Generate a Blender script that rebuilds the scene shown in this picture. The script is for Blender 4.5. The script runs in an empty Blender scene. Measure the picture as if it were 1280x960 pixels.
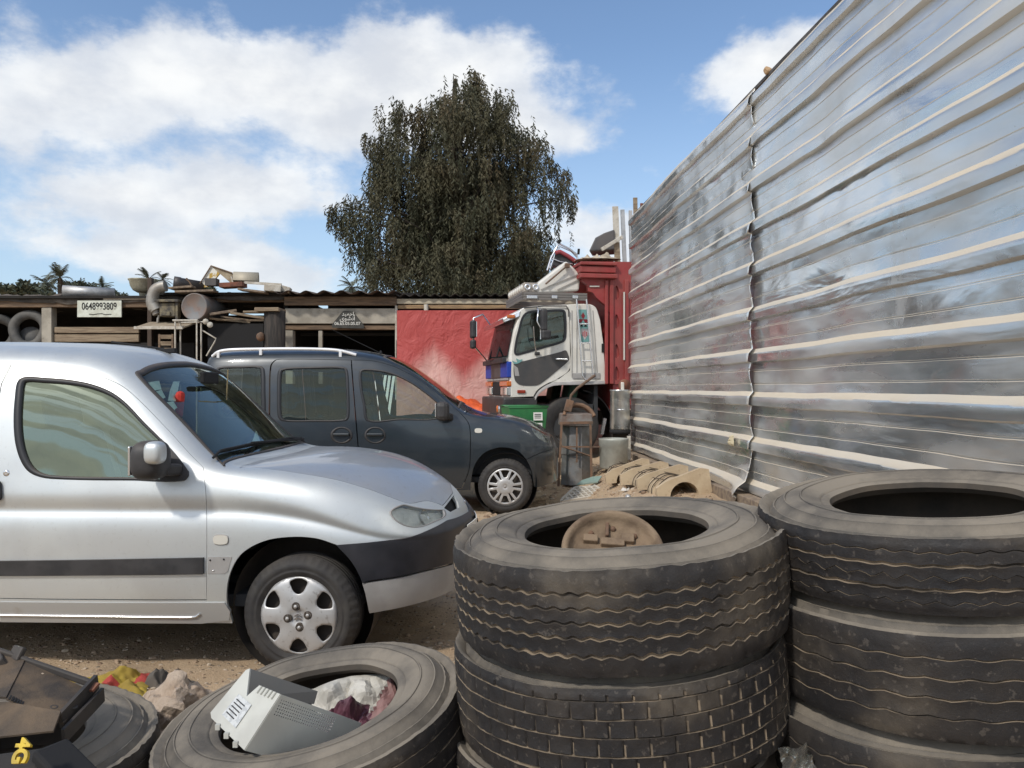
import bpy, bmesh, math, random
import numpy as np
from mathutils import Vector, Matrix, noise as mn
from mathutils.geometry import delaunay_2d_cdt
R = math.radians
rnd = random.Random(7)
scene = bpy.context.scene
COL = scene.collection

# ------------------------------------------------------------------ camera, sky, sun, exposure
CAMH, FPX, CX, CY = 1.40, 1000.0, 640.0, 485.0
cam_d = bpy.data.cameras.new('camera'); cam_d.sensor_width = 36.0; cam_d.lens = 36.0 * FPX / 1280.0
cam_d.shift_y = (CY - 480.0) / 1280.0; cam_d.clip_end = 8000; cam_d.clip_start = .05
cam = bpy.data.objects.new('camera', cam_d); COL.objects.link(cam)
cam.location = (0, 0, CAMH); cam.rotation_euler = (R(90), 0, 0); scene.camera = cam
scene.view_settings.view_transform = 'Standard'; scene.view_settings.look = 'None'
scene.view_settings.gamma = 1.0; scene.view_settings.exposure = EXPO = 0.0

SUN_AZ, SUN_EL = R(217), R(44)          # azimuth clockwise from +Y: the sun stands behind the camera, to the left
SUN_DIR = Vector((math.sin(SUN_AZ) * math.cos(SUN_EL), math.cos(SUN_AZ) * math.cos(SUN_EL), math.sin(SUN_EL)))
sd = bpy.data.lights.new('sun', 'SUN'); sd.energy = 2.5; sd.angle = R(4); sd.color = (1, .94, .85)
so = bpy.data.objects.new('sun', sd); COL.objects.link(so)
so.rotation_euler = SUN_DIR.to_track_quat('Z', 'Y').to_euler(); so.location = SUN_DIR * 60

class NT:
    """small helper to write node graphs"""
    def __init__(s, tree): s.t = tree; s.n = tree.nodes; s.l = tree.links
    def new(s, kind, **kw):
        n = s.n.new(kind)
        for k, v in kw.items(): setattr(n, k, v)
        return n
    def put(s, sock, v):
        if v is None: return
        if isinstance(v, bpy.types.NodeSocket): s.l.new(v, sock)
        elif isinstance(v, (tuple, list)) and len(v) == 3 and sock.type == 'RGBA': sock.default_value = (*v, 1)
        else: sock.default_value = v
    def math(s, op, a, b=None, c=None, clamp=False):
        n = s.new('ShaderNodeMath', operation=op); n.use_clamp = clamp
        s.put(n.inputs[0], a); s.put(n.inputs[1], b)
        if c is not None: s.put(n.inputs[2], c)
        return n.outputs[0]
    def mix(s, f, a, b, blend='MIX'):
        n = s.new('ShaderNodeMix', data_type='RGBA', blend_type=blend)
        s.put(n.inputs[0], f); s.put(n.inputs[6], a); s.put(n.inputs[7], b); return n.outputs[2]
    def fmix(s, f, a, b):
        n = s.new('ShaderNodeMix', data_type='FLOAT'); s.put(n.inputs[0], f); s.put(n.inputs[2], a); s.put(n.inputs[3], b); return n.outputs[0]
    def noise(s, vec, scale, detail=5, rough=.55, dist=0, out=0):
        n = s.new('ShaderNodeTexNoise'); s.put(n.inputs['Vector'], vec); n.inputs['Scale'].default_value = scale
        n.inputs['Detail'].default_value = detail; n.inputs['Roughness'].default_value = rough; n.inputs['Distortion'].default_value = dist
        return n.outputs[out]
    def step(s, v, a, b, smooth=True):
        n = s.new('ShaderNodeMapRange'); n.interpolation_type = 'SMOOTHSTEP' if smooth else 'LINEAR'; n.clamp = True
        s.put(n.inputs[0], v); n.inputs[1].default_value = a; n.inputs[2].default_value = b; return n.outputs[0]
    def mapping(s, vec, scale=(1, 1, 1), rot=(0, 0, 0), loc=(0, 0, 0)):
        n = s.new('ShaderNodeMapping'); s.put(n.inputs[0], vec); n.inputs['Scale'].default_value = scale
        n.inputs['Rotation'].default_value = rot; n.inputs['Location'].default_value = loc; return n.outputs[0]
    def sep(s, v):
        n = s.new('ShaderNodeSeparateXYZ'); s.put(n.inputs[0], v); return n.outputs
    def comb(s, x, y, z):
        n = s.new('ShaderNodeCombineXYZ'); s.put(n.inputs[0], x); s.put(n.inputs[1], y); s.put(n.inputs[2], z); return n.outputs[0]

def build_world():
    w = bpy.data.worlds.new('World'); scene.world = w; w.use_nodes = True
    g = NT(w.node_tree); g.n.clear()
    sky = g.new('ShaderNodeTexSky', sky_type='NISHITA'); sky.sun_disc = False
    sky.sun_elevation = SUN_EL; sky.sun_rotation = SUN_AZ; sky.altitude = 50; sky.air_density = 1.0; sky.dust_density = 1.2; sky.ozone_density = 1.5
    d = g.new('ShaderNodeTexCoord').outputs['Generated']
    x, y, z = g.sep(d)
    az = g.math('ARCTAN2', x, y); el = g.math('ARCSINE', z)
    p = g.comb(az, el, 0.0)
    warp = g.noise(g.mapping(p, (3.2, 4.2, 1)), 1.0, 7, .6, out=1)
    wx, wy, _ = g.sep(warp)
    a2 = g.math('MULTIPLY_ADD', g.math('SUBTRACT', wx, .5), .22, az)
    e2 = g.math('MULTIPLY_ADD', g.math('SUBTRACT', wy, .5), .13, el)
    tot = None                      # cloud banks: azimuth, elevation, half sizes (radians), weight
    for (ca, ce, ra, re, wt) in CLOUDS:
        u = g.math('DIVIDE', g.math('SUBTRACT', a2, ca), ra); v = g.math('DIVIDE', g.math('SUBTRACT', e2, ce), re)
        q = g.math('ADD', g.math('MULTIPLY', u, u), g.math('MULTIPLY', v, v))
        b = g.math('MULTIPLY', g.math('EXPONENT', g.math('MULTIPLY', q, -1.0)), wt)
        tot = b if tot is None else g.math('ADD', tot, b)
    # streaky broken cloud over the rest of the sky (seen only in reflections)
    away = g.step(g.math('ABSOLUTE', az), .75, 1.1)
    # a flat layer of broken cloud overhead, coordinates of a plane far above
    zz = g.math('MAXIMUM', z, .04)
    pl = g.comb(g.math('DIVIDE', x, zz), g.math('DIVIDE', y, zz), 0.0)
    rest = g.noise(g.mapping(g.comb(g.math('ABSOLUTE', az), el, 0.0), (1.3, 19.0, 1)), 1.0, 6, .55)
    rest = g.math('MULTIPLY', g.math('MULTIPLY_ADD', g.math('SUBTRACT', rest, .5), 7.0, .50), away)
    tot = g.math('ADD', tot, rest)
    n1 = g.noise(g.mapping(p, (7.5, 12, 1)), 1.0, 9, .60)
    n2 = g.noise(g.mapping(p, (19, 30, 1)), 1.0, 6, .6)
    nn = g.math('ADD', g.math('MULTIPLY', g.math('SUBTRACT', n1, .5), 1.5), g.math('MULTIPLY', g.math('SUBTRACT', n2, .5), .5))
    dens = g.math('ADD', tot, nn)
    mask = g.step(dens, .22, .74)
    mask = g.math('MULTIPLY', mask, g.math('MULTIPLY_ADD', g.step(dens, .5, 1.5), .14, .84))
    # billows: brighter crests and greyer hollows of the cloud body itself
    n3 = g.noise(g.mapping(p, (9, 15, 1), loc=(3.1, 1.7, 0)), 1.0, 7, .55)
    body = g.step(n3, .30, .68)
    white = g.mix(body, (6.0, 6.3, 6.8), (8.3, 8.4, 8.4))
    haze = g.step(el, .42, .0)
    base = g.mix(g.math('MULTIPLY', haze, .55), SKY_SCALE(g, sky), (4.9, 6.3, 7.9))
    col = g.mix(mask, base, white)
    bg = g.new('ShaderNodeBackground'); g.put(bg.inputs[0], col); bg.inputs[1].default_value = 0.12
    # cloud and haze colours are given as picture brightness, hence divided by the strength
    out = g.new('ShaderNodeOutputWorld'); g.l.new(bg.outputs[0], out.inputs[0])
def px_dir(px, py):
    dx, dz = (px - CX) / FPX, (CY - py) / FPX
    return math.atan2(dx, 1), math.asin(dz / math.sqrt(1 + dx * dx + dz * dz))
def cloud(px, py, rx, ry, w):
    a, e = px_dir(px, py); a2, e2 = px_dir(px + rx, py - ry); return (a, e, abs(a2 - a), abs(e2 - e), w)
CLOUDS = [cloud(*c) for c in (
    (90, 120, 90, 34, .80), (220, 105, 110, 42, .92), (350, 105, 110, 48, 1.0), (480, 75, 70, 55, 1.0), (590, 75, 100, 50, 1.0), (640, 150, 110, 55, 1.0), (520, 150, 110, 45, .9), (430, 150, 80, 26, .5), (735, 165, 40, 30, .35),
    (15, 160, 40, 26, .45), (200, 246, 125, 25, .85), (345, 252, 95, 30, .85), (120, 238, 60, 14, .35), (170, 314, 130, 18, .80), (300, 322, 90, 16, .55), (230, 190, 240, 60, .22), (120, 290, 200, 40, .15), (400, 355, 70, 26, .6),
    (925, 95, 60, 50, 1.0), (985, 70, 70, 40, .8), (1040, 130, 80, 60, .5), (740, 290, 90, 36, .8), (790, 330, 60, 40, .5))]
CLOUDS += [(1.2, .5, .5, .25, .8), (-1.15, .45, .5, .25, .7), (1.9, .35, .6, .2, .6)]
def SKY_SCALE(g, sky):
    return g.mix(1.0, sky.outputs[0], (1.28, 1.36, 1.42), 'MULTIPLY')

# ------------------------------------------------------------------ materials
DUST = (.36, .27, .19)
def mat(name, col, rough=.6, metal=0.0, col2=None, scale=5, lo=.4, hi=.62, bump=0.0, bscale=40, dust=0.0, dustcol=DUST, coat=0.0,
        rough2=None, detail=6, stretch=(1, 1, 1), spots=0.0, spotcol=(.2, .16, .12), spotscale=25, updust=0.0, spec=.5, bump2=0.0, b2scale=4, emit=None):
    m = bpy.data.materials.new(name); m.use_nodes = True; g = NT(m.node_tree)
    b = g.n['Principled BSDF']
    co = g.new('ShaderNodeTexCoord').outputs['Object']
    if stretch != (1, 1, 1): co = g.mapping(co, stretch)
    c = None
    if col2 is not None:
        f = g.step(g.noise(co, scale, detail), lo, hi); c = g.mix(f, (*col, 1), (*col2, 1))
    else: c = g.mix(0.0, (*col, 1), (*col, 1))
    r = rough
    if rough2 is not None: r = g.fmix(g.step(g.noise(co, scale * 1.7, 4), .35, .65), rough, rough2)
    if spots:
        f = g.math('MULTIPLY', g.step(g.noise(co, spotscale, 3, .6), .60, .68), spots); c = g.mix(f, c, (*spotcol, 1))
    if dust or updust:
        nz = g.sep(g.new('ShaderNodeNewGeometry').outputs['Normal'])[2]
        dn = g.step(g.noise(co, 3.1, 8, .65), .25, .75); up = g.step(nz, .25, .95)
        f = g.math('ADD', g.math('MULTIPLY', dn, dust), g.math('MULTIPLY', g.math('MULTIPLY', up, g.math('MULTIPLY_ADD', dn, .6, .4)), updust), clamp=True)
        c = g.mix(f, c, (*dustcol, 1)); r = g.fmix(f, r, .95)
        if metal: g.put(b.inputs['Metallic'], g.fmix(f, metal, 0.0))
    if metal and not (dust or updust): b.inputs['Metallic'].default_value = metal
    g.put(b.inputs['Base Color'], c); g.put(b.inputs['Roughness'], r)
    b.inputs['Specular IOR Level'].default_value = spec
    if coat: b.inputs['Coat Weight'].default_value = coat; b.inputs['Coat Roughness'].default_value = .06
    nrm = None
    if bump2:
        bn = g.new('ShaderNodeBump'); bn.inputs['Strength'].default_value = 1; bn.inputs['Distance'].default_value = bump2
        g.put(bn.inputs['Height'], g.noise(co, b2scale, 2)); nrm = bn.outputs[0]
    if bump:
        bn = g.new('ShaderNodeBump'); bn.inputs['Strength'].default_value = 1; bn.inputs['Distance'].default_value = bump
        g.put(bn.inputs['Height'], g.noise(co, bscale, 6, .65))
        if nrm: g.put(bn.inputs['Normal'], nrm)
        nrm = bn.outputs[0]
    if nrm: g.put(b.inputs['Normal'], nrm)
    return m
def glass_mat(name, tint, refl=.10, dust=.1, dustcol=(.30, .31, .26), rough=0.02, wave=0.0, gcol=(.95, 1, .93)):
    m = bpy.data.materials.new(name); m.use_nodes = True; g = NT(m.node_tree); g.n.clear()
    co = g.new('ShaderNodeTexCoord').outputs['Object']
    tr = g.new('ShaderNodeBsdfTransparent'); tr.inputs[0].default_value = (*tint, 1)
    gl = g.new('ShaderNodeBsdfGlossy'); gl.inputs['Roughness'].default_value = rough; gl.inputs[0].default_value = (*gcol, 1)
    df = g.new('ShaderNodeBsdfDiffuse'); df.inputs[0].default_value = (*dustcol, 1)
    if wave:
        bn = g.new('ShaderNodeBump'); bn.inputs['Distance'].default_value = wave; g.put(bn.inputs['Height'], g.noise(co, 2.2, 2)); g.put(gl.inputs['Normal'], bn.outputs[0])
    fr = g.new('ShaderNodeFresnel'); fr.inputs[0].default_value = 1.5
    f = g.math('MULTIPLY_ADD', fr.outputs[0], 1.3, refl - .05, clamp=True)
    m1 = g.new('ShaderNodeMixShader'); g.put(m1.inputs[0], f); g.l.new(tr.outputs[0], m1.inputs[1]); g.l.new(gl.outputs[0], m1.inputs[2])
    dn = g.math('MULTIPLY', g.step(g.noise(co, 4, 7, .6), .2, .8), dust)
    m2 = g.new('ShaderNodeMixShader'); g.put(m2.inputs[0], dn); g.l.new(m1.outputs[0], m2.inputs[1]); g.l.new(df.outputs[0], m2.inputs[2])
    o = g.new('ShaderNodeOutputMaterial'); g.l.new(m2.outputs[0], o.inputs[0]); return m

# ------------------------------------------------------------------ scene helpers
def at(px, py, d): return Vector(((px - CX) / FPX * d, d, CAMH + (CY - py) / FPX * d))
def tag(o, label=None, cat=None, group=None, kind=None):
    if label: o['label'] = label
    if cat: o['category'] = cat
    if group: o['group'] = group
    if kind: o['kind'] = kind
    return o
def empty(name, loc, label=None, cat=None, group=None, rz=0.0):
    o = bpy.data.objects.new(name, None); COL.objects.link(o); o.location = loc; o.rotation_euler = (0, 0, rz); o.empty_display_size = .1
    return tag(o, label, cat, group)
def link_mesh(name, me, parent=None, smooth=False, bevel=0.0, label=None, cat=None, group=None, kind=None, loc=None):
    o = bpy.data.objects.new(name, me); COL.objects.link(o)
    if parent: o.parent = parent
    if smooth:
        me.polygons.foreach_set('use_smooth', [True] * len(me.polygons))
    if bevel:
        bv = o.modifiers.new('b', 'BEVEL'); bv.width = bevel; bv.segments = 2; bv.limit_method = 'ANGLE'; bv.angle_limit = R(35)
    if loc is not None: o.location = loc
    return tag(o, label, cat, group, kind)
def orient(d, up=(0, 0, 1)):
    d = Vector(d).normalized(); u = Vector(up)
    if abs(d.dot(u)) > .98: u = Vector((1, 0, 0))
    a = u.cross(d).normalized(); return Matrix((a, d.cross(a).normalized(), d)).transposed()

class MB:
    """collects shapes into ONE mesh"""
    def __init__(s): s.v = []; s.f = []; s.m = []; s.sm = []
    def add(s, verts, faces, mi=0, smooth=False):
        k = len(s.v); s.v += [tuple(v) for v in verts]
        for f in faces: s.f.append(tuple(i + k for i in f)); s.m.append(mi); s.sm.append(smooth)
        return s
    def box(s, c, size, rot=None, mi=0, taper=1.0):
        hx, hy, hz = [q / 2 for q in size]; c = Vector(c)
        vs = [Vector((x * (taper if z > 0 else 1), y * (taper if z > 0 else 1), z)) for z in (-hz, hz) for y in (-hy, hy) for x in (-hx, hx)]
        if rot is not None:
            M = rot if isinstance(rot, Matrix) else Matrix.Rotation(rot[2], 3, 'Z') @ Matrix.Rotation(rot[1], 3, 'Y') @ Matrix.Rotation(rot[0], 3, 'X')
            vs = [M @ v for v in vs]
        return s.add([v + c for v in vs], [(0, 2, 3, 1), (4, 5, 7, 6), (0, 1, 5, 4), (2, 6, 7, 3), (0, 4, 6, 2), (1, 3, 7, 5)], mi)
    def bar(s, a, b, w, h=None, mi=0, up=(0, 0, 1)):
        a, b = Vector(a), Vector(b); h = h or w; M = orient(b - a, up)
        return s.box((a + b) / 2, (w, h, (b - a).length), M, mi)
    def tube(s, pts, r, n=10, mi=0, cap=True, closed=False):
        pts = [Vector(p) for p in pts]; rs = r if isinstance(r, (list, tuple)) else [r] * len(pts); L = len(pts)
        vs = []; fs = []; prev = None
        for i, p in enumerate(pts):
            if closed: d = pts[(i + 1) % L] - pts[i - 1]
            else: d = pts[min(i + 1, L - 1)] - pts[max(i - 1, 0)]
            d.normalize()
            if prev is None: M = orient(d); a = M.col[0].copy()
            else: a = (prev - d * prev.dot(d)).normalized()
            prev = a; bb = d.cross(a)
            for k in range(n):
                t = 2 * math.pi * k / n; vs.append(p + (a * math.cos(t) + bb * math.sin(t)) * rs[i])
        for i in range(L if closed else L - 1):
            j = (i + 1) % L
            for k in range(n): fs.append((i * n + k, i * n + (k + 1) % n, j * n + (k + 1) % n, j * n + k))
        s.add(vs, fs, mi, True)
        if cap and not closed: s.add(vs, [tuple(range(n - 1, -1, -1)), tuple(range((L - 1) * n, L * n))], mi)
        return s
    def lathe(s, prof, c=(0, 0, 0), axis=(0, 0, 1), n=32, mi=0, a0=0.0, a1=2 * math.pi, smooth=True, closed=False):
        M = orient(axis); c = Vector(c); full = abs(a1 - a0 - 2 * math.pi) < 1e-6; cols = n if full else n + 1
        vs = [c + M @ Vector((r * math.cos(a0 + (a1 - a0) * k / n), r * math.sin(a0 + (a1 - a0) * k / n), z)) for k in range(cols) for (r, z) in prof]
        P = len(prof); fs = []
        for k in range(n):
            k2 = (k + 1) % cols if full else k + 1
            for i in range(P if closed else P - 1):
                j = (i + 1) % P; fs.append((k * P + i, k2 * P + i, k2 * P + j, k * P + j))
        return s.add(vs, fs, mi, smooth)
    def prism(s, poly, o, ux, uy, thick, mi=0, both=True):
        o, ux, uy = Vector(o), Vector(ux), Vector(uy); nz = ux.cross(uy).normalized() * thick
        n = len(poly); vs = [o + ux * a + uy * b for a, b in poly]; vs += [v + nz for v in vs]
        fs = [tuple(range(n - 1, -1, -1)), tuple(range(n, 2 * n))] + [(i, (i + 1) % n, n + (i + 1) % n, n + i) for i in range(n)]
        return s.add(vs, fs, mi)
    def build(s, name, mats, parent=None, bevel=0.0, fix=True, **kw):
        me = bpy.data.meshes.new(name); me.from_pydata(s.v, [], s.f)
        for m in (mats if isinstance(mats, (list, tuple)) else [mats]): me.materials.append(m)
        me.polygons.foreach_set('material_index', s.m); me.polygons.foreach_set('use_smooth', s.sm)
        if fix:
            bm = bmesh.new(); bm.from_mesh(me); bmesh.ops.recalc_face_normals(bm, faces=bm.faces); bm.to_mesh(me); bm.free()
        return link_mesh(name, me, parent, bevel=bevel, **kw)
def text_part(txt, name, material, parent, loc, rot, size, extrude=.002, label=None, sx=1.0, align='CENTER', bold=0.0):
    cu = bpy.data.curves.new(name, 'FONT'); cu.body = txt; cu.size = size; cu.extrude = extrude; cu.align_x = align; cu.align_y = 'CENTER'; cu.offset = bold
    t = bpy.data.objects.new('tmp_text', cu); COL.objects.link(t)
    dg = bpy.context.evaluated_depsgraph_get(); me = bpy.data.meshes.new_from_object(t.evaluated_get(dg)); bpy.data.objects.remove(t)
    me.materials.clear(); me.materials.append(material)
    o = bpy.data.objects.new(name, me); COL.objects.link(o); o.parent = parent; o.location = loc; o.rotation_euler = rot; o.scale = (sx, 1, 1)
    if label: o['label'] = label
    return o
def copy_tree(o, parent=None):
    c = o.copy(); COL.objects.link(c)
    if parent: c.parent = parent
    for ch in o.children: copy_tree(ch, c)
    return c
def nz(x, y, z=0.0): return mn.noise(Vector((x, y, z)))
def fbm(x, y, z=0.0, o=4): return mn.fractal(Vector((x, y, z)), 1.0, 2.0, o)
def sstep(a, b, x):
    t = min(1, max(0, (x - a) / (b - a))); return t * t * (3 - 2 * t)

build_world()
# ------------------------------------------------------------------ ground
def gh(x, y):
    a = sstep(.35, 1.5, x - .02 * y) * sstep(4.6, 7.6, y); b = .72 * sstep(10.6, 12.2, y) ; c = sstep(2.0, 2.6, x) * sstep(-2, 3.0, y)
    return .40 * max(a, b, c * .9)
def ground_mat():
    m = bpy.data.materials.new('dirt'); m.use_nodes = True; g = NT(m.node_tree); b = g.n['Principled BSDF']
    co = g.new('ShaderNodeTexCoord').outputs['Object']
    f1 = g.step(g.noise(co, 1.1, 8, .6), .35, .68); f2 = g.step(g.noise(co, 9, 8, .7), .35, .7); f3 = g.step(g.noise(co, 60, 4, .7), .5, .72)
    c = g.mix(f1, (.50, .37, .245, 1), (.39, .28, .18, 1)); c = g.mix(g.math('MULTIPLY', f2, .45), c, (.47, .37, .26, 1))
    v = g.new('ShaderNodeTexVoronoi'); g.put(v.inputs['Vector'], co); v.inputs['Scale'].default_value = 34
    cell = g.sep(v.outputs['Color'])[0]
    peb = g.math('MULTIPLY', g.step(v.outputs['Distance'], .42, .25), g.step(cell, .70, .74))
    c = g.mix(peb, c, g.mix(g.sep(v.outputs['Color'])[1], (.24, .18, .13, 1), (.50, .43, .34, 1)))
    c = g.mix(g.math('MULTIPLY', f3, .35), c, (.12, .085, .055, 1))
    oil = g.math('MULTIPLY', g.step(g.noise(g.mapping(co, loc=(7, 3, 0)), .55, 5, .6), .56, .66), .45); c = g.mix(oil, c, (.10, .075, .05, 1))
    g.put(b.inputs['Base Color'], c); b.inputs['Roughness'].default_value = .95; b.inputs['Specular IOR Level'].default_value = .15
    bn = g.new('ShaderNodeBump'); bn.inputs['Distance'].default_value = .012
    h = g.math('ADD', g.math('ADD', g.noise(co, 14, 8, .7), g.math('MULTIPLY', g.noise(co, 90, 4, .7), .4)), g.math('MULTIPLY', peb, .6))
    g.put(bn.inputs['Height'], h); g.put(b.inputs['Normal'], bn.outputs[0]); return m
M_DIRT = ground_mat()
def build_ground():
    xs = np.concatenate([[-1500, -400, -120, -50, -25, -14], np.arange(-9, -4, .25), np.arange(-4, 3.6, .045), np.arange(3.6, 9, .3), [12, 25, 60, 150, 500, 1500]])
    ys = np.concatenate([[-300, -100, -40, -15, -6, -3], np.arange(-1, 2, .3), np.arange(2, 14, .05), np.arange(14, 24, .4), [30, 45, 80, 160, 400, 1000, 3000]])
    v = []
    for y in ys:
        for x in xs:
            near = 1 if (-9 < x < 9 and -1 < y < 22) else 0
            z = gh(x, y) + (.035 * fbm(x * .9, y * .9, 0, 4) + .012 * fbm(x * 5, y * 5, 3, 3) if near else 0)
            z -= .03 * near
            if 12.5 < y: z -= 0
            v.append((x, y, z))
    nx = len(xs); f = [(j * nx + i, j * nx + i + 1, (j + 1) * nx + i + 1, (j + 1) * nx + i) for j in range(len(ys) - 1) for i in range(nx - 1)]
    me = bpy.data.meshes.new('ground'); me.from_pydata(v, [], f); me.materials.append(M_DIRT)
    link_mesh('ground', me, smooth=True, kind='structure')
build_ground()

# ------------------------------------------------------------------ metal sheet fence on the right
def fx(y): return 2.53 - .056 * y
FDIR = Vector((-.056, 1, 0)).normalized(); FN = Vector((-1, -.056, 0)).normalized()      # along it (away), and its face normal towards the yard
def fence_mat(seed):
    m = bpy.data.materials.new('galvanised_sheet'); m.use_nodes = True; g = NT(m.node_tree); b = g.n['Principled BSDF']
    co = g.mapping(g.new('ShaderNodeTexCoord').outputs['Object'], loc=(seed, seed * .7, 0))
    n1 = g.noise(g.mapping(co, (1, .45, 2.2)), 1.3, 5, .55); n2 = g.noise(g.mapping(co, (1.2, .6, 2.6)), 1.3, 4, .55); n3 = g.noise(co, 26, 3, .6)
    c = g.mix(g.step(n1, .35, .65), (.78, .80, .81, 1), (.64, .66, .67, 1))
    dull = g.math('MULTIPLY_ADD', g.step(n2, .36, .80), .36, .07); c = g.mix(dull, c, (.66, .64, .58, 1))
    r = g.fmix(g.step(n1, .3, .7), .07, .20); r = g.fmix(dull, r, .40)
    nrmz = g.sep(g.new('ShaderNodeNewGeometry').outputs['Normal'])[2]
    du = g.math('MULTIPLY', g.step(nrmz, .12, .5), g.math('MULTIPLY_ADD', g.step(n2, .2, .7), .3, .7))
    rust = g.math('MULTIPLY', g.step(n3, .70, .76), g.step(n1, .45, .7))
    f = g.math('MAXIMUM', g.math('MAXIMUM', du, dull), g.math('MULTIPLY', rust, .6))
    c = g.mix(du, c, (.56, .49, .385, 1)); c = g.mix(g.math('MULTIPLY', rust, .6), c, (.20, .13, .08, 1))
    lowd = g.math('MULTIPLY', g.step(g.noise(g.mapping(co, (1.5, 1.5, .8)), 1.1, 6, .65), .54, .74), .30)
    c = g.mix(lowd, c, (.46, .41, .33, 1)); f = g.math('MAXIMUM', f, lowd)
    g.put(b.inputs['Metallic'], g.fmix(f, .95, .0)); g.put(b.inputs['Roughness'], g.fmix(f, r, .85)); g.put(b.inputs['Base Color'], c)
    bn = g.new('ShaderNodeBump'); bn.inputs['Distance'].default_value = .010
    g.put(bn.inputs['Height'], g.math('ADD', g.noise(g.mapping(co, (1, .6, 1.8)), 2.4, 3, .5, .6), g.math('MULTIPLY', g.noise(co, 9, 2), .05)))
    g.put(b.inputs['Normal'], bn.outputs[0]); return m
RIBZ = [.52, .90, 1.29, 1.67, 2.04, 2.44, 2.81, 3.17, 3.57, 3.93]
def fence_sheet(name, y0, y1, z0, z1, off, seed, parent, curl=None, edge_wave=None):
    zs = set(np.arange(z0, z1 + .001, .035).round(4)); prof = []
    for rz in RIBZ:
        for dz, h in ((-.054, 0), (-.042, .042), (.018, .045), (.034, .040), (.074, 0)): prof.append((rz + dz, h))
    for k in range(len(RIBZ) - 1):
        for t in (.36, .66):
            zc = RIBZ[k] + (RIBZ[k + 1] - RIBZ[k]) * t + .01
            for dz, h in ((-.007, 0), (-.004, -.005), (.003, -.005), (.006, 0)): prof.append((zc + dz, h))
    pz = sorted(p for p in prof if z0 < p[0] < z1)
    zz = np.array([p[0] for p in pz]); hh = np.array([p[1] for p in pz])
    allz = sorted(set([round(float(z), 4) for z in zz]) | set(float(z) for z in zs if np.min(np.abs(zz - z)) > .012))
    ys = np.arange(y0, y1 + .001, .05); v = []
    for j, y in enumerate(ys):
        dl = y1 - y; dn_ = y - y0
        for z in allz:
            h = float(np.interp(z, zz, hh))
            rs = max(0, h) / .045
            gi = int(np.searchsorted(RIBZ, z)); lo_ = RIBZ[gi - 1] if gi > 0 else z0; hi_ = RIBZ[gi] if gi < len(RIBZ) else z1 + .1; tt = (z - lo_) / max(hi_ - lo_, .05)
            pan = np.interp(tt, [.2, .37, .67, .84], [0, .011 * nz(gi * 3.7 + seed, y * .35, 1), .011 * nz(gi * 5.1 + seed, y * .3, 6), 0])
            wob = .030 * fbm(y * .45 + seed, z * .55, seed, 3) + .010 * fbm(y * 1.7 + seed, z * 2.2, 5 + seed, 3) * (1 - .5 * rs)
            dz = .012 * fbm(y * .8 + seed, z * .4, 9, 3)
            dent = -.014 * rs * max(0, nz(y * 2.3 + seed, z * 1.3, 4)) if rs > .5 else 0
            o = off + h + wob + dent + float(pan)
            yy = y
            if edge_wave:
                e = math.exp(-dn_ / .10); yy += e * .020 * math.sin(z * 2 * math.pi / .385 + 1.0) * .6; o += e * .024 * (.4 + .6 * math.cos(z * 2 * math.pi / .385 + .6))
            if curl:
                e = math.exp(-dn_ / .5) * sstep(z0 + .35, z0, z); o += e * .16; dz -= e * .03
            p = Vector((fx(yy), yy, z + dz)) + FN * o
            v.append(p)
    nzr = len(allz); f = [(j * nzr + i, j * nzr + i + 1, (j + 1) * nzr + i + 1, (j + 1) * nzr + i) for j in range(len(ys) - 1) for i in range(nzr - 1)]
    me = bpy.data.meshes.new(name); me.from_pydata(v, [], f); me.materials.append(fence_mat(seed))
    o = link_mesh(name, me, parent, smooth=False)
    md = o.modifiers.new('s', 'SOLIDIFY'); md.thickness = .0012; md.offset = -1
    me.polygons.foreach_set('use_smooth', [True] * len(me.polygons)); me.set_sharp_from_angle(angle=R(24))
    return o
M_WOODGREY = mat('weathered_wood', (.26, .20, .14), .85, col2=(.16, .12, .09), scale=3, stretch=(6, 6, 6), bump=.003, bscale=30, updust=.3)
M_RUSTY = mat('rusty_iron', (.16, .085, .05), .8, col2=(.08, .05, .035), scale=9, bump=.003, bscale=60, dust=.25)
def build_fence():
    root = empty('metal_fence', (0, 0, 0), 'tall fence of shiny dented metal sheets with horizontal ribs along the right side', 'fence')
    fence_sheet('ribbed_sheet', -1.4, 7.35, .40, 4.03, .0, 3.3, root)
    fence_sheet('ribbed_sheet', 7.0, 12.25, .42, 4.03, .030, 8.1, root, curl=True, edge_wave=True)
    b = MB()
    for k, (a, c, s, dz) in enumerate(((-1.4, 3.3, .10, .0), (3.35, 7.9, .11, .012), (7.95, 12.3, .10, .0))):
        b.bar((fx(a) - .09, a, .40 + dz), (fx(c) - .09, c, .40 + dz), .13, s, 0, up=(0, 0, 1))
    b.build('base_timber', M_WOODGREY, root, bevel=.008)
    for y in (-.8, 2.6, 6.2, 9.4, 12.1):
        p = MB(); p.box((fx(y) + .10, y, 2.1), (.07, .07, 3.9)); p.build('fence_post', M_WOODGREY, root, bevel=.005)
    t = MB()
    for k in range(14):
        a = -1.4 + k * .97; c = a + .99
        t.bar((fx(a) + .035, a, 4.045 + .012 * nz(a, 2)), (fx(c) + .035, c, 4.045 + .012 * nz(c, 2)), .05, .03)
    t.build('top_rail', mat('dark_rail', (.10, .09, .085), .7, col2=(.05, .045, .04), scale=6), root)
build_fence()
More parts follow.
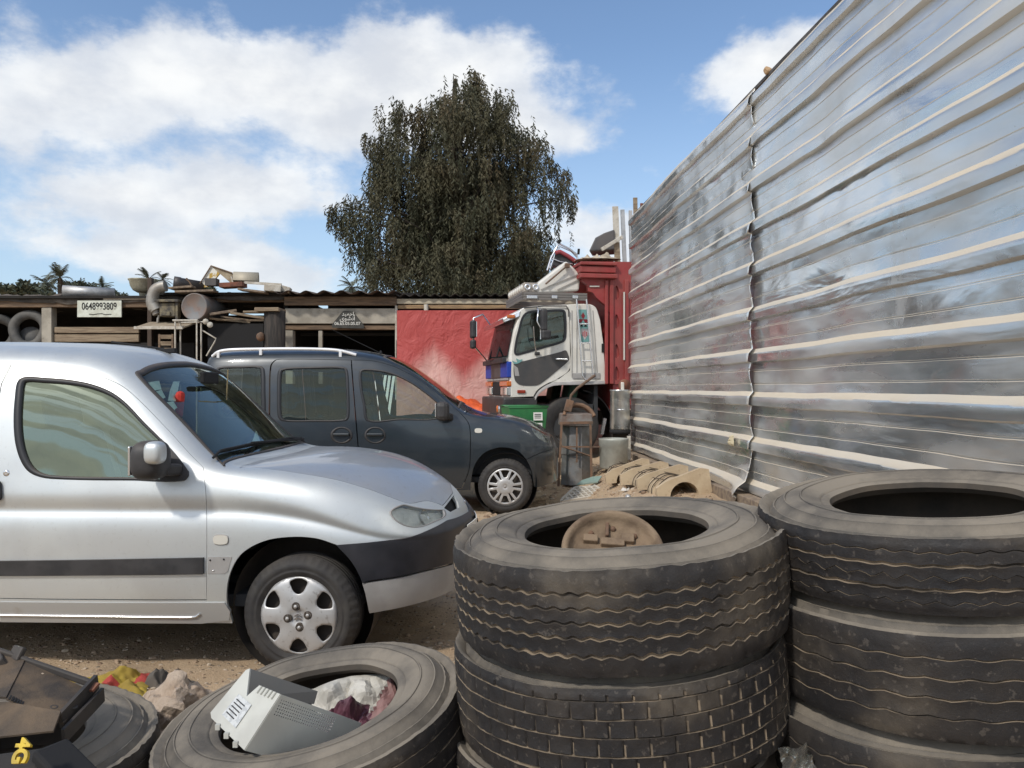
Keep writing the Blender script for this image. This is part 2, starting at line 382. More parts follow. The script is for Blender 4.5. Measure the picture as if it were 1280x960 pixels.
# ------------------------------------------------------------------ tyres
def rubber(name, base=(.022, .022, .024), dust=.16, up=.5, dcol=(.21, .165, .12), c2=(.040, .038, .037), sc=7, lo=.35, hi=.7):
    return mat(name, base, .55, col2=c2, scale=sc, lo=lo, hi=hi, bump=.0015, bscale=110, dust=dust, updust=up, dustcol=dcol, spec=.35, bump2=.004, b2scale=9,
               spots=.35, spotcol=(.13, .115, .10), spotscale=46)
M_RUB = rubber('worn_rubber', (.012, .013, .016), .13, .34, c2=(.10, .086, .068), sc=2.8, lo=.48, hi=.72)
M_RUBSIDE = rubber('dusty_sidewall_rubber', (.034, .033, .033), .55, .75, (.235, .205, .165))
M_GROOVE = mat('packed_dust', (.24, .19, .135), .95, col2=(.045, .037, .030), scale=9, lo=.42, hi=.66)
M_LINER = mat('tyre_liner', (.03, .028, .026), .8, dust=.6, updust=.5, dustcol=(.16, .125, .09))
def tri(t): t = t % 1.0; return 4 * abs(t - .5) - 1
def tyre(name, Rr, W, bead, grooves, label, M4, cols=300, zig=36, zamp=.010, sipes=None, fine=None, seed=0.0, shoulder=.035, gdepth=.009, gw=.006, group=None, tw=None, wear=.004, scallop=0.0):
    """axis = local z, top sidewall at z=W. grooves: axial positions -1..1 across the tread"""
    tw = tw or W * .80; hw = tw / 2; sd_ = Rr - shoulder; prof = []
    def P(r, a, m=0, z=0.0, g=0, rib=-1): prof.append((r, a, m, z, g, rib))
    # upper sidewall from bead to shoulder, with moulded rings
    P(bead, W / 2 - .030, 3); P(bead + .004, W / 2 - .012, 1); P(bead + .018, W / 2 - .004, 1); P(bead + .030, W / 2 - .006, 1); P(bead + .034, W / 2 - .001, 1)
    n = 9; a0 = bead + .04; a1 = Rr - .035
    for i in range(n + 1):
        t = i / n; r = a0 + (a1 - a0) * t
        z = W / 2 + .018 * math.sin(math.pi * min(1, t * 1.02)) - .030 * t * t * t
        if i in (3, 6, 8): P(r - .003, z, 1); P(r - .001, z + .0035, 1); P(r + .003, z + .0035, 1); P(r + .005, z, 1)
        else: P(r, z, 1)
    P(Rr - .014, hw + (W / 2 - hw) * .42, 1, 0, 2); P(Rr - .004, hw + .008, 0, 0, 2); P(Rr - .0005, hw - .006, 0, 0, 2)
    gs = sorted(grooves, reverse=True); rib = 0; last = hw - .006
    for gpos, width, z in [(q if isinstance(q, tuple) else (q, gw, zamp)) for q in gs]:
        c = gpos * hw
        for k in (1, 2): P(Rr + .004 * (1 - (gpos) ** 2), last + (c + width / 2 - last) * k / 3, 0, z * k / 3, 0, rib)
        crown = .005 * (1 - gpos ** 2)
        P(Rr + crown, c + width * .62, 0, z, 0, rib); P(Rr + crown - gdepth, c + width * .35, 2, z); P(Rr + crown - gdepth, c - width * .35, 2, z); rib += 1
        P(Rr + crown, c - width * .62, 2, z, 0, rib); last = c - width * .62
    for k in (1, 2): P(Rr + .002, last + (-hw + .006 - last) * k / 3, 0, 0, 0, rib)
    P(Rr - .0005, -hw + .006, 0, 0, 2); P(Rr - .004, -hw - .008, 0, 0, 2); P(Rr - .014, -hw - (W / 2 - hw) * .42, 1, 0, 2)
    for i in range(n, -1, -1):
        t = i / n; r = a0 + (a1 - a0) * t; P(r, -(W / 2 + .018 * math.sin(math.pi * min(1, t * 1.02)) - .030 * t * t * t), 1)
    P(bead + .02, -W / 2 + .004, 1); P(bead, -W / 2 + .03, 3)
    m0 = len(prof)
    P(bead + .02, -W / 2 + .05, 3); P(Rr - .06, -W * .36, 3); P(Rr - .035, -W * .15, 3); P(Rr - .035, W * .15, 3); P(Rr - .06, W * .36, 3); P(bead + .02, W / 2 - .05, 3)
    Pn = len(prof); v = []; f = []; mi = []
    for k in range(cols):
        th = 2 * math.pi * k / cols; ct, st = math.cos(th), math.sin(th)
        zg = tri(zig * k / cols + .17 * nz(ct * 3 + seed, st * 3)) + .5 * nz(ct * 22, st * 22, seed)
        for (r, a, m, z, g, rib) in prof:
            rr = r; aa = a
            if z: aa += z * zg
            if r > Rr - .05:
                rr -= wear * max(0, nz(ct * 5 + seed, st * 5, a * 9)) + .0025 * nz(ct * 24 + seed, st * 24, a * 60)
                if g == 2 and scallop: rr -= scallop * max(0, nz(ct * 17, st * 17, seed + 3)) ; aa += scallop * .5 * nz(ct * 17, st * 17, seed + 8)
            aa += .006 * nz(ct * 2 + seed, st * 2, 2) * (1 if abs(a) > W * .3 else 0)
            v.append(Vector((rr * ct, rr * st, aa + W / 2)))
    for k in range(cols):
        k2 = (k + 1) % cols
        for i in range(Pn):
            j = (i + 1) % Pn; f.append((k * Pn + i, k * Pn + j, k2 * Pn + j, k2 * Pn + i))
            mt = prof[j][2] if prof[j][2] == 2 and prof[i][2] != 1 else prof[i][2]
            if prof[i][2] == 2 and prof[j][2] == 0: mt = 0
            mi.append(mt)
    if sipes:                      # cross cuts through the ribs, staggered from rib to rib
        step, dep = sipes
        for k in range(cols):
            for i in range(Pn):
                rb = prof[i][5]
                if rb < 0 or prof[i][2] == 2: continue
                kk = (k + (step // 2 if rb % 2 else 0)) % step
                if kk == 0 or kk == 1:
                    if kk == 0: v[k * Pn + i].xy *= (1 - dep / Rr)
                if kk == 0 and prof[(i + 1) % Pn][5] == rb: mi[k * Pn + i] = 2
    me = bpy.data.meshes.new(name); me.from_pydata(v, [], f)
    for mm in (M_RUB, M_RUBSIDE, M_GROOVE, M_LINER): me.materials.append(mm)
    me.polygons.foreach_set('material_index', mi); me.polygons.foreach_set('use_smooth', [True] * len(f)); me.set_sharp_from_angle(angle=R(42))
    o = bpy.data.objects.new(name, me); COL.objects.link(o); o.matrix_world = M4
    return tag(o, label, 'tyre', group)
def pose(x, y, ztop, W, tx=0, ty=0, rz=0):
    """centre of the top face at (x, y, ztop); tilts in degrees: ty>0 lifts the right edge, tx>0 lifts the far edge"""
    Rm = Matrix.Rotation(R(-ty), 4, 'Y') @ Matrix.Rotation(R(tx), 4, 'X') @ Matrix.Rotation(R(rz), 4, 'Z')
    top = Vector((x, y, ztop)); return Matrix.Translation(top) @ Rm @ Matrix.Translation((0, 0, -W))
GA = [(.60, .008, .0045), (.31, .007, .0045), (.03, .007, .0045), (-.26, .007, .0045), (-.62, .008, .005)]
tyre('tyre', .528, .30, .292, GA, 'wide worn truck tyre with dusty zigzag grooves, topmost of the middle stack', pose(.335, 2.60, .955, .30, 2, 4.5, 20), zig=66, cols=400, seed=1.2, wear=.007, scallop=.010, tw=.27)
tyre('tyre', .523, .29, .292, [(.82, .004, 0), (.45, .004, 0), (.08, .004, 0), (-.30, .004, 0), (-.68, .004, 0)], 'truck tyre with square tread blocks, second from the top of the middle stack',
     pose(.335, 2.60, .635, .29, 1, 4.0, 50), cols=720, zig=1, sipes=(15, .006), seed=4.4, gdepth=.007, tw=.26)
tyre('tyre', .515, .29, .292, [.6, 0, -.6], 'bottom tyre of the middle stack, almost hidden under the block tread tyre', pose(.32, 2.62, .325, .29, 0, 1.5, 10), seed=6.1, cols=200)
tyre('tyre', .520, .215, .290, [(.72, .003, .004), (.34, .007, .0025), (.0, .002, .008), (-.34, .007, .0025), (-.72, .002, .006)], 'truck tyre with two wide grooves, topmost of the right stack by the metal fence', pose(1.315, 2.52, 1.06, .215, 2.5, 5.5, 35), zig=52, seed=8.8, scallop=.004, tw=.185)
tyre('tyre', .530, .325, .290, [(.62, .004, .0035), (.22, .005, .004), (-.18, .005, .004), (-.58, .004, .004)], 'bulky truck tyre with four wavy grooves, second from the top of the right stack', pose(1.325, 2.51, .832, .325, 2, 6.0, 80), zig=34, seed=11.3, tw=.26)
tyre('tyre', .525, .28, .290, [(.6, .005, .005), (.1, .006, .006), (-.4, .006, .006)], 'dusty truck tyre third from the top of the right stack', pose(1.30, 2.52, .490, .28, 1.5, 5.0, 10), zig=40, seed=13.9, cols=240, tw=.25)
tyre('tyre', .500, .20, .290, [.5, 0, -.5], 'lowest tyre of the right stack, lying on the ground', pose(1.34, 2.52, .18, .20, 0, 0, 10), seed=15.2, cols=160)
tyre('tyre', .497, .27, .285, [(.7, .004, 0), (.25, .005, 0), (-.25, .005, 0), (-.7, .004, 0)], 'tilted bare tyre with a grey printer cover lying in its hole', pose(-.665, 2.63, .37, .27, 5, 9.5, 70), seed=17.7, scallop=.003)
tyre('tyre', .495, .27, .270, [(.7, .004, 0), (.25, .005, 0), (-.25, .005, 0), (-.7, .004, 0)], 'tyre flat on the ground in the near left corner under a dirty plastic panel', pose(-1.655, 2.53, .30, .27, 1, -1.0, 70), seed=19.1, scallop=.012)
# ------------------------------------------------------------------ car body surfaces: a cubic B-spline net per car, panels and windows cut out of it
def bs_basis(n, u):
    """clamped uniform cubic basis, n control points, u in [0,1] (array)"""
    k = 3; kn = np.concatenate([[0] * k, np.linspace(0, 1, n - k + 1), [1] * k]); u = np.clip(np.asarray(u, float), 0, 1 - 1e-9)
    N = np.zeros((len(u), n + k)); 
    for i in range(n + k): N[:, i] = (u >= kn[i]) & (u < kn[i + 1])
    for d in range(1, k + 1):
        M = np.zeros_like(N)
        for i in range(n + k - d):
            a = kn[i + d] - kn[i]; b = kn[i + d + 1] - kn[i + 1]
            if a > 0: M[:, i] += (u - kn[i]) / a * N[:, i]
            if b > 0: M[:, i] += (kn[i + d + 1] - u) / b * N[:, i + 1]
        N = M
    return N[:, :n]
class Loft:
    """rows (from sill to centre line) x stations (rear to nose); local x to the nose, y towards the camera, z up; wy = world depth of the centre line"""
    def __init__(s, rows, wy, ox=0.0, yaw=0.0):
        s.ox = ox; s.yaw = yaw; s.net = np.array(rows, float); s.wy = wy; s.nr, s.ns = s.net.shape[:2]
        s.us = np.linspace(0, 1, 500); s.ut = np.linspace(0, 1, 240)
        A = bs_basis(s.ns, s.us); B = bs_basis(s.nr, s.ut)
        s.grid = np.einsum('tr,rsc,us->tuc', B, s.net, A)
    def out(s, P, sg=1):
        return (np.asarray(P) - [s.ox, 0, 0]) * [1, -sg, 1]
    def ev(s, S, T):
        T = np.asarray(T, float); m = T > 1; T = np.where(m, 2 - T, T)
        A = bs_basis(s.ns, S); B = bs_basis(s.nr, T)
        P = np.einsum('pr,rsc,ps->pc', B, s.net, A); P[m, 1] *= -1; return P
    def nrm(s, S, T):
        T = np.asarray(T, float); m = T > 1; T = np.where(m, 2 - T, T)
        e = 2e-3; S = np.clip(S, e, 1 - e); T = np.clip(T, e, 1 - e)
        a = s.ev(S + e, T) - s.ev(S - e, T); b = s.ev(S, T + e) - s.ev(S, T - e)
        n = np.cross(b, a); n /= np.maximum(np.linalg.norm(n, axis=1, keepdims=True), 1e-9)
        n[m, 1] *= -1; return n
    def proj(s, P):
        c_, s_ = math.cos(s.yaw), math.sin(s.yaw); lx, ly = P[..., 0] - s.ox, -P[..., 1]; X = s.ox + lx * c_ - ly * s_; d = s.wy + lx * s_ + ly * c_
        return np.stack([CX + X / d * FPX, CY - (P[..., 2] - CAMH) / d * FPX], -1)
    def inv(s, pts, t0=0.0, t1=1.0, s0=0.0, s1=1.0):
        """pixel points -> (s,t) on the near side"""
        G = s.proj(s.grid); out = []
        ti = (s.ut >= t0) & (s.ut <= t1); si = (s.us >= s0) & (s.us <= s1)
        Gs = G[np.ix_(ti, si)]; UT = s.ut[ti]; US = s.us[si]
        for p in pts:
            d = ((Gs - np.array(p)) ** 2).sum(-1); k = np.unravel_index(np.argmin(d), d.shape); q = np.array([US[k[1]], UT[k[0]]])
            for _ in range(6):
                e = 1e-3; Q = np.array([q, q + [e, 0], q + [0, e]]); f = s.proj(s.ev(Q[:, 0], Q[:, 1]))
                J = np.stack([(f[1] - f[0]) / e, (f[2] - f[0]) / e], 1); r = np.array(p) - f[0]
                try: st = np.linalg.solve(J, r)
                except Exception: break
                st = np.clip(st, -.02, .02); q = q + st; q = np.clip(q, [s0, t0], [s1, t1])
            out.append(q)
        return np.array(out)
def smooth_loop(pts, n=64, closed=True, sharp=()):
    """Catmull-Rom through points; indices in sharp stay corners"""
    P = np.array(pts, float); m = len(P); out = []
    segs = m if closed else m - 1; per = max(2, n // segs)
    for i in range(segs):
        p1 = P[i]; p2 = P[(i + 1) % m]
        p0 = P[i - 1] if (closed or i > 0) else p1; p3 = P[(i + 2) % m] if (closed or i + 2 < m) else p2
        if i in sharp: p0 = p1
        if (i + 1) % m in sharp: p3 = p2
        L = np.linalg.norm(p2 - p1); 
        m1 = (p2 - p0) / max(np.linalg.norm(p2 - p1) + np.linalg.norm(p1 - p0), 1e-6) * L; m2 = (p3 - p1) / max(np.linalg.norm(p3 - p2) + np.linalg.norm(p2 - p1), 1e-6) * L
        if i in sharp: m1 = (p2 - p1)
        if (i + 1) % m in sharp: m2 = (p2 - p1)
        for k in range(per):
            t = k / per; h = (2 * t ** 3 - 3 * t ** 2 + 1, t ** 3 - 2 * t ** 2 + t, -2 * t ** 3 + 3 * t ** 2, t ** 3 - t ** 2)
            out.append(h[0] * p1 + h[1] * m1 + h[2] * p2 + h[3] * m2)
    if not closed: out.append(P[-1])
    return np.array(out)
def inside(loop, q):
    x, y = q[:, 0], q[:, 1]; c = np.zeros(len(q), bool); L = len(loop)
    for i in range(L):
        (x1, y1), (x2, y2) = loop[i], loop[i - 1]
        k = ((y1 > y) != (y2 > y)); c ^= k & (x < (x2 - x1) * (y - y1) / ((y2 - y1) if y2 != y1 else 1e-12) + x1)
    return c
def offset_loop(loop, d):
    """positive d = inwards for either winding"""
    L = np.array(loop); a = np.roll(L, 1, 0); b = np.roll(L, -1, 0); t = b - a; t /= np.maximum(np.linalg.norm(t, axis=1, keepdims=True), 1e-9)
    n = np.stack([-t[:, 1], t[:, 0]], 1); area = 0.5 * np.sum(L[:, 0] * np.roll(L[:, 1], -1) - np.roll(L[:, 0], -1) * L[:, 1])
    return L + n * d * (1 if area > 0 else -1)
class Panel:
    pass
def loop_st(loft, loop, sc):
    """(s,t) loop in metric-ish units"""
    return np.array(loop) * sc
def cut(loft, name, outline, holes, material, parent, res=.03, sc=(4.2, 2.6), sides=(1, -1), thick=.018, inset=0.0, label=None, thick_holes=True, mirror_join=False, mat2=None, displace=None):
    """panel of the loft inside outline (s,t) minus holes; sides 1 near, -1 far (mirrored); returns list of objects (one mesh when mirror_join)"""
    sc = np.array(sc); O = np.array(outline) * sc; H = [np.array(h) * sc for h in holes]
    lo, hi = O.min(0), O.max(0)
    gx, gy = np.meshgrid(np.arange(lo[0] + res * .5, hi[0], res), np.arange(lo[1] + res * .5, hi[1], res)); q = np.stack([gx.ravel(), gy.ravel()], 1)
    ok = inside(O, q)
    def far(loop, q, d):
        m = np.ones(len(q), bool)
        for p in loop: m &= ((q - p) ** 2).sum(1) > d * d
        return m
    dense = lambda L: L
    ok &= far(O, q, res * .45)
    for h in H: ok &= ~inside(h, q); ok &= far(h, q, res * .45)
    q = q[ok]
    V = []; E = []
    for L in [O] + H:
        k = len(V); V += [tuple(p) for p in L]; E += [(k + i, k + (i + 1) % len(L)) for i in range(len(L))]
    V += [tuple(p) for p in q]
    r = delaunay_2d_cdt([Vector(p) for p in V], E, [], 0, 1e-6)
    v2 = np.array([tuple(p) for p in r[0]]); F = [tuple(f) for f in r[2]]
    C = np.array([v2[list(f)].mean(0) for f in F]); keep = inside(O, C)
    for h in H: keep &= ~inside(h, C)
    F = [f for f, k in zip(F, keep) if k]
    st = v2 / sc; P = loft.ev(st[:, 0], st[:, 1]); N = loft.nrm(st[:, 0], st[:, 1])
    P = P - N * inset
    if displace is not None: P = P + N * displace(P, st)[:, None]
    # border thickness
    from collections import Counter
    ec = Counter()
    for f in F:
        for a, b in zip(f, f[1:] + f[:1]): ec[(a, b)] += 1
    border = [e for e in ec if (e[1], e[0]) not in ec]
    used = sorted({i for f in F for i in f}); mp = {o: i for i, o in enumerate(used)}
    P = P[used]; N = N[used]; F = [tuple(mp[i] for i in f) for f in F]; border = [(mp[a], mp[b]) for a, b in border]
    # panel faces must look outwards
    f0 = F[0]; nn = np.cross(P[f0[1]] - P[f0[0]], P[f0[2]] - P[f0[0]])
    flip = np.dot(nn, N[f0[0]]) < 0
    if flip: F = [f[::-1] for f in F]; border = [(b, a) for a, b in border]
    res_ = []
    def make(sides_):
        vs = []; fs = []; ns = []; fm = []
        for sg in sides_:
            k = len(vs); Q = loft.out(P, sg); NN = N * [1, -sg, 1]
            vs += [tuple(p) for p in Q]; ns += [tuple(n) for n in NN]
            fs += [tuple(i + k for i in (f[::-1] if sg > 0 else f)) for f in F]; fm += [0] * len(F)
            if thick:
                bi = sorted({i for e in border for i in e}); bm_ = {o: len(vs) + j for j, o in enumerate(bi)}
                ctr = {o: len(vs) + len(bi) + j for j, o in enumerate(bi)}
                for o in bi: vs.append(tuple(Q[o] - NN[o] * thick)); ns.append(tuple(NN[o]))
                for a, b in border:
                    t = (b + k, a + k, bm_[a], bm_[b]); fs.append(t[::-1] if sg > 0 else t); fm.append(0)
        me = bpy.data.meshes.new(name); me.from_pydata(vs, [], fs); me.materials.append(material)
        if mat2: me.materials.append(mat2)
        me.polygons.foreach_set('use_smooth', [m_ == 0 for m_ in fm])
        nf = len(F)
        ln = np.zeros((len(me.loops), 3)); vi = np.zeros(len(me.loops), int); me.loops.foreach_get('vertex_index', vi)
        nsA = np.array(ns); ln[:] = nsA[vi]
        # rim faces keep their own face normals
        pos = 0
        for pi, p in enumerate(me.polygons):
            if thick:
                per = nf + len(border); w = pi % per
                if w >= nf: ln[p.loop_start:p.loop_start + p.loop_total] = p.normal
        me.normals_split_custom_set([tuple(x) for x in ln])
        o = link_mesh(name, me, parent)
        if label: o['label'] = label
        return o
    if mirror_join: return [make(sides)]
    return [make((sg,)) for sg in sides]
def ring_st(loft, name, loop_out, loop_in, material, parent, sides=(1, -1), lift=.004, label=None, depth=.012):
    """flat band between two loops of equal length (rubber seals, trims)"""
    A = np.array(loop_out); B = np.array(loop_in); res = []
    PA, NA = loft.ev(A[:, 0], A[:, 1]), loft.nrm(A[:, 0], A[:, 1]); PB, NB = loft.ev(B[:, 0], B[:, 1]), loft.nrm(B[:, 0], B[:, 1]); M = (PA + PB) / 2
    n = len(A)
    for sg in sides:
        vs = []
        for X, NN, l in ((PA, NA, -.004), (PA, NA, lift * .6), (M, NA, lift), (PB, NB, lift * .5), (PB, NB, -depth)): vs += [tuple(p) for p in loft.out(X + NN * l, sg)]
        fs = [(r * n + i, r * n + (i + 1) % n, (r + 1) * n + (i + 1) % n, (r + 1) * n + i) for r in range(4) for i in range(n)]
        me = bpy.data.meshes.new(name); me.from_pydata(vs, [], fs); me.materials.append(material)
        bm = bmesh.new(); bm.from_mesh(me); bmesh.ops.recalc_face_normals(bm, faces=bm.faces); bm.to_mesh(me); bm.free()
        res.append(link_mesh(name, me, parent, smooth=True))
    return res
def strip_px(loft, name, pts, material, parent, r=.004, lift=.003, sides=(1,), n=6, t0=0, t1=1):
    """thin tube following pixels on the surface"""
    st = loft.inv(pts, t0, t1); P = loft.ev(st[:, 0], st[:, 1]) + loft.nrm(st[:, 0], st[:, 1]) * lift; out = []
    for sg in sides:
        b = MB(); b.tube([tuple(p) for p in loft.out(P, sg)], r, n); out.append(b.build(name, material, parent))
    return out

def mir(loop):
    L = np.array(loop, float).copy(); L[:, 1] = 2 - L[:, 1]; return L[::-1]
def both(half):
    """open (s,t) polyline on the near half -> closed loop over both halves (first and last point lie near the centre line)"""
    H = np.array(half, float); M = H.copy(); M[:, 1] = 2 - M[:, 1]; M = M[::-1]
    if abs(H[-1, 1] - 1) < 1e-6: M = M[1:]
    if abs(H[0, 1] - 1) < 1e-6: M = M[:-1]
    return np.concatenate([H, M])
SC = np.array([4.2, 2.6])
def off_st(loop, d): return offset_loop(np.array(loop) * SC, d) / SC
def window(loft, body, loop, M_glass, M_seal, w_seal=.026, sides=(1, -1), name='window', inset=.008, label=None, outer=.0, res=.07):
    seal = ring_st(loft, 'window_seal', off_st(loop, -outer - .004), off_st(loop, w_seal), M_seal, body, sides)
    g = cut(loft, name, off_st(loop, w_seal * .6), [], M_glass, body, res=res, sides=sides, thick=0, inset=inset, label=label)
    for a, b in zip(seal, g): a.parent = b
    return g
def disc_with_holes(r0, holes, zf, name, mats, parent, n=96, res=.012, thick=.004, at_=(0, 0, 0), axis=(0, -1, 0)):
    """domed disc cut by holes; zf(r) gives height along axis"""
    O = np.array([(r0 * math.cos(2 * math.pi * k / n), r0 * math.sin(2 * math.pi * k / n)) for k in range(n)])
    gx, gy = np.meshgrid(np.arange(-r0, r0, res), np.arange(-r0, r0, res)); q = np.stack([gx.ravel(), gy.ravel()], 1); ok = (q ** 2).sum(1) < (r0 - res * .5) ** 2
    for h in holes:
        ok &= ~inside(h, q)
        for p in h: ok &= ((q - p) ** 2).sum(1) > (res * .4) ** 2
    q = q[ok]; V = []; E = []
    for L in [O] + list(holes):
        k = len(V); V += [tuple(p) for p in L]; E += [(k + i, k + (i + 1) % len(L)) for i in range(len(L))]
    V += [tuple(p) for p in q]; r = delaunay_2d_cdt([Vector(p) for p in V], E, [], 0, 1e-7); v2 = np.array([tuple(p) for p in r[0]]); F = [tuple(f) for f in r[2]]
    C = np.array([v2[list(f)].mean(0) for f in F]); keep = np.ones(len(F), bool)
    for h in holes: keep &= ~inside(h, C)
    M = orient(axis); vs = [Vector(at_) + M @ Vector((x, y, zf(math.hypot(x, y), math.atan2(y, x)))) for x, y in v2]
    me = bpy.data.meshes.new(name); me.from_pydata(vs, [], [f for f, k in zip(F, keep) if k]); me.materials.append(mats)
    o = link_mesh(name, me, parent, smooth=True); md = o.modifiers.new('s', 'SOLIDIFY'); md.thickness = thick; md.offset = -1
    return o
# ------------------------------------------------------------------ silver van: control net
SV_WY = 4.81
def _rows_silver():
    X = [-4.16, -4.10, -3.6, -3.0, -2.6, -2.2, -1.95, -1.75, -1.55, -1.42, -1.30, -1.0, -.80, -.60, -.41, -.27, -.235]
    yl = [.80, .83, .845, .855, .86, .86, .86, .86, .86, .86, .858, .852, .845, .80, .67, .40, 0]
    def side(z, dy=0, xs=None, znose=None):
        out = []
        for i, (x, y) in enumerate(zip(X, yl)):
            zz = z if znose is None else z + (znose - z) * sstep(-1.3, -.3, x)
            out.append((x + (xs[i] if xs else 0), max(0, y + dy) if y > 0 else 0, zz))
        return out
    r0 = side(.225, -.035, znose=.30); r1 = side(.36, 0, znose=.36); r2 = side(.55, .004, znose=.50)
    def crease(z0, zn, dy):
        return [(x, max(0, y + dy * sstep(-.45, -.95, x)) if y > 0 else 0, z0 + (zn - z0) * sstep(-1.25, -.42, x)) for (x, y, _) in side(0, 0)]
    r3 = crease(.735, .600, .006); r3b = crease(.785, .613, -.020); r3c = crease(.812, .625, -.014); r3d = crease(.86, .640, -.004)
    r4x = X[:10] + [-1.30, -1.0, -.80, -.61, -.43, -.30, -.265]
    r4y = [.79, .82, .832, .84, .842, .842, .842, .842, .842, .842, .84, .83, .815, .765, .635, .385, 0]
    r4z = [.93] * 9 + [.925, .915, .875, .825, .755, .695, .665, .66]
    r4 = list(zip(r4x, r4y, r4z))
    r45 = [(-4.14, .755, 1.25), (-4.08, .775, 1.25), (-3.6, .79, 1.25), (-3.0, .79, 1.25), (-2.6, .79, 1.25), (-2.2, .79, 1.24), (-1.95, .79, 1.19), (-1.75, .80, 1.11), (-1.55, .812, 1.0), (-1.42, .815, .975), (-1.29, .81, .96),
           (-1.0, .80, .925), (-.8, .775, .875), (-.61, .725, .805), (-.445, .605, .735), (-.315, .375, .70), (-.27, 0, .69)]
    r5 = [(-4.10, .68, 1.53), (-4.05, .70, 1.53), (-3.6, .71, 1.53), (-3.0, .71, 1.53), (-2.6, .71, 1.53), (-2.22, .71, 1.50), (-1.97, .715, 1.405), (-1.76, .73, 1.235), (-1.54, .76, 1.035), (-1.42, .77, 1.0), (-1.28, .765, .99),
          (-1.0, .75, .955), (-.80, .725, .91), (-.625, .67, .845), (-.475, .545, .775), (-.34, .34, .735), (-.285, 0, .72)]
    r6 = [(-4.06, .58, 1.61), (-4.02, .60, 1.61), (-3.6, .61, 1.62), (-3.0, .61, 1.62), (-2.6, .61, 1.62), (-2.2, .61, 1.61), (-1.97, .615, 1.535), (-1.745, .645, 1.295), (-1.53, .68, 1.075), (-1.44, .70, 1.0), (-1.27, .70, 1.0),
          (-1.0, .68, .988), (-.80, .645, .95), (-.625, .585, .89), (-.485, .465, .82), (-.355, .29, .762), (-.295, 0, .742)]
    r7 = [(-4.04, .33, 1.655), (-4.0, .33, 1.66), (-3.6, .33, 1.67), (-3.0, .33, 1.67), (-2.6, .33, 1.665), (-2.22, .33, 1.645), (-1.98, .335, 1.59), (-1.72, .345, 1.32), (-1.47, .36, 1.075), (-1.37, .365, 1.0), (-1.21, .365, 1.03),
          (-1.0, .36, 1.03), (-.78, .345, 1.0), (-.61, .31, .945), (-.48, .24, .88), (-.375, .15, .815), (-.32, 0, .772)]
    r8 = [(-4.04, 0, 1.665), (-4.0, 0, 1.67), (-3.6, 0, 1.68), (-3.0, 0, 1.68), (-2.6, 0, 1.675), (-2.22, 0, 1.655), (-1.98, 0, 1.60), (-1.71, 0, 1.32), (-1.45, 0, 1.075), (-1.34, 0, 1.0), (-1.18, 0, 1.035),
          (-1.0, 0, 1.04), (-.78, 0, 1.012), (-.61, 0, .962), (-.49, 0, .905), (-.39, 0, .845), (-.335, 0, .795)]
    return [r0, r1, r2, r3, r3b, r3c, r3d, r4, r45, r5, r6, r7, r8]
# ------------------------------------------------------------------ silver van
M_SILVER = mat('silver_paint', (.64, .675, .68), .37, .68, col2=(.58, .61, .62), scale=2.2, coat=.28, dust=.10, updust=.10, dustcol=(.42, .37, .31), rough2=.42, spots=.10, spotcol=(.25, .22, .19), spotscale=55)
M_BLKPL = mat('black_plastic', (.018, .019, .022), .55, col2=(.035, .035, .038), scale=8, dust=.03, updust=.15, bump=.0008, bscale=200)
M_BUMPER = mat('faded_black_bumper', (.013, .015, .021), .42, col2=(.022, .024, .032), scale=6, dust=.03, updust=.12)
M_GREYPL = mat('primer_grey', (.36, .355, .35), .55, col2=(.29, .285, .28), scale=5, dust=.25, dustcol=(.33, .28, .23))
M_SEAL = mat('rubber_seal', (.016, .018, .022), .5, updust=.25)
M_GLASS = glass_mat('dusty_side_glass', (.26, .32, .26), .30, .06, (.20, .23, .16), wave=.006, gcol=(.66, .74, .56))
M_WSCREEN = glass_mat('windscreen_glass', (.84, .93, .89), .09, .07, (.24, .27, .24), wave=.006)
M_DARKIN = mat('dark_interior', (.035, .037, .04), .8)
M_SEATF = mat('seat_fabric', (.06, .065, .075), .9, col2=(.09, .10, .11), scale=12)
M_UNDER = mat('underbody', (.03, .027, .025), .9, dust=.4, dustcol=(.14, .105, .075))
M_CHROME = mat('bright_metal', (.75, .76, .78), .18, 1.0, dust=.08)
M_LAMPG = glass_mat('lamp_glass', (.93, .95, .94), .08, .06, (.55, .55, .52))
M_HUB = mat('hubcap_silver', (.52, .525, .53), .38, .5, col2=(.45, .45, .45), scale=6, dust=.22, dustcol=(.30, .26, .21), spots=.35, spotcol=(.10, .08, .06), spotscale=38)
M_CARTYRE = mat('car_tyre_rubber', (.016, .016, .018), .7, col2=(.03, .029, .028), scale=10, dust=.16, dustcol=(.14, .115, .09), updust=.15, bump=.001, bscale=120)
M_PAPER = mat('pale_sticker', (.80, .90, .84), .7, col2=(.66, .80, .75), scale=40)
M_ORANGE = mat('orange_lamp', (.55, .13, .015), .25, coat=.6)
M_RED = mat('red_cloth', (.45, .03, .02), .8)
M_CREAM = mat('clear_lamp', (.60, .58, .52), .2, coat=.5)
M_BLACK = mat('matt_black', (.010, .010, .011), .85)
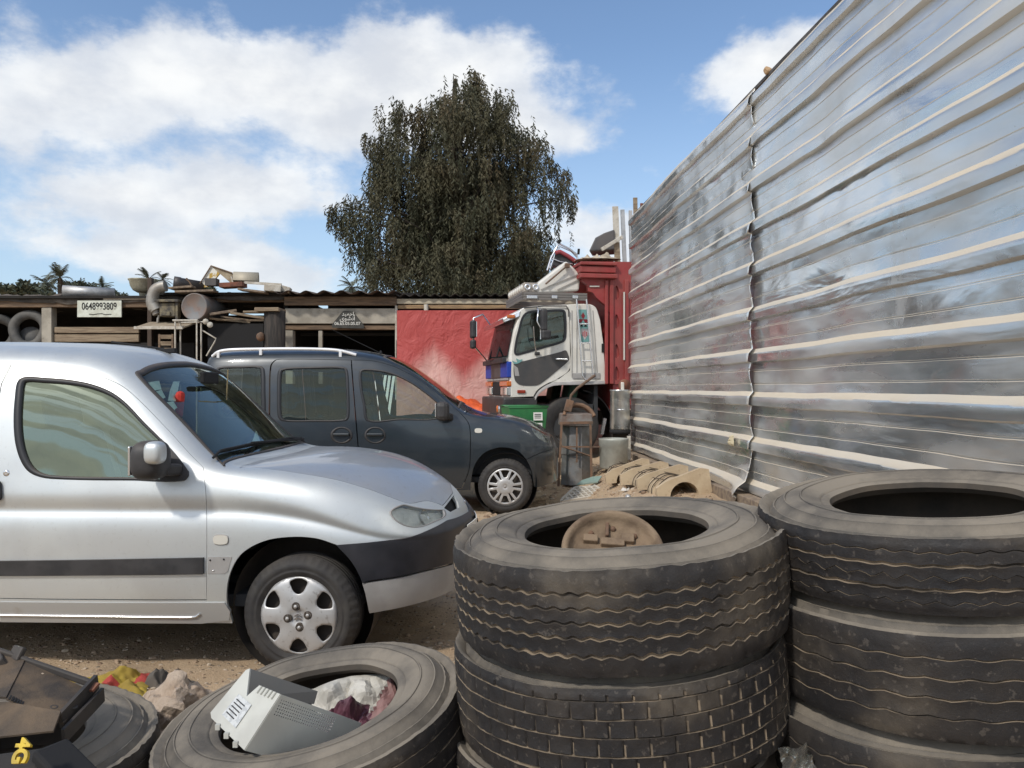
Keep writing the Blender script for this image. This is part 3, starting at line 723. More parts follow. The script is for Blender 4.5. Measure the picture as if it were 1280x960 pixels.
def car_wheel(parent, c, Rt, W, hub_r, kind, sg=1, steer=0.0):
    """c in the car's coordinates; sg=1: outer face to -y"""
    root = empty('wheel', c); root.parent = parent; root.rotation_euler = (0, 0, steer); ax = (0, -sg, 0)
    b = MB(); prof = [(hub_r - .005, W / 2 - .015), (hub_r + .008, W / 2 - .004), (hub_r + .02, W / 2), (hub_r + .023, W / 2 + .002), (hub_r + .030, W / 2 + .002), (hub_r + .033, W / 2)]
    for i in range(7):
        t = (i + 1) / 7; prof.append((hub_r + .034 + (Rt - .018 - hub_r - .034) * t, W / 2 + .006 * math.sin(math.pi * t) - .010 * t * t))
    prof += [(Rt - .006, W / 2 - .022), (Rt, W / 2 - .036)]
    for q in (.045, .012, -.018, -.048): prof += [(Rt + .001, q + .006), (Rt - .007, q + .004), (Rt - .007, q - .004), (Rt + .001, q - .006)]
    prof += [(Rt, -W / 2 + .036), (Rt - .02, -W / 2 + .012), (hub_r, -W / 2 + .01)]
    n = 132; b.lathe(prof, axis=ax, n=n)
    P = len(prof); M = orient(ax)
    for k in range(n):           # shoulder blocks
        if k % 3 == 0:
            for i in range(11, 15):
                v = Vector(b.v[k * P + i]); rad = Vector((v.x, 0, v.z)); rad.length; b.v[k * P + i] = tuple(v - rad.normalized() * .006)
    ty = b.build('tyre', M_CARTYRE, root)
    d = MB(); d.lathe([(hub_r, -W / 2 + .02), (hub_r, W / 2 - .03), (hub_r - .02, W / 2 - .045), (.05, W / 2 - .06), (.0, W / 2 - .06)], axis=ax, n=40); d.build('rim', M_UNDER if kind != 'steel' else M_GREYPL, root)
    o = W / 2
    if kind == 'six_hole':
        holes = []
        for k in range(6):
            a = math.pi / 2 + k * math.pi / 3; H = []
            for (rr, da) in ((.174, -.26), (.152, -.255), (.124, -.19), (.110, 0), (.124, .19), (.152, .255), (.174, .26), (.183, .13), (.185, 0), (.183, -.13)): H.append((rr * math.cos(a + da), rr * math.sin(a + da)))
            holes.append(smooth_loop(H, 30))
        zf = lambda r, a: o - .004 + .020 * (1 - (r / .195) ** 2) - .012 * sstep(.05, .03, r) - (.006 * sstep(.178, .195, r)) + .0035 * math.cos(6 * (a - math.pi / 2) + math.pi) * sstep(.05, .14, r)
        h = disc_with_holes(.195, holes, zf, 'hubcap', M_HUB, root, axis=ax)
        for k in range(4):
            a = R(100 + 90 * k); q = MB(); q.lathe([(.0, o + .021), (.010, o + .020), (.012, o + .012), (.013, o + .0145), (.021, o + .0150), (.023, o + .008)], c=M @ Vector((.052 * math.cos(a), .052 * math.sin(a), 0)), axis=ax, n=14); q.build('wheel_bolt', M_UNDER, h); q = MB(); q.lathe([(0, o + .0235), (.009, o + .0225), (.010, o + .012)], c=M @ Vector((.052 * math.cos(a), .052 * math.sin(a), 0)), axis=ax, n=8); q.build('bolt_cap', M_HUB, h)
        ch = MB()
        for s2 in (-1, 1):
            for dz in (-.010, .006):
                a0 = M @ Vector((s2 * .017, 0, o + .012)); a1 = M @ Vector((0, 0, o + .012))
                ch.bar(Vector((a0.x, a0.y, dz - .004)), Vector((0, a1.y, dz + .006)), .004, .006)
        ch.build('chevron_badge', M_CHROME, h)
    else:                        # six pairs of straight spokes
        holes = []; Rr = hub_r + .012
        for k in range(6):
            a = R(30) + k * math.pi / 3
            for (a0, a1, ri) in ((-.30, .30, .105), (.40, .647, .088)):
                m = (a0 + a1) / 2 + a; w = (a1 - a0) / 2
                H = [(ri * math.cos(m - w * .55), ri * math.sin(m - w * .55)), (ri * math.cos(m + w * .55), ri * math.sin(m + w * .55))]
                for da in (.9, .45, 0, -.45, -.9): H.append(((Rr - .022) * math.cos(m + w * da), (Rr - .022) * math.sin(m + w * da)))
                holes.append(np.array(H))
        zf = lambda r, a: o - .004 + .018 * (1 - (r / Rr) ** 2) - .008 * sstep(.03, .02, r) + .006 * sstep(.09, .07, r)
        h = disc_with_holes(Rr, holes, zf, 'hubcap', M_HUB, root, axis=ax)
        q = MB(); q.lathe([(.0, o + .020), (.018, o + .018), (.020, o + .010)], axis=ax, n=4); q.build('hub_badge', M_GREYPL, h)
    return root
def seat(parent, x, y, material, hr=True, red=False):
    """car seat facing +x"""
    s_ = empty('seat', (x, y, 0)); s_.parent = parent
    b = MB(); b.box((.1, 0, .50), (.52, .50, .16)); b.build('cushion', material, s_, bevel=.05)
    b = MB(); b.box((-.24, 0, .86), (.14, .48, .66), (0, R(-16), 0)); b.build('backrest', material, s_, bevel=.05)
    if hr: b = MB(); b.box((-.37, 0, 1.27), (.09, .27, .19), (0, R(-12), 0)); b.build('headrest', M_RED if red else material, s_, bevel=.04)
def steering(parent, c):
    b = MB(); M = orient((-.9, 0, .45)); b.tube([Vector(c) + M @ Vector((.19 * math.cos(a), .19 * math.sin(a), 0)) for a in [2 * math.pi * k / 28 for k in range(28)]], .014, 8, closed=True)
    for a in (0, 2.1, 4.2): b.bar(Vector(c), Vector(c) + M @ Vector((.185 * math.cos(a), .185 * math.sin(a), 0)), .03, .012)
    b.build('steering_wheel', M_BLACK, parent)
def ccloop(*parts): return np.concatenate([np.atleast_2d(p) for p in parts])
def build_silver():
    L = Loft(_rows_silver(), SV_WY, -1.04, R(-1.5)); ox = L.ox
    root = empty('silver_van', (ox, SV_WY, 0), 'dusty silver van with black front bumper, parked side on nearest the camera', 'van', rz=L.yaw)
    iv = lambda pts, **k: L.inv(pts, **k)
    # --- lines traced on the near side
    win = iv(smooth_loop([(26, 474), (57, 473), (103, 478), (134, 488), (155, 502), (180, 528), (204, 552), (224, 575), (236, 590), (227, 601), (167, 600), (64, 598), (38, 590), (25, 570), (19, 540), (20, 497)], 110, sharp=(8,)), t0=.40, t1=.85)
    top = iv(smooth_loop([(14, 456), (64, 459), (104, 464), (144, 478), (165, 492), (206, 533), (240, 570), (254, 584)], 40, closed=False), t0=.40, t1=.9)
    dfront = iv(smooth_loop([(254, 584), (257.5, 620), (258.5, 660), (258, 750)], 24, closed=False), t0=0, t1=.8)
    dbot = iv([(258, 750), (200, 750), (120, 749.5), (60, 749), (0, 748)], t0=0, t1=.4)
    s_r, t_b = dbot[-1]; srear = max(0.0, s_r - .012)
    drear = np.array([(srear, t) for t in np.linspace(t_b, top[0, 1] - .05, 12)])
    door = ccloop(top, dfront[1:], dbot[1:], drear[1:])
    # --- windscreen, hood
    wsl = iv(smooth_loop([(280, 583), (262, 565), (225, 525), (190, 490), (172, 470.5), (170, 466), (176, 463.5)], 30, closed=False, sharp=()), t0=.55, t1=.99)
    wtop = iv([(196, 461.5)], t0=.8, t1=1.0)
    def s_at_center(x):
        P = L.ev(L.us, np.ones(500)); return float(np.interp(x, P[:, 0], L.us))
    wsc_t = (s_at_center(-1.965), 1.0); wsc_b = (s_at_center(-1.385), 1.0)
    wbot = iv([(311, 580)], t0=.7, t1=1.0)
    def bez(a, b, n=8, skip=True):
        a, b = np.array(a), np.array(b); return np.array([a + (b - a) * k / n for k in range(1 if skip else 0, n + 1)])
    half = ccloop([wsc_b], bez(wsc_b, wsl[0], 10)[:-1], wsl, bez(wsl[-1], wsc_t, 10))
    ws = both(half)
    hn = iv(smooth_loop([(300, 585), (309, 583), (365, 590), (421, 600), (460, 611), (490, 622), (512, 629), (532, 626), (546, 629), (553, 632), (560, 624), (566, 616)], 60, closed=False, sharp=(1, 9)), t0=.45, t1=.97)
    hc_f = (s_at_center(-.385) if False else min(.985, hn[-1, 0] + .03), 1.0); hc_b = (s_at_center(-1.285), 1.0)
    hood = both(ccloop([hc_b], bez(hc_b, hn[0], 8)[:-1], hn, bez(hn[-1], hc_f, 6)))
    cowl = both(ccloop([(wsc_b[0] + .001, 1.0)], bez(wsc_b, wsl[0], 8)[:-1] + [.002, 0], [wsl[0] + [.004, .0]], bez(hn[0], hc_b, 8, False) - [.002, 0]))
    # --- wheel arch, bumper, lamp
    arch = iv(smooth_loop([(290, 776), (283, 750), (287, 718), (302, 692), (331, 676), (365, 671), (396, 673), (421, 681)], 48, closed=False), t0=0, t1=.6)
    barch = iv(smooth_loop([(421, 681), (440, 702), (453, 728), (462, 768)], 20, closed=False), t0=0, t1=.6)
    btop = iv(smooth_loop([(421, 681), (470, 677), (512, 671), (535, 663), (553, 654), (568, 642), (578, 630)], 40, closed=False), t0=.1, t1=.6)
    bbot = iv(smooth_loop([(453, 726), (500, 719), (530, 712), (562, 704)], 24, closed=False), t0=0, t1=.5)
    bt_c = (1.0, btop[-1, 1] - .004); bb_c = (1.0, bbot[-1, 1] - .004)
    lamp = iv(smooth_loop([(488, 640), (494, 650), (508, 657.5), (525, 658.5), (543, 652), (556, 645), (554, 637), (542, 631), (520, 629), (500, 632)], 70), t0=.2, t1=.75)
    grille = iv([(555, 635), (562, 626), (567, 619), (572, 627), (574, 634), (563, 640)], t0=.35, t1=.95)
    kb = int(np.argmin(((barch - bbot[0]) ** 2).sum(1)))
    # --- body shell
    a0 = arch[0].copy(); a0[1] = 0; a1 = barch[-1].copy(); a1[1] = 0
    bodyhalf = ccloop([(0, 1.0)], [(0, t) for t in np.linspace(.93, 0, 16)], [(s, 0) for s in np.linspace(.01, a0[0] - .004, 40)], [a0], arch[1:], btop[1:], bez(btop[-1], bt_c, 4), [(1.0, t) for t in np.linspace(bt_c[1] + .02, 1.0, 8)])
    outl = both(bodyhalf)
    rearwin = np.array([(s, t) for s, t in [(.03, .60), (.10, .60), (.11, .62), (.11, .70), (.105, .73), (.04, .73), (.03, .70), (.03, .62)]])
    gap = .0022
    dholes = off_st(door, -gap)
    holes = [dholes, mir(dholes), off_st(ws, -.001), off_st(hood, -.0035), off_st(lamp, -.002), mir(off_st(lamp, -.002)), grille, mir(grille), rearwin, mir(rearwin)]
    dents = lambda P, st: np.array([.0022 * fbm(p[0] * 3.1, p[1] * 3, p[2] * 3.1, 2) for p in P])
    cut(L, 'body_shell', outl, holes, M_SILVER, root, res=.035, sides=(1,), displace=dents)
    for lp, sg in ((door, 1), (mir(door), -1)):
        w_ = win if sg > 0 else mir(win)
        d = cut(L, 'door', off_st(lp, gap), [off_st(w_, -.001)], M_SILVER, root, res=.035, sides=(1,), displace=dents)[0]
        window(L, d, w_, M_GLASS, M_SEAL, sides=(1,), w_seal=.024)
        if sg > 0: near_door = d
    cut(L, 'hood', off_st(hood, gap), [], mat('silver_hood_paint', (.42, .455, .50), .30, .55, col2=(.36, .39, .43), scale=1.6, lo=.4, hi=.7, coat=.6, dust=.16, updust=.22, dustcol=(.34, .31, .28), spots=.2, spotcol=(.24, .20, .17), spotscale=30), root, res=.035, sides=(1,), displace=dents)
    g = cut(L, 'windscreen', off_st(ws, .02), [], M_WSCREEN, root, res=.06, sides=(1,), thick=0, inset=.006)[0]
    ring_st(L, 'windscreen_seal', off_st(ws, -.006), off_st(ws, .032), M_SEAL, g, sides=(1,))
    cut(L, 'cowl_panel', cowl, [], M_BLKPL, root, res=.05, sides=(1,), inset=.012, thick=.01)
    for rw in (rearwin, mir(rearwin)): window(L, root, smooth_loop(rw, 60), M_GLASS, M_SEAL, sides=(1,), name='rear_window')
    # black bumper and grey apron wrap round the nose
    bump = both(ccloop([bt_c], bez(bt_c, btop[-1], 4), btop[::-1][1:], barch[1:kb + 1], bbot[1:], bez(bbot[-1], bb_c, 4)))
    bump = ccloop(bump)
    half_b = ccloop([(1.0, bt_c[1])], btop[::-1], barch[1:kb + 1], bbot[1:], [(1.0, bb_c[1])])
    half_b = np.array(half_b)
    cut(L, 'front_bumper', half_b, [], M_BUMPER, root, res=.03, sides=(1, -1), inset=-.014, thick=.03, mirror_join=True)
    half_a = ccloop([(1.0, bb_c[1] - .006)], bbot[::-1] - [0, .006], barch[kb + 2:], [a1], [(s, 0) for s in np.linspace(a1[0] + .01, .999, 14)], [(1.0, 0)])
    cut(L, 'bumper_apron', half_a, [], M_GREYPL, root, res=.03, sides=(1, -1), inset=-.008, thick=.02, mirror_join=True)
    # headlight: glass cover, inner housing, reflector bowls
    for lp, sg in ((lamp, 1), (mir(lamp), -1)):
        hl = cut(L, 'headlight', off_st(lp, .003), [], M_LAMPG, root, res=.03, sides=(1,), thick=0, inset=.002)[0]
        cut(L, 'lamp_housing', off_st(lp, .004), [], mat('lamp_reflector', (.90, .90, .87), .35, .15, col2=(.74, .74, .71), scale=16), hl, res=.03, sides=(1,), thick=0, inset=.020)
        ring_st(L, 'lamp_rim', off_st(lp, -.006), off_st(lp, .010), M_CHROME if False else M_GREYPL, hl, sides=(1,))
        c = lp.mean(0); P = L.out(L.ev([c[0] + .004], [c[1]]), 1)[0]; nv = L.out(L.nrm([c[0]], [c[1]]) + [ox, 0, 0], 1)[0]
        for dx, rr in ((.030, .042), (-.055, .034)):
            q = MB(); q.lathe([(rr, 0), (rr * .8, -.012), (rr * .4, -.022), (.004, -.025)], c=Vector(P) - Vector(nv) * .018 + Vector((dx, dx * .9 * sg, 0)), axis=Vector(nv) * .6 + Vector((.5, 0, 0)), n=20); q.build('reflector', M_CHROME, hl)
        k = (lp * [1, 1]); dv = [0.42 * k[0] + .58 * k[35]]
    inner = MB(); 
    cut(L, 'grille', off_st(grille, -.006), [], M_BLACK, root, res=.03, sides=(1, -1), inset=.03, thick=0)
    bd = MB(); cpt = L.out(L.ev([.985], [.80]), 1)[0]
    for dz in (0, .028):
        for s2 in (-1, 1): bd.bar((cpt[0] - .012 + .02, s2 * .055, cpt[2] - .05 + dz - .012), (cpt[0] + .015 + .02, 0, cpt[2] - .05 + dz + .012), .012, .014)
    bd.build('chevron_badge', M_CHROME, root)
    # plate
    def st_front(y, z):          # point of the nose at lateral y and height z
        q = np.array([.97, .3])
        m = L.us > .8; G = L.grid[:, m][L.ut < .75]; dd = (G[..., 1] - y) ** 2 + (G[..., 2] - z) ** 2; k = np.unravel_index(np.argmin(dd), dd.shape); return (L.us[m][k[1]], L.ut[k[0]])
    zs = (.515, .625)
    pts = [st_front(.26, zs[1]), st_front(.13, zs[1]), (1.0, st_front(.0, zs[1])[1]), (1.0, st_front(.0, zs[0])[1]), st_front(.13, zs[0]), st_front(.26, zs[0])]
    pl = cut(L, 'number_plate', pts, [], mat('plate_white', (.70, .70, .66), .5, dust=.2), root, res=.03, sides=(1, -1), inset=-.026, thick=.006, mirror_join=True)[0]
    for y in (.22, .18, .13, .08, .03, -.06, -.12, -.18, -.23):
        a_, c_ = st_front(abs(y), .60), st_front(abs(y), .54); sg = 1 if y > 0 else -1; st2 = np.array([a_, c_]); P = L.out(L.ev(st2[:, 0], st2[:, 1]) + L.nrm(st2[:, 0], st2[:, 1]) * .0275, sg); bb = MB(); bb.bar(P[0], P[1], .004, .014); bb.build('plate_stroke', M_BLACK, pl)
    # rub strip, sill line, patch, repeater, lock, handle
    strip = ccloop(iv([(0, 701), (60, 700), (130, 699), (200, 697.5), (255, 696.5)], t0=0, t1=.5), iv([(255, 717), (200, 718), (130, 718.5), (60, 719), (0, 719.5)], t0=0, t1=.5)); strip[0, 0] = strip[-1, 0] = srear + .002
    for lp in (strip, mir(strip)): cut(L, 'rub_strip', lp, [], M_BLKPL, near_door if lp is strip else root, res=.04, sides=(1,), inset=-.014, thick=.014)
    sl = iv([(0, 768), (120, 769.5), (235, 771), (246, 770), (251, 766)], t0=0, t1=.3)
    P = L.ev(sl[:, 0], sl[:, 1]) + L.nrm(sl[:, 0], sl[:, 1]) * .009; b = MB(); b.tube([tuple(p) for p in L.out(P, 1)], .006, 6); b.build('sill_trim', M_CHROME, root)
    sill = ccloop(iv([(0, 752), (120, 753), (281, 753), (288, 764)], t0=0, t1=.4), iv([(287, 775)], t0=0, t1=.3), [(sl[4, 0], .0), (sl[1, 0], .0), (sl[0, 0], 0.0)])
    cut(L, 'rocker_panel', sill, [], mat('muddy_silver', (.42, .42, .41), .45, .4, col2=(.27, .22, .16), scale=3, lo=.56, hi=.72), root, res=.04, sides=(1,), inset=-.006, thick=.02)
    patch = iv([(260, 696), (290, 696), (285, 714), (281, 717), (260, 717)], t0=0, t1=.5); cut(L, 'fender_patch', patch, [], M_GREYPL, root, res=.03, sides=(1,), inset=-.003, thick=.004)
    for (px, py) in ((263, 700), (280, 699), (267, 713)):
        s = iv([(px, py)], t0=0, t1=.5); P = L.out(L.ev(s[:, 0], s[:, 1]), 1)[0]; b = MB(); b.lathe([(0, .007), (.004, .006), (.005, 0)], c=P, axis=(0, -1, 0), n=10); b.build('screw', M_CHROME if px == 267 else M_BLACK, root)
    ind = iv(smooth_loop([(268.5, 670), (284, 670), (284, 679), (268.5, 679)], 32), t0=.1, t1=.6); cut(L, 'side_repeater', ind, [], M_CREAM, root, res=.02, sides=(1, -1), inset=-.008, thick=.01)
    ring_st(L, 'repeater_rim', off_st(ind, -.006), off_st(ind, .001), M_GREYPL, root, sides=(1,))
    s = iv([(8, 591.5)], t0=.3, t1=.7); P = L.out(L.ev(s[:, 0], s[:, 1]), 1)[0]; b = MB(); b.lathe([(0, .004), (.010, .006), (.015, .004), (.017, 0)], c=P, axis=(0, -1, 0), n=20); b.build('door_lock', M_CHROME, near_door)
    hd = iv(smooth_loop([(-8, 601), (1, 602), (2.5, 610), (2, 624), (-8, 626)], 30), t0=.2, t1=.6); cut(L, 'door_handle', hd, [], M_BLKPL, near_door, res=.02, sides=(1,), inset=-.018, thick=.02)
    # mirror
    sail = iv(smooth_loop([(202, 549), (218, 566), (235, 588), (236, 595), (230, 601), (201, 602)], 48, sharp=(0, 5)), t0=.3, t1=.8)
    mr = cut(L, 'door_mirror', sail, [], M_BLKPL, near_door, res=.025, sides=(1,), inset=-.012, thick=.012)[0]
    def blob(c, size, e=3.2, n=20):
        vs = []; fs = []
        for i in range(n + 1):
            th = -math.pi / 2 + math.pi * i / n
            for k in range(2 * n):
                ph = math.pi * k / n; f = lambda v: math.copysign(abs(v) ** (2 / e), v)
                vs.append((c[0] + size[0] / 2 * f(math.cos(th)) * f(math.cos(ph)), c[1] + size[1] / 2 * f(math.cos(th)) * f(math.sin(ph)), c[2] + size[2] / 2 * f(math.sin(th))))
        for i in range(n):
            for k in range(2 * n): fs.append((i * 2 * n + k, i * 2 * n + (k + 1) % (2 * n), (i + 1) * 2 * n + (k + 1) % (2 * n), (i + 1) * 2 * n + k))
        return vs, fs
    def loc(px, py, d):
        w = at(px, py, d); dx = w.x - ox; dy = w.y - SV_WY; c_, s_ = math.cos(-L.yaw), math.sin(-L.yaw); return Vector((dx * c_ - dy * s_, dx * s_ + dy * c_, w.z))
    c = loc(188.5, 575, 3.86); b = MB(); b.add(*blob(c, (.150, .20, .188)), 0, True); b.build('mirror_housing', M_BLKPL, mr)
    c2 = loc(194, 566, 3.785); b = MB(); b.add(*blob(c2, (.088, .10, .108)), 0, True); b.build('mirror_cap', M_SILVER, mr)
    q = c + Vector((-.07, .0, 0)); b = MB(); b.box(q, (.012, .15, .14)); b.build('mirror_glass', M_CHROME, mr, bevel=.005)
    b = MB(); b.bar(c + Vector((.02, .02, -.05)), c + Vector((.07, .14, -.06)), .07, .06); b.build('mirror_arm', M_BLKPL, mr, bevel=.015)
    # wipers, aerial stub, roof gutter line
    for k, (pa, pb) in enumerate((((392, 553), (281, 567)), )):
        pass
    wp = L.ev([wsc_b[0] - .004, wsc_b[0] - .020, wsc_b[0] - .040], [.78, .93, 1.08]) ; wn = L.nrm([.6, .6, .6], [.9, .9, .9])
    def wiper(ts, ss):
        s_ = np.array(ss); t_ = np.array(ts); P = L.out(L.ev(s_, t_) + L.nrm(s_, t_) * .022, 1); w = MB(); w.tube([tuple(p) for p in P], .007, 6)
        P2 = L.out(L.ev(s_, t_) + L.nrm(s_, t_) * .008, 1); w.tube([tuple(p) for p in P2[1:]], .005, 6)
        P3 = L.out(L.ev([s_[-1] + .012, s_[2]], [t_[-1], t_[2]]) + L.nrm([s_[-1], s_[2]], [t_[-1], t_[2]]) * .03, 1); w.tube([tuple(p) for p in P3], .008, 6); return w.build('wiper', M_BLACK, root)
    sb = wsc_b[0]
    wiper([.80, .88, .96, 1.04, 1.10], [sb - .017, sb - .024, sb - .026, sb - .020, sb - .008])
    wiper([1.16, 1.20, 1.24, 1.30, 1.34], [sb - .012, sb - .022, sb - .022, sb - .014, sb - .002])
    sA = s_at_center(-2.08); P = Vector(L.out(L.ev([sA], [1.0]), 1)[0]); b = MB(); b.bar(P + Vector((-.07, 0, .005)), P + Vector((.05, 0, .012)), .035, .03); b.bar(P + Vector((-.02, 0, .02)), P + Vector((-.35, 0, .065)), .012, .012); b.build('aerial', M_BLACK, root, bevel=.006)
    # stickers behind the windscreen
    for poly in ([(187, 475), (201, 473), (204, 484), (191, 486)], [(192, 488), (204, 484.5), (209, 494), (199, 499)], [(219, 474), (227, 474), (222, 499), (212, 498)], [(206, 501), (219, 499), (224, 507), (213, 513)], [(214, 512), (221, 508), (219, 526), (213, 519)], [(322, 536), (333, 535), (328, 551), (317, 551)]):
        st = iv(poly, t0=.6, t1=1.0); cut(L, 'windscreen_sticker', st, [], M_PAPER, g, res=.02, sides=(1,), inset=.016, thick=0)
    # interior
    fl = MB(); fl.box((-1.2, 0, .32), (3.0, 1.5, .06)); fl.box((-.62, 0, .62), (.06, 1.46, .58)); fl.box((-.2, 0, .34), (1.5, 1.0, .10)); fl.build('floor_pan', M_DARKIN, root)
    for sg in (1, -1):
        for lx in (.01, -2.69):
            wl = MB(); wl.lathe([(.36, .14), (.36, -.16), (.05, -.16)], c=(lx, -.64 * sg, .30), axis=(0, -sg, 0), n=36); wl.build('wheel_arch_liner', M_UNDER, root)
    da = MB(); da.box((-.52, 0, .84), (.42, 1.40, .20), (0, R(8), 0)); da.box((-.42, 0, .70), (.3, 1.40, .3)); da.build('dashboard', mat('dash', (.07, .068, .06), .8, dust=.4, dustcol=(.20, .17, .13)), root, bevel=.05)
    b = MB(); b.box(loc(224, 506, 4.33), (.045, .06, .15), (0, R(6), 0)); b.build('red_bag', M_RED, root, bevel=.03)
    seat(root, -1.10, -.36, M_SEATF); seat(root, -1.10, .36, M_SEATF); steering(root, (-.72, .36, .93))
    bk = MB(); bk.box((-1.95, 0, .75), (.10, 1.25, .8), (0, R(-8), 0)); bk.build('rear_bench', M_SEATF, root, bevel=.05)
    b = MB(); b.tube([loc(285, 462, 4.8), loc(283, 500, 4.8)], .004, 5); b.lathe([(0, -.03), (.03, -.01), (.03, .01), (0, .03)], c=loc(284, 512, 4.8), n=12); b.build('hanging_ornament', mat('charm', (.25, .20, .10), .6), root)
    b = MB(); b.box(loc(262, 466, 4.75) + Vector((0, 0, -.03)), (.03, .22, .07)); b.build('rear_view_mirror', M_BLACK, root, bevel=.01)
    # wheels
    for lx in (.012, -2.69):
        car_wheel(root, (lx, -.765, .272), .292, .178, .193, 'six_hole', 1, R(-3) if lx > 0 else 0); car_wheel(root, (lx, .765, .272), .292, .178, .193, 'six_hole', -1)
    return L
SILVER = build_silver()
# ------------------------------------------------------------------ dark van: control net (x to the nose)
KV_WY = 9.88
def _rows_dark():
    X = [-3.60, -3.56, -3.3, -2.8, -2.3, -1.85, -1.5, -1.25, -1.03, -.80, -.60, -.42, -.12, .12, .30, .44, .53, .56]
    yl = [.74, .78, .82, .83, .83, .83, .83, .83, .83, .83, .83, .828, .825, .815, .77, .62, .36, 0]
    def side(zs, dy=0.0):
        zs = zs if isinstance(zs, list) else [zs] * 18
        return [(x, max(0, y + dy) if y > 0 else 0, z) for x, y, z in zip(X, yl, zs)]
    r0 = side([.24] * 13 + [.25, .27, .29, .30, .30], -.03); r1 = side(.40, .0); r2 = side(.60, .006); r3 = side([.80] * 12 + [.79, .77, .74, .70, .68, .67], .0)
    r4 = [(x + dx, y - .012 if y > 0 else 0, z) for x, y, z, dx in zip(X, yl, [1.0] * 10 + [1.0, .99, .965, .925, .87, .80, .76, .75], [0] * 13 + [-.01, -.02, -.03, -.04, -.04])]
    r45 = list(zip([-3.58, -3.54, -3.28, -2.8, -2.3, -1.87, -1.54, -1.30, -1.10, -.87, -.65, -.43, -.13, .10, .265, .40, .48, .51], [.70, .735, .77, .78, .78, .78, .78, .785, .79, .80, .80, .80, .79, .77, .71, .56, .32, 0],
                   [1.35] * 5 + [1.345, 1.33, 1.29, 1.22, 1.12, 1.055, 1.03, 1.005, .965, .915, .855, .815, .805]))
    r5 = list(zip([-3.54, -3.50, -3.26, -2.8, -2.3, -1.88, -1.56, -1.33, -1.13, -.89, -.66, -.43, -.14, .08, .235, .36, .43, .46], [.62, .66, .69, .70, .70, .70, .70, .705, .715, .735, .755, .76, .75, .72, .65, .50, .28, 0],
                  [1.70, 1.71, 1.725, 1.73, 1.73, 1.725, 1.69, 1.615, 1.50, 1.325, 1.135, 1.075, 1.05, 1.01, .965, .905, .865, .855]))
    r6 = list(zip([-3.50, -3.46, -3.24, -2.8, -2.3, -1.86, -1.52, -1.28, -1.08, -.83, -.58, -.42, -.15, .05, .19, .30, .37, .40], [.55, .58, .61, .615, .615, .615, .615, .62, .635, .66, .69, .70, .69, .65, .57, .43, .24, 0],
                  [1.80, 1.81, 1.83, 1.835, 1.84, 1.835, 1.79, 1.70, 1.575, 1.39, 1.15, 1.085, 1.07, 1.035, .995, .945, .91, .90]))
    r7 = list(zip([-3.48, -3.44, -3.22, -2.8, -2.3, -1.88, -1.56, -1.32, -1.11, -.85, -.55, -.36, -.14, .05, .18, .27, .33, .36], [.3] * 14 + [.28, .21, .12, 0], [1.84, 1.85, 1.87, 1.88, 1.88, 1.87, 1.82, 1.73, 1.595, 1.40, 1.15, 1.095, 1.085, 1.055, 1.02, .985, .95, .94]))
    r8 = list(zip([-3.48, -3.44, -3.22, -2.8, -2.3, -1.88, -1.56, -1.31, -1.10, -.84, -.53, -.34, -.14, .05, .17, .26, .31, .33], [0] * 18, [1.845, 1.855, 1.875, 1.885, 1.885, 1.875, 1.825, 1.735, 1.60, 1.405, 1.155, 1.10, 1.09, 1.06, 1.025, .99, .965, .955]))
    return [r0, r1, r2, r3, r4, r45, r5, r6, r7, r8]
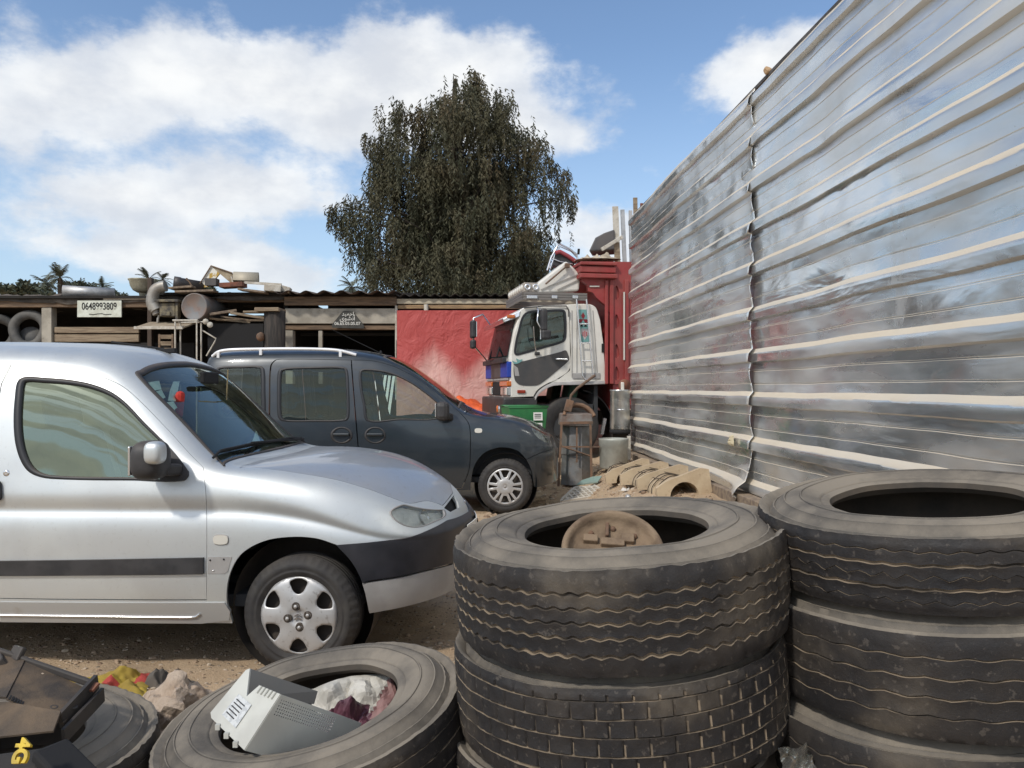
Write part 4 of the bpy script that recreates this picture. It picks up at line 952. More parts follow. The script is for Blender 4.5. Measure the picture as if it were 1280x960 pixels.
# ------------------------------------------------------------------ dark van behind the silver one
M_DARKPAINT = mat('dark_blue_grey_paint', (.016, .024, .032), .28, .25, col2=(.020, .029, .038), scale=2, coat=.8, dust=.035, updust=.06, dustcol=(.22, .19, .16), rough2=.38)
M_GLASS2 = glass_mat('van_window_glass', (.64, .72, .68), .07, .04, (.18, .19, .15), wave=.008, gcol=(.78, .85, .72))
def build_dark():
    L = Loft(_rows_dark(), KV_WY, -.07, 0.0); ox = L.ox
    root = empty('dark_van', (ox, KV_WY, 0), 'dark blue grey van with silver roof rails, parked behind the silver van', 'van')
    iv = lambda pts, **k: L.inv(pts, **k)
    bez = lambda a, b, n=8: np.array([np.array(a) + (np.array(b) - np.array(a)) * k / n for k in range(1, n + 1)])
    def sc_(x): P = L.ev(L.us, np.ones(500)); return float(np.interp(x, P[:, 0], L.us))
    fw = iv(smooth_loop([(449.5, 465), (455, 461.5), (485, 465), (511, 476), (534, 492), (548, 504), (553, 510), (550, 523), (500, 525), (459, 526), (454, 505), (450, 484)], 90, sharp=(6,)), t0=.42, t1=.85)
    mw = iv(smooth_loop([(348, 466), (352, 461), (390, 459), (429, 459), (434, 463), (436, 490), (436, 521), (431, 526), (390, 527), (353, 526), (348, 520), (347, 490)], 72), t0=.42, t1=.85)
    rw = iv(smooth_loop([(270, 463), (275, 459), (300, 458), (325, 458), (330, 462), (331, 490), (331, 518), (326, 523), (300, 524), (272, 522), (268, 516), (268, 490)], 60), t0=.42, t1=.85)
    bseam = [(439, 450), (442, 490), (447, 550), (450, 590), (450, 611)]
    fd = iv(np.concatenate([smooth_loop([(439, 450), (465, 451), (492, 458), (520, 472), (545, 490), (566, 508), (578, 519), (586, 530), (588, 546), (588, 565), (586, 588), (577, 611)], 66, closed=False), [(540, 611.5), (500, 612)], smooth_loop(bseam[::-1], 24, closed=False)[:-1]]), t0=.0, t1=.9)
    sdr = iv(np.concatenate([smooth_loop([(338, 611), (337, 560), (337, 500), (338.5, 458), (344, 450.5), (352, 449)], 40, closed=False), [(380, 449), (410, 449.5)], smooth_loop(bseam, 24, closed=False), [(410, 612), (370, 612)]]), t0=.0, t1=.9)
    wsl = iv(smooth_loop([(574, 511), (553, 494), (527, 474), (508, 461.5), (486, 449.5), (479, 446.5)], 26, closed=False), t0=.6, t1=.985)
    wt, wb = (sc_(-1.50), 1.0), (sc_(-.60), 1.0)
    ws = both(np.concatenate([[wb], bez(wb, wsl[0], 6)[:-1], wsl, bez(wsl[-1], wt, 8)]))
    hn = iv(smooth_loop([(582, 517), (600, 518), (632, 523), (655, 527), (664, 529), (672, 535)], 30, closed=False), t0=.5, t1=.97)
    hb, hf = (sc_(-.48), 1.0), (min(.975, hn[-1, 0] + .02), 1.0)
    hood = both(np.concatenate([[hb], bez(hb, hn[0], 6)[:-1], hn, bez(hn[-1], hf, 6)]))
    arch = iv(smooth_loop([(588, 611), (589, 600), (593, 582), (604, 567), (620, 560), (634, 559.5), (648, 564), (658, 574)], 40, closed=False), t0=0, t1=.6)
    arch2 = iv(smooth_loop([(658, 574), (664, 588), (667, 608)], 12, closed=False), t0=0, t1=.5)
    btop = iv(smooth_loop([(658, 574), (668, 569), (678, 565), (688, 562)], 16, closed=False), t0=.1, t1=.6)
    btc = (1.0, btop[-1, 1])
    lamp = iv(smooth_loop([(663.5, 528.5), (671, 532), (680, 541), (686.5, 553), (683, 553.5), (673, 547.5), (666, 539)], 42), t0=.2, t1=.8)
    a0 = arch[0].copy(); a0[1] = 0
    outl = both(np.concatenate([[(0, 1.0)], [(0, t) for t in np.linspace(.93, 0, 14)], [(s, 0) for s in np.linspace(.01, a0[0] - .004, 40)], [a0], arch[1:], btop[1:], [btc], [(1.0, t) for t in np.linspace(btc[1] + .03, 1.0, 8)]]))
    gap = .005
    holes = [off_st(fd, -gap), mir(off_st(fd, -gap)), off_st(sdr, -gap), mir(off_st(sdr, -gap)), rw, mir(rw), off_st(ws, -.001), off_st(hood, -gap), off_st(lamp, -.002), mir(off_st(lamp, -.002))]
    cut(L, 'body_shell', outl, holes, M_DARKPAINT, root, res=.06, sides=(1,))
    for k, (lp, wn, nm) in enumerate(((fd, fw, 'front_door'), (sdr, mw, 'sliding_door'))):
        for sg in (1, -1):
            l2, w2 = (lp, wn) if sg > 0 else (mir(lp), mir(wn))
            d = cut(L, nm, off_st(l2, gap), [off_st(w2, -.001)], M_DARKPAINT, root, res=.06, sides=(1,))[0]
            window(L, d, w2, M_GLASS2, M_SEAL, sides=(1,), w_seal=.022)
            if sg > 0:
                hx = (427, 544) if k else (469, 544)
                el = iv(smooth_loop([(hx[0] + 12 * math.cos(a), hx[1] + 9.5 * math.sin(a)) for a in np.linspace(0, 2 * math.pi, 16, endpoint=False)], 32), t0=.1, t1=.7)
                h = cut(L, 'door_handle', el, [], M_DARKPAINT, d, res=.04, sides=(1,), inset=.004, thick=.0)[0]
                ring_st(L, 'handle_rim', off_st(el, -.012), off_st(el, .012), M_BLKPL, h, sides=(1,), lift=.008)
                P = L.out(L.ev(iv([(hx[0] - 10, hx[1] - 1), (hx[0] + 10, hx[1] - 1)], t0=.1, t1=.7)[:, 0], iv([(hx[0] - 10, hx[1] - 1), (hx[0] + 10, hx[1] - 1)], t0=.1, t1=.7)[:, 1]), 1)
                b = MB(); b.bar(Vector(P[0]) + Vector((0, -.02, 0)), Vector(P[1]) + Vector((0, -.02, 0)), .05, .03); b.build('grip', M_DARKPAINT, h, bevel=.01)
                if not k: near = d
    for w2 in (rw, mir(rw)): window(L, root, w2, M_GLASS2, M_SEAL, sides=(1,), name='rear_side_window')
    g = cut(L, 'windscreen', off_st(ws, .02), [], M_GLASS2, root, res=.08, sides=(1,), thick=0, inset=.006)[0]
    ring_st(L, 'windscreen_seal', off_st(ws, -.004), off_st(ws, .03), M_SEAL, g, sides=(1,))
    cut(L, 'hood', off_st(hood, gap), [], M_DARKPAINT, root, res=.06, sides=(1,))
    hb2 = np.concatenate([[btc], btop[::-1] - [0, .004], arch2[1:], [(s, 0) for s in np.linspace(arch2[-1, 0] + .01, .999, 10)], [(1.0, 0)]])
    cut(L, 'front_bumper', hb2, [], M_DARKPAINT, root, res=.05, sides=(1, -1), inset=-.012, thick=.03, mirror_join=True)
    for l2 in (lamp, mir(lamp)):
        h = cut(L, 'headlight', off_st(l2, .002), [], M_LAMPG, root, res=.04, sides=(1,), thick=0, inset=.0)[0]
        cut(L, 'lamp_housing', off_st(l2, .004), [], mat('lamp_inner', (.75, .75, .72), .25, .4, col2=(.45, .45, .44), scale=22), h, res=.03, sides=(1,), thick=0, inset=.03)
    el = iv(smooth_loop([(594, 536), (602, 536), (602, 540.5), (594, 540.5)], 20), t0=.1, t1=.8); cut(L, 'side_repeater', el, [], M_CREAM, root, res=.03, sides=(1,), inset=-.008, thick=.01)
    # roof rails
    for sg in (1, -1):
        pts = []
        for x, dz in ((-3.48, .0), (-3.40, .045), (-3.25, .058), (-2.9, .058), (-2.5, .058), (-2.15, .052), (-1.98, .04), (-1.80, .005)):
            s = float(np.interp(x, L.ev(L.us, np.full(500, .80))[:, 0], L.us)); p = L.ev([s], [.80])[0]; pts.append(Vector((p[0] - ox, -p[1] * sg, p[2] + dz + .004)))
        b = MB(); b.tube(smooth_loop([tuple(p) for p in pts], 60, closed=False), .019, 10)
        for i in (1, 3, 6): b.bar(pts[i], pts[i] - Vector((0, 0, .07)), .05, .03)
        b.build('roof_rail', mat('rail_silver', (.78, .78, .78), .4, .3), root)
    # mirrors
    for sg in (1, -1):
        c = at(553, 514, 8.92) - Vector((ox, KV_WY, 0)); c.y *= sg
        b = MB(); b.box(c, (.15, .17, .21)); m = b.build('door_mirror', M_BLKPL, near if sg > 0 else root, bevel=.05)
        b = MB(); b.box(c + Vector((-.072, 0, .01)), (.012, .13, .15)); b.build('mirror_glass', M_CHROME, m, bevel=.01)
        b = MB(); b.bar(c + Vector((.03, .05 * sg, -.06)), c + Vector((.07, .17 * sg, -.07)), .10, .08); b.build('mirror_arm', M_BLKPL, m, bevel=.02)
    # aerial at the front of the roof
    s = sc_(-1.62); P = Vector(L.out(L.ev([s], [1.0]), 1)[0]); b = MB(); b.tube([P, P + Vector((-.62, 0, .30))], [.006, .003], 6); b.lathe([(.02, 0), (.012, .03), (0, .035)], c=P, n=10); b.build('aerial', M_BLACK, root)
    # interior
    b = MB(); b.box((-1.5, 0, .35), (3.6, 1.45, .06)); b.box((-.1, 0, .65), (.9, 1.3, .5)); b.build('floor_pan', M_DARKIN, root)
    for lx in (0.0, -2.62):
        for sg in (1, -1):
            wl = MB(); wl.lathe([(.36, .14), (.36, -.16), (.05, -.16)], c=(lx, -.64 * sg, .30), axis=(0, -sg, 0), n=32); wl.build('wheel_arch_liner', M_UNDER, root)
    b = MB(); b.box((-.62, 0, .93), (.45, 1.4, .18), (0, R(6), 0)); b.build('dashboard', M_DARKIN, root, bevel=.05)
    for y in (-.36, .36): seat(root, -1.45, y, M_SEATF)
    steering(root, (-.95, .36, 1.02))
    for lx in (-.005, -2.62):
        for sg in (1, -1): car_wheel(root, (lx, -.74 * sg, .285), .308, .172, .195, 'spokes', sg, R(-2) if lx > -.1 else 0)
build_dark()
# ------------------------------------------------------------------ truck
TO, TA = Vector((-.02, 12.55, 0)), R(11.0); TC, TS = math.cos(TA), math.sin(TA)
def tp(px, py, w=0.0):
    """pixel -> truck coordinates (u backwards, w into the depth, z) on the plane at lateral w"""
    k = (px - CX) / FPX; ox, oy = TO.x - w * TS, TO.y + w * TC
    u = (k * oy - ox) / (TC - k * TS); d = oy + u * TS
    return Vector((u, w, CAMH + (CY - py) / FPX * d))
def tf(px, py, u=0.0):
    """pixel -> truck coordinates on the front plane at u"""
    k = (px - CX) / FPX; ox, oy = TO.x + u * TC, TO.y + u * TS
    w = (ox - k * oy) / (TS + k * TC); d = oy + w * TC
    return Vector((u, w, CAMH + (CY - py) / FPX * d))
def flat_cut(name, outline, holes, y, material, parent, thick=.03, res=.12):
    """flat panel in the (x,z) plane at lateral y, grown inwards (+y)"""
    O = np.array(outline, float); H = [np.array(h, float) for h in holes]; V = []; E = []
    for Lp in [O] + H:
        k = len(V); V += [tuple(p) for p in Lp]; E += [(k + i, k + (i + 1) % len(Lp)) for i in range(len(Lp))]
    r = delaunay_2d_cdt([Vector(p) for p in V], E, [], 0, 1e-6); v2 = [tuple(p) for p in r[0]]
    C = np.array([np.mean([v2[i] for i in f], 0) for f in r[2]]); keep = inside(O, C)
    for h in H: keep &= ~inside(h, C)
    F = [tuple(f) for f, k in zip(r[2], keep) if k]
    me = bpy.data.meshes.new(name); me.from_pydata([(x, y, z) for x, z in v2], [], F); me.materials.append(material)
    bm = bmesh.new(); bm.from_mesh(me); bmesh.ops.recalc_face_normals(bm, faces=bm.faces)
    for f in bm.faces:
        if f.normal.y > 0: f.normal_flip()
    bm.to_mesh(me); bm.free()
    o = link_mesh(name, me, parent); md = o.modifiers.new('s', 'SOLIDIFY'); md.thickness = thick; md.offset = -1
    return o
M_TWHITE = mat('white_truck_paint', (.74, .73, .68), .42, col2=(.66, .64, .58), scale=2.5, coat=.3, dust=.22, dustcol=(.42, .36, .28), spots=.25, spotcol=(.25, .17, .11), spotscale=22)
M_TRED = mat('red_truck_paint', (.30, .028, .030), .5, col2=(.24, .025, .025), scale=4, coat=.15, dust=.14, updust=.3)
M_TGREY = mat('dark_grey_panel', (.05, .052, .056), .5, dust=.12)
M_BLUE = mat('blue_panel', (.012, .05, .34), .5, dust=.08, spec=.2)
M_TGLASS = glass_mat('truck_glass', (.62, .72, .70), .08, .08)
M_TEAL = mat('teal_sticker', (.16, .34, .33), .6)
def build_truck():
    root = empty('truck', (TO.x, TO.y, .27), 'white truck cab with blue corner and red wooden body, parked beside the metal fence', 'truck', rz=TA)
    zb = Vector((0, 0, .27))
    P = lambda px, py, w=0.0: tp(px, py, w) - zb
    F = lambda px, py, u=0.0: tf(px, py, u) - zb
    xz = lambda pts: [(P(*p).x, P(*p).z) for p in pts]
    Wd = 2.15
    # side profile of the cab
    side = smooth_loop([(638, 497), (637, 470), (637, 447), (641, 425), (647, 398), (652, 386), (668, 382), (700, 380.5), (737, 379.5), (746, 384), (751, 400), (755, 430), (757, 460), (757, 477), (693, 478.5), (683, 482), (673, 490), (668, 497)], 90, sharp=(0, 13, 17))
    prof = np.array(xz(side)); r = .07
    inn = offset_loop(prof, r * .8); win = np.array(xz(smooth_loop([(657, 392), (684, 388.5), (703, 388), (706, 391), (706.5, 421), (703, 427), (680, 434), (652, 442), (645, 443), (643.5, 438), (648, 415)], 66)))
    doorl = np.array(xz(smooth_loop([(641, 427), (648, 400), (653, 386), (690, 384), (707, 384), (711, 388), (713, 440), (712, 462), (697, 474), (684, 480), (672, 488), (667, 496), (639, 497), (638.5, 460)], 84, sharp=(11, 12))))
    rearp = np.array(xz([(709.5, 381.5), (737, 380.6), (745, 385), (750, 400), (754, 430), (756, 460), (756, 476), (693, 477.6), (684.5, 481), (697.5, 474.8), (712.7, 463), (713.8, 440), (711.8, 388)]))
    flat_cut('cab_side', rearp, [], 0.0, M_TWHITE, root)
    flat_cut('cab_side', inn, [], Wd - .03, M_TWHITE, root)
    d = flat_cut('cab_door', offset_loop(doorl, .008), [win], -.004, M_TWHITE, root, thick=.04)
    flat_cut('door_window', offset_loop(win, .004), [], .012, M_TGLASS, d, thick=.004)
    # rounded skin over front, roof and back
    n = len(prof); rings = []
    for t in np.linspace(0, 1, 5): rings.append((offset_loop(prof, r * .8 * (1 - math.sin(t * math.pi / 2))), r * (1 - math.cos(t * math.pi / 2))))
    rings = rings + [(p, Wd - y) for p, y in rings[::-1]]
    skip = lambda a, b: False
    vs = [(p[i][0], y, p[i][1]) for p, y in rings for i in range(n)]; fs = []
    zlow = P(690, 484).z
    for k in range(len(rings) - 1):
        for i in range(n):
            j = (i + 1) % n
            if prof[i][1] < zlow + .06 and prof[j][1] < zlow + .06 and prof[i][0] > .25: continue
            fs.append((k * n + i, k * n + j, (k + 1) * n + j, (k + 1) * n + i))
    b = MB(); b.add(vs, fs, 0, True); sk = b.build('cab_shell', M_TWHITE, root); sk.data.set_sharp_from_angle(angle=R(30))
    # rubber frame of the window, grey lower panel of the door, handle
    def ring2(name, lp, a, c, y, material, parent, th=.01):
        A, B_ = offset_loop(lp, a), offset_loop(lp, c); m = len(A); vs = [(p[0], y, p[1]) for p in A] + [(p[0], y, p[1]) for p in B_] + [(p[0], y + th, p[1]) for p in A] + [(p[0], y + th, p[1]) for p in B_]
        fs = []
        for i in range(m):
            j = (i + 1) % m; fs += [(i, j, m + j, m + i), (2 * m + i, 2 * m + j, j, i), (m + i, m + j, 3 * m + j, 3 * m + i)]
        q = MB(); q.add(vs, fs); return q.build(name, material, parent)
    ring2('window_rubber', win, -.015, .02, -.012, M_SEAL, d)
    gp = np.array(xz(smooth_loop([(642, 455), (660, 450), (700, 440), (707, 438), (710, 443), (711, 450), (698, 462), (675, 480), (668, 482), (650, 481), (644, 476), (642, 466)], 60, sharp=(0,)))); flat_cut('grey_door_panel', gp, [], -.012, M_TGREY, d, thick=.009)
    b = MB(); b.bar(P(694, 449) + Vector((0, -.03, 0)), P(709, 449.5) + Vector((0, -.03, 0)), .035, .03); b.build('door_handle', M_CHROME, d, bevel=.008)
    q = np.array(xz([(642, 456), (643.5, 470), (649, 470), (647, 460)])); flat_cut('door_reflector', q, [], -.018, M_GREYPL, d, thick=.006)
    st = np.array(xz(smooth_loop([(640, 451), (646, 453), (645, 448), (649, 450), (653, 449), (650, 453), (643, 455)], 21))); flat_cut('teal_sticker', st, [], -.020, M_TEAL, d, thick=.004)
    b = MB(); b.box(P(651.5, 489.5) + Vector((0, -.012, 0)), (.13, .03, .05)); b.build('side_marker', mat('dark_orange', (.28, .03, .01), .3), d, bevel=.008)
    # drip rail, panel seams behind the door
    b = MB(); b.tube([P(655, 385, -.03), P(680, 382.5, -.03), P(708, 382.5, -.03), P(711, 388, -.03), P(711, 396, -.03)], .012, 6); b.build('drip_rail', M_TGREY, root)
    for px in (715, 721, 744):
        b = MB(); b.bar(P(px - (3 if px == 744 else 0), 388, -.003), P(px + (3 if px == 744 else 0), 472, -.003), .012, .012); b.build('panel_seam', M_GREYPL, root)
    b = MB(); b.box((P(733, 470).x, -.004, P(733, 470).z), (.46, .02, .10)); b.build('lower_panel', M_GREYPL, root, bevel=.01)
    b = MB(); b.box(P(754, 435, -.006), (.05, .02, .14)); b.build('side_vent', M_BLACK, root)
    # ladder and stickers
    b = MB()
    for px0, px1 in ((720.5, 728), (733, 741)): b.tube([P(px0, 374, -.07), P(px0 + 3, 410, -.07), P(px1, 470, -.07)], .014, 6)
    b.tube([P(728, 470, -.07), P(731, 474.5, -.07), P(738, 474, -.07), P(741, 470, -.07)], .014, 6)
    for py in (405, 429, 451): b.tube([P(722 + (py - 374) * .078, py, -.07), P(734.5 + (py - 374) * .078, py, -.07)], .012, 6)
    b.build('ladder', M_CHROME, root)
    sk2 = flat_cut('sticker_panel', np.array(xz([(723, 387), (733.5, 387), (736.5, 427), (726.5, 428)])), [], -.010, M_TEAL, root, thick=.006)
    c = P(728.8, 399, -.012); b = MB()                       # three lozenges
    for a in (90, 210, 330):
        e = Vector((math.cos(R(a)), 0, math.sin(R(a)))); f = Vector((-e.z, 0, e.x)); m = c + e * .055
        b.prism([(0, 0), (.055, .032), (.11, 0), (.055, -.032)], c, e, f, .004)
    b.build('lozenge_emblem', mat('emblem_red', (.20, .01, .02), .5), sk2)
    b = MB(); c2 = P(731, 417, -.012); b.prism([(-.06, .08), (.06, .08), (.065, 0), (0, -.10), (-.065, 0)], c2, (1, 0, 0), (0, 0, 1), .003); b.build('shield_mark', mat('shield_grey', (.45, .42, .42), .6), sk2)
    b = MB()
    for k in (-1, 0, 1): b.box(c2 + Vector((.03 * k, -.004, -.005)), (.015, .004, .10 - .03 * abs(k)))
    b.build('shield_stripe', mat('stripe_red', (.35, .03, .04), .6), sk2, fix=True)
    for dx in (-.032, .032): b = MB(); b.prism([(-.028, -.022), (.028, -.022), (0, .026)], P(729.5, 406.5, -.012) + Vector((dx, 0, 0)), (1, 0, 0), (0, 0, 1), .004); b.build('sticker_mark', M_BLACK, sk2)
    # front: screen, visor, grey and blue panels, lamps, bumper
    def fpanel(name, pts, material, u=-.012, thick=.012, parent=root):
        v = [F(px, py) for px, py in pts]; vs = [(u, q.y, q.z) for q in v] + [(u + thick, q.y, q.z) for q in v]; m = len(v)
        q = MB(); q.add(vs, [tuple(range(m)), tuple(range(2 * m - 1, m - 1, -1))] + [(i, (i + 1) % m, m + (i + 1) % m, m + i) for i in range(m)]); return q.build(name, material, parent)
    # the screen leans back with the pillars
    wl, wr = .10, Wd - .10; zt, z0 = P(649, 393).z, P(636, 445).z; ut, u0 = P(649, 393).x - .03, P(637, 447).x - .02
    b = MB(); b.add([(u0, wl, z0), (u0, wr, z0), (ut, wr - .06, zt), (ut, wl + .06, zt), (u0 - .10, Wd / 2, z0 - .03), (ut - .08, Wd / 2, zt)], [(0, 4, 5, 3), (4, 1, 2, 5)], 0, True)
    ws = b.build('windscreen', glass_mat('truck_windscreen', (.10, .16, .17), .02, .10, (.12, .16, .17), gcol=(.42, .48, .50)), root)
    b = MB(); b.box((u0 - .02 - .03, Wd / 2, z0 - .06), (.06, Wd - .12, .08)); b.build('wiper_cowl', M_BLKPL, root, bevel=.01)
    for w in (.5, 1.2): b = MB(); b.bar((u0 - .10, w, z0), (u0 + .08, w + .45, z0 + .35), .02); b.build('wiper', M_BLACK, root)
    b = MB(); vz = P(646, 390).z
    b.add([(ut + .05, -.02, vz + .03), (ut + .05, Wd + .02, vz + .03), (ut - .22, Wd - .1, vz - .10), (ut - .22, .1, vz - .10), (ut + .03, -.02, vz - .08), (ut + .03, Wd + .02, vz - .08), (ut - .20, Wd - .1, vz - .17), (ut - .20, .1, vz - .17)],
          [(0, 1, 2, 3), (4, 7, 6, 5), (0, 3, 7, 4), (1, 5, 6, 2), (3, 2, 6, 7), (0, 4, 5, 1)]); vis = b.build('sun_visor', M_CHROME, root, bevel=.015)
    b = MB(); b.box((ut - .10, .02, vz - .07), (.12, .06, .05)); b.build('visor_lamp', M_ORANGE, vis, bevel=.01)
    zA, zB, zC, zD, zE, zF = [P(637, y).z for y in (447, 472, 475, 483, 496, 528)]
    def fbox(name, w0, w1, za, zb_, material, u=-.05, dpt=.10, bev=.015, parent=root):
        q = MB(); q.box((u + dpt / 2, (w0 + w1) / 2, (za + zb_) / 2), (dpt, w1 - w0, abs(zb_ - za) - .004)); return q.build(name, material, parent, bevel=bev)
    fbox('grey_front_panel', .62, Wd - .62, zB, zA - .05, M_TGREY, -.06)
    for a, c in ((.0, .62), (Wd - .62, Wd)): fbox('blue_front_panel', a, c, zB, zA - .06, M_BLUE, -.055)
    fbox('light_strip', .05, Wd - .05, zC - .01, zB - .004, M_GREYPL, -.05)
    for a, c in ((.0, .68), (Wd - .68, Wd)):
        fbox('indicator', a, c, zD, zC - .015, M_ORANGE, -.06)
        h = fbox('headlight', a + .02, c - .05, zE + .01, zD - .004, M_CHROME, -.05)
        fbox('lamp_lens', a + .05, a + .22, zE + .03, zD - .02, M_CREAM, -.06, .02, .004, h); fbox('lamp_lens', a + .28, c - .10, zE + .03, zD - .02, M_LAMPG, -.06, .02, .004, h)
    fbox('grille', .70, Wd - .70, zE + .01, zC - .02, M_BLACK, -.045)
    bp = fbox('front_bumper', -.02, Wd + .02, zF, zE - .01, M_BLKPL, -.12, .30, .03)
    b = MB(); b.box((.22, -.005, (zE + zF) / 2 + .02), (.40, .04, zE - zF - .08)); b.build('bumper_end', M_BLKPL, root, bevel=.01)
    for w in (.35, .50): b = MB(); b.lathe([(0, .02), (.05, .015), (.06, 0)], c=(-.122, w, (zE + zF) / 2), axis=(-1, 0, 0), n=16); b.build('fog_lamp', M_ORANGE if w > .4 else M_CHROME, bp)
    # mirrors: far side on a long bow, near side double
    c = tf(592, 407, -.55) - zb; c.y = min(c.y, Wd + .35); c = Vector((-.42, Wd + .12, P(640, 404).z))
    c = F(592, 414, -.45); e1 = Vector((.02, Wd - .05, P(645, 393).z)); e2 = Vector((-.02, Wd - .05, P(636, 447).z))
    b = MB(); b.tube([e1, Vector((-.30, c.y - .02, c.z + .28)), Vector((-.45, c.y, c.z + .22)), Vector((-.47, c.y, c.z)), Vector((-.44, c.y, c.z - .25)), e2], .014, 7); arm = b.build('mirror_arm', M_CHROME, root)
    b = MB(); b.box((-.46, c.y, c.z + .03), (.09, .20, .30)); b.build('mirror', M_BLKPL, arm, bevel=.03); b = MB(); b.box((-.41, c.y, c.z + .03), (.012, .16, .25)); b.build('mirror_glass', M_CHROME, arm)
    b = MB(); b.box((-.46, c.y, c.z - .22), (.09, .18, .15)); b.build('mirror', M_BLKPL, arm, bevel=.03)
    b = MB(); b.tube([P(671, 384, -.03), P(673, 388, -.22), P(671.5, 402, -.24), P(676, 410, -.24), P(676, 424, -.24)], .013, 7); b.tube([P(667, 408, -.22), P(668, 425, -.2), P(670, 440, -.02)], .010, 6); arm = b.build('mirror_arm', M_CHROME, root)
    b = MB(); b.box(P(679.5, 400, -.26), (.10, .16, .34)); b.build('mirror', M_BLKPL, arm, bevel=.03); b = MB(); b.box(P(682, 418.5, -.26), (.15, .16, .15)); b.build('mirror', M_BLKPL, arm, bevel=.03)
    b = MB(); b.box(P(671.5, 442, -.02), (.08, .05, .05)); b.build('mirror_bracket', M_BLKPL, d, bevel=.01)
    # cab interior
    b = MB(); b.box((.72, Wd / 2, .62), (1.3, Wd - .2, .5)); b.box((1.42, Wd / 2, 1.35), (.06, Wd - .2, 1.5)); b.build('cab_floor', M_DARKIN, root)
    for w in (.5, 1.6): b = MB(); b.box((1.12, w, 1.22), (.16, .5, .75), (0, R(10), 0)); b.build('seat', mat('green_seat', (.05, .11, .07), .9, col2=(.03, .06, .04), scale=10), root, bevel=.06)
    b = MB(); b.box((.28, Wd / 2, 1.0), (.35, Wd - .25, .22)); b.build('dashboard', M_DARKIN, root, bevel=.04)
    b = MB(); M = orient((-.5, 0, .8)); b.tube([Vector((.62, .52, 1.20)) + M @ Vector((.24 * math.cos(a), .24 * math.sin(a), 0)) for a in [2 * math.pi * k / 24 for k in range(24)]], .016, 7, closed=True); b.build('steering_wheel', M_BLACK, root)
    lst = np.array(xz(smooth_loop([(650, 440), (652, 428), (657, 421.5), (668, 421), (690, 419.5), (701, 417), (704, 420), (703, 425), (690, 428), (665, 433), (656, 434), (654, 441)], 50))); ls = flat_cut('window_sticker', lst, [], .03, mat('pale_blue_film', (.42, .52, .55), .5), d, thick=.003)
    for (a, b_) in (((661, 425.2), (673, 423)), ((688, 422.5), (698, 420.5))):
        b = MB(); b.bar(P(*a, .018), P(*b_, .018), .05, .012, up=(0, 1, 0)); b.build('sticker_mark', M_BLACK, ls)
    for k in range(6):
        a, c = P(655 + k * 8, 394.5, .05), P(663 + k * 8, 394.5, .05); b = MB(); b.tube([a, (a + c) / 2 - Vector((0, 0, .05)), c], .018, 5); b.build('curtain_fringe', mat('fringe', (.30, .10, .06), .9), root) if k in (1, 2, 4, 5) else None
    # roof rack with lamp box
    z1, z2 = P(690, 373).z, P(690, 366.5).z; x0, x1 = P(655, 372).x, P(735, 372).x; b = MB()
    for z in (z1, (z1 + z2) / 2, z2):
        b.box(((x0 + x1) / 2, .06, z), (x1 - x0, .04, .035)); b.box(((x0 + x1) / 2, 1.46, z), (x1 - x0, .04, .035)); b.box((x0, (.06 + 1.46) / 2, z), (.04, 1.36, .035))
    b.box(((x0 + x1) / 2, .075, (z1 + z2) / 2), (x1 - x0 - .05, .012, z2 - z1)); rk = b.build('roof_rack', mat('rack_metal', (.22, .21, .20), .45, .7, dust=.2), root)
    for px in (665, 693, 719): b = MB(); b.box(P(px, 371.3, .02), (.17 if px == 665 else .09, .03, .05)); b.build('rack_plate', M_CHROME, rk, bevel=.006)
    b = MB(); b.box((x0 + .14, (.06 + 1.46) / 2, z2 + .10), (.24, 1.3, .15)); lb = b.build('lamp_box', mat('lamp_box', (.42, .38, .33), .5, .4, dust=.2), rk, bevel=.01)
    for w in np.linspace(.25, 1.3, 7): b = MB(); b.lathe([(.0, .03), (.045, .02), (.055, 0)], c=(x0 + .02, w, z2 + .10), axis=(-1, 0, 0), n=14); b.build('roof_lamp', M_CREAM, lb)
    for k in (0, 1): b = MB(); b.lathe([(.02, -.005), (.045, .02), (.055, 0)], c=(x0 + .08 + .13 * k, .10, z2 + .10), axis=(0, -1, 0), n=14); b.build('roof_lamp', M_CHROME, lb)
    # wind deflector leaning on the cab roof
    q = [P(*p, .10) for p in ((664, 360), (708, 326), (717, 334), (724.5, 342), (725, 352), (724, 363.5), (675, 367))]
    b = MB(); vs = [tuple(v) for v in q] + [tuple(v + Vector((0, .45, 0))) for v in q]; m = len(q)
    b.add(vs, [tuple(range(m)), tuple(range(2 * m - 1, m - 1, -1))] + [(i, (i + 1) % m, m + (i + 1) % m, m + i) for i in range(m)]); wd = b.build('wind_deflector', M_TWHITE, root, bevel=.03)
    b = MB(); b.bar(P(676, 362, .085), P(722, 343, .085), .014, .012); b.build('deflector_seam', M_GREYPL, wd); b = MB(); b.bar(P(697, 362, .085), P(722, 350, .085), .014, .012); b.build('deflector_rib', M_GREYPL, wd)
    b = MB(); b.tube([P(682, 355, .04), P(708, 333, .04)], .014, 8); b.box(P(709, 332, .04), (.07, .07, .07)); b.build('strut', M_RUSTY, wd)
    # wheel, arch trim, step
    wc = P(709, 538, .22); wc.z = .49; b = MB(); pr = [(.26, .13), (.30, .15)] + [(.30 + .16 * t, .15 + .01 * math.sin(math.pi * t)) for t in np.linspace(.1, 1, 6)] + [(.485, .13), (.50, .10), (.50, -.10), (.46, -.15), (.28, -.14)]
    b.lathe(pr, axis=(0, -1, 0), n=64); wroot = empty('wheel', wc); wroot.parent = root; b.build('tyre', M_CARTYRE, wroot)
    b = MB(); b.lathe([(.265, .13), (.262, .05), (.23, .02), (.16, -.02), (.12, .02), (.11, .10), (.0, .12)], axis=(0, -1, 0), n=48); rim = b.build('rim', M_HUB, wroot)
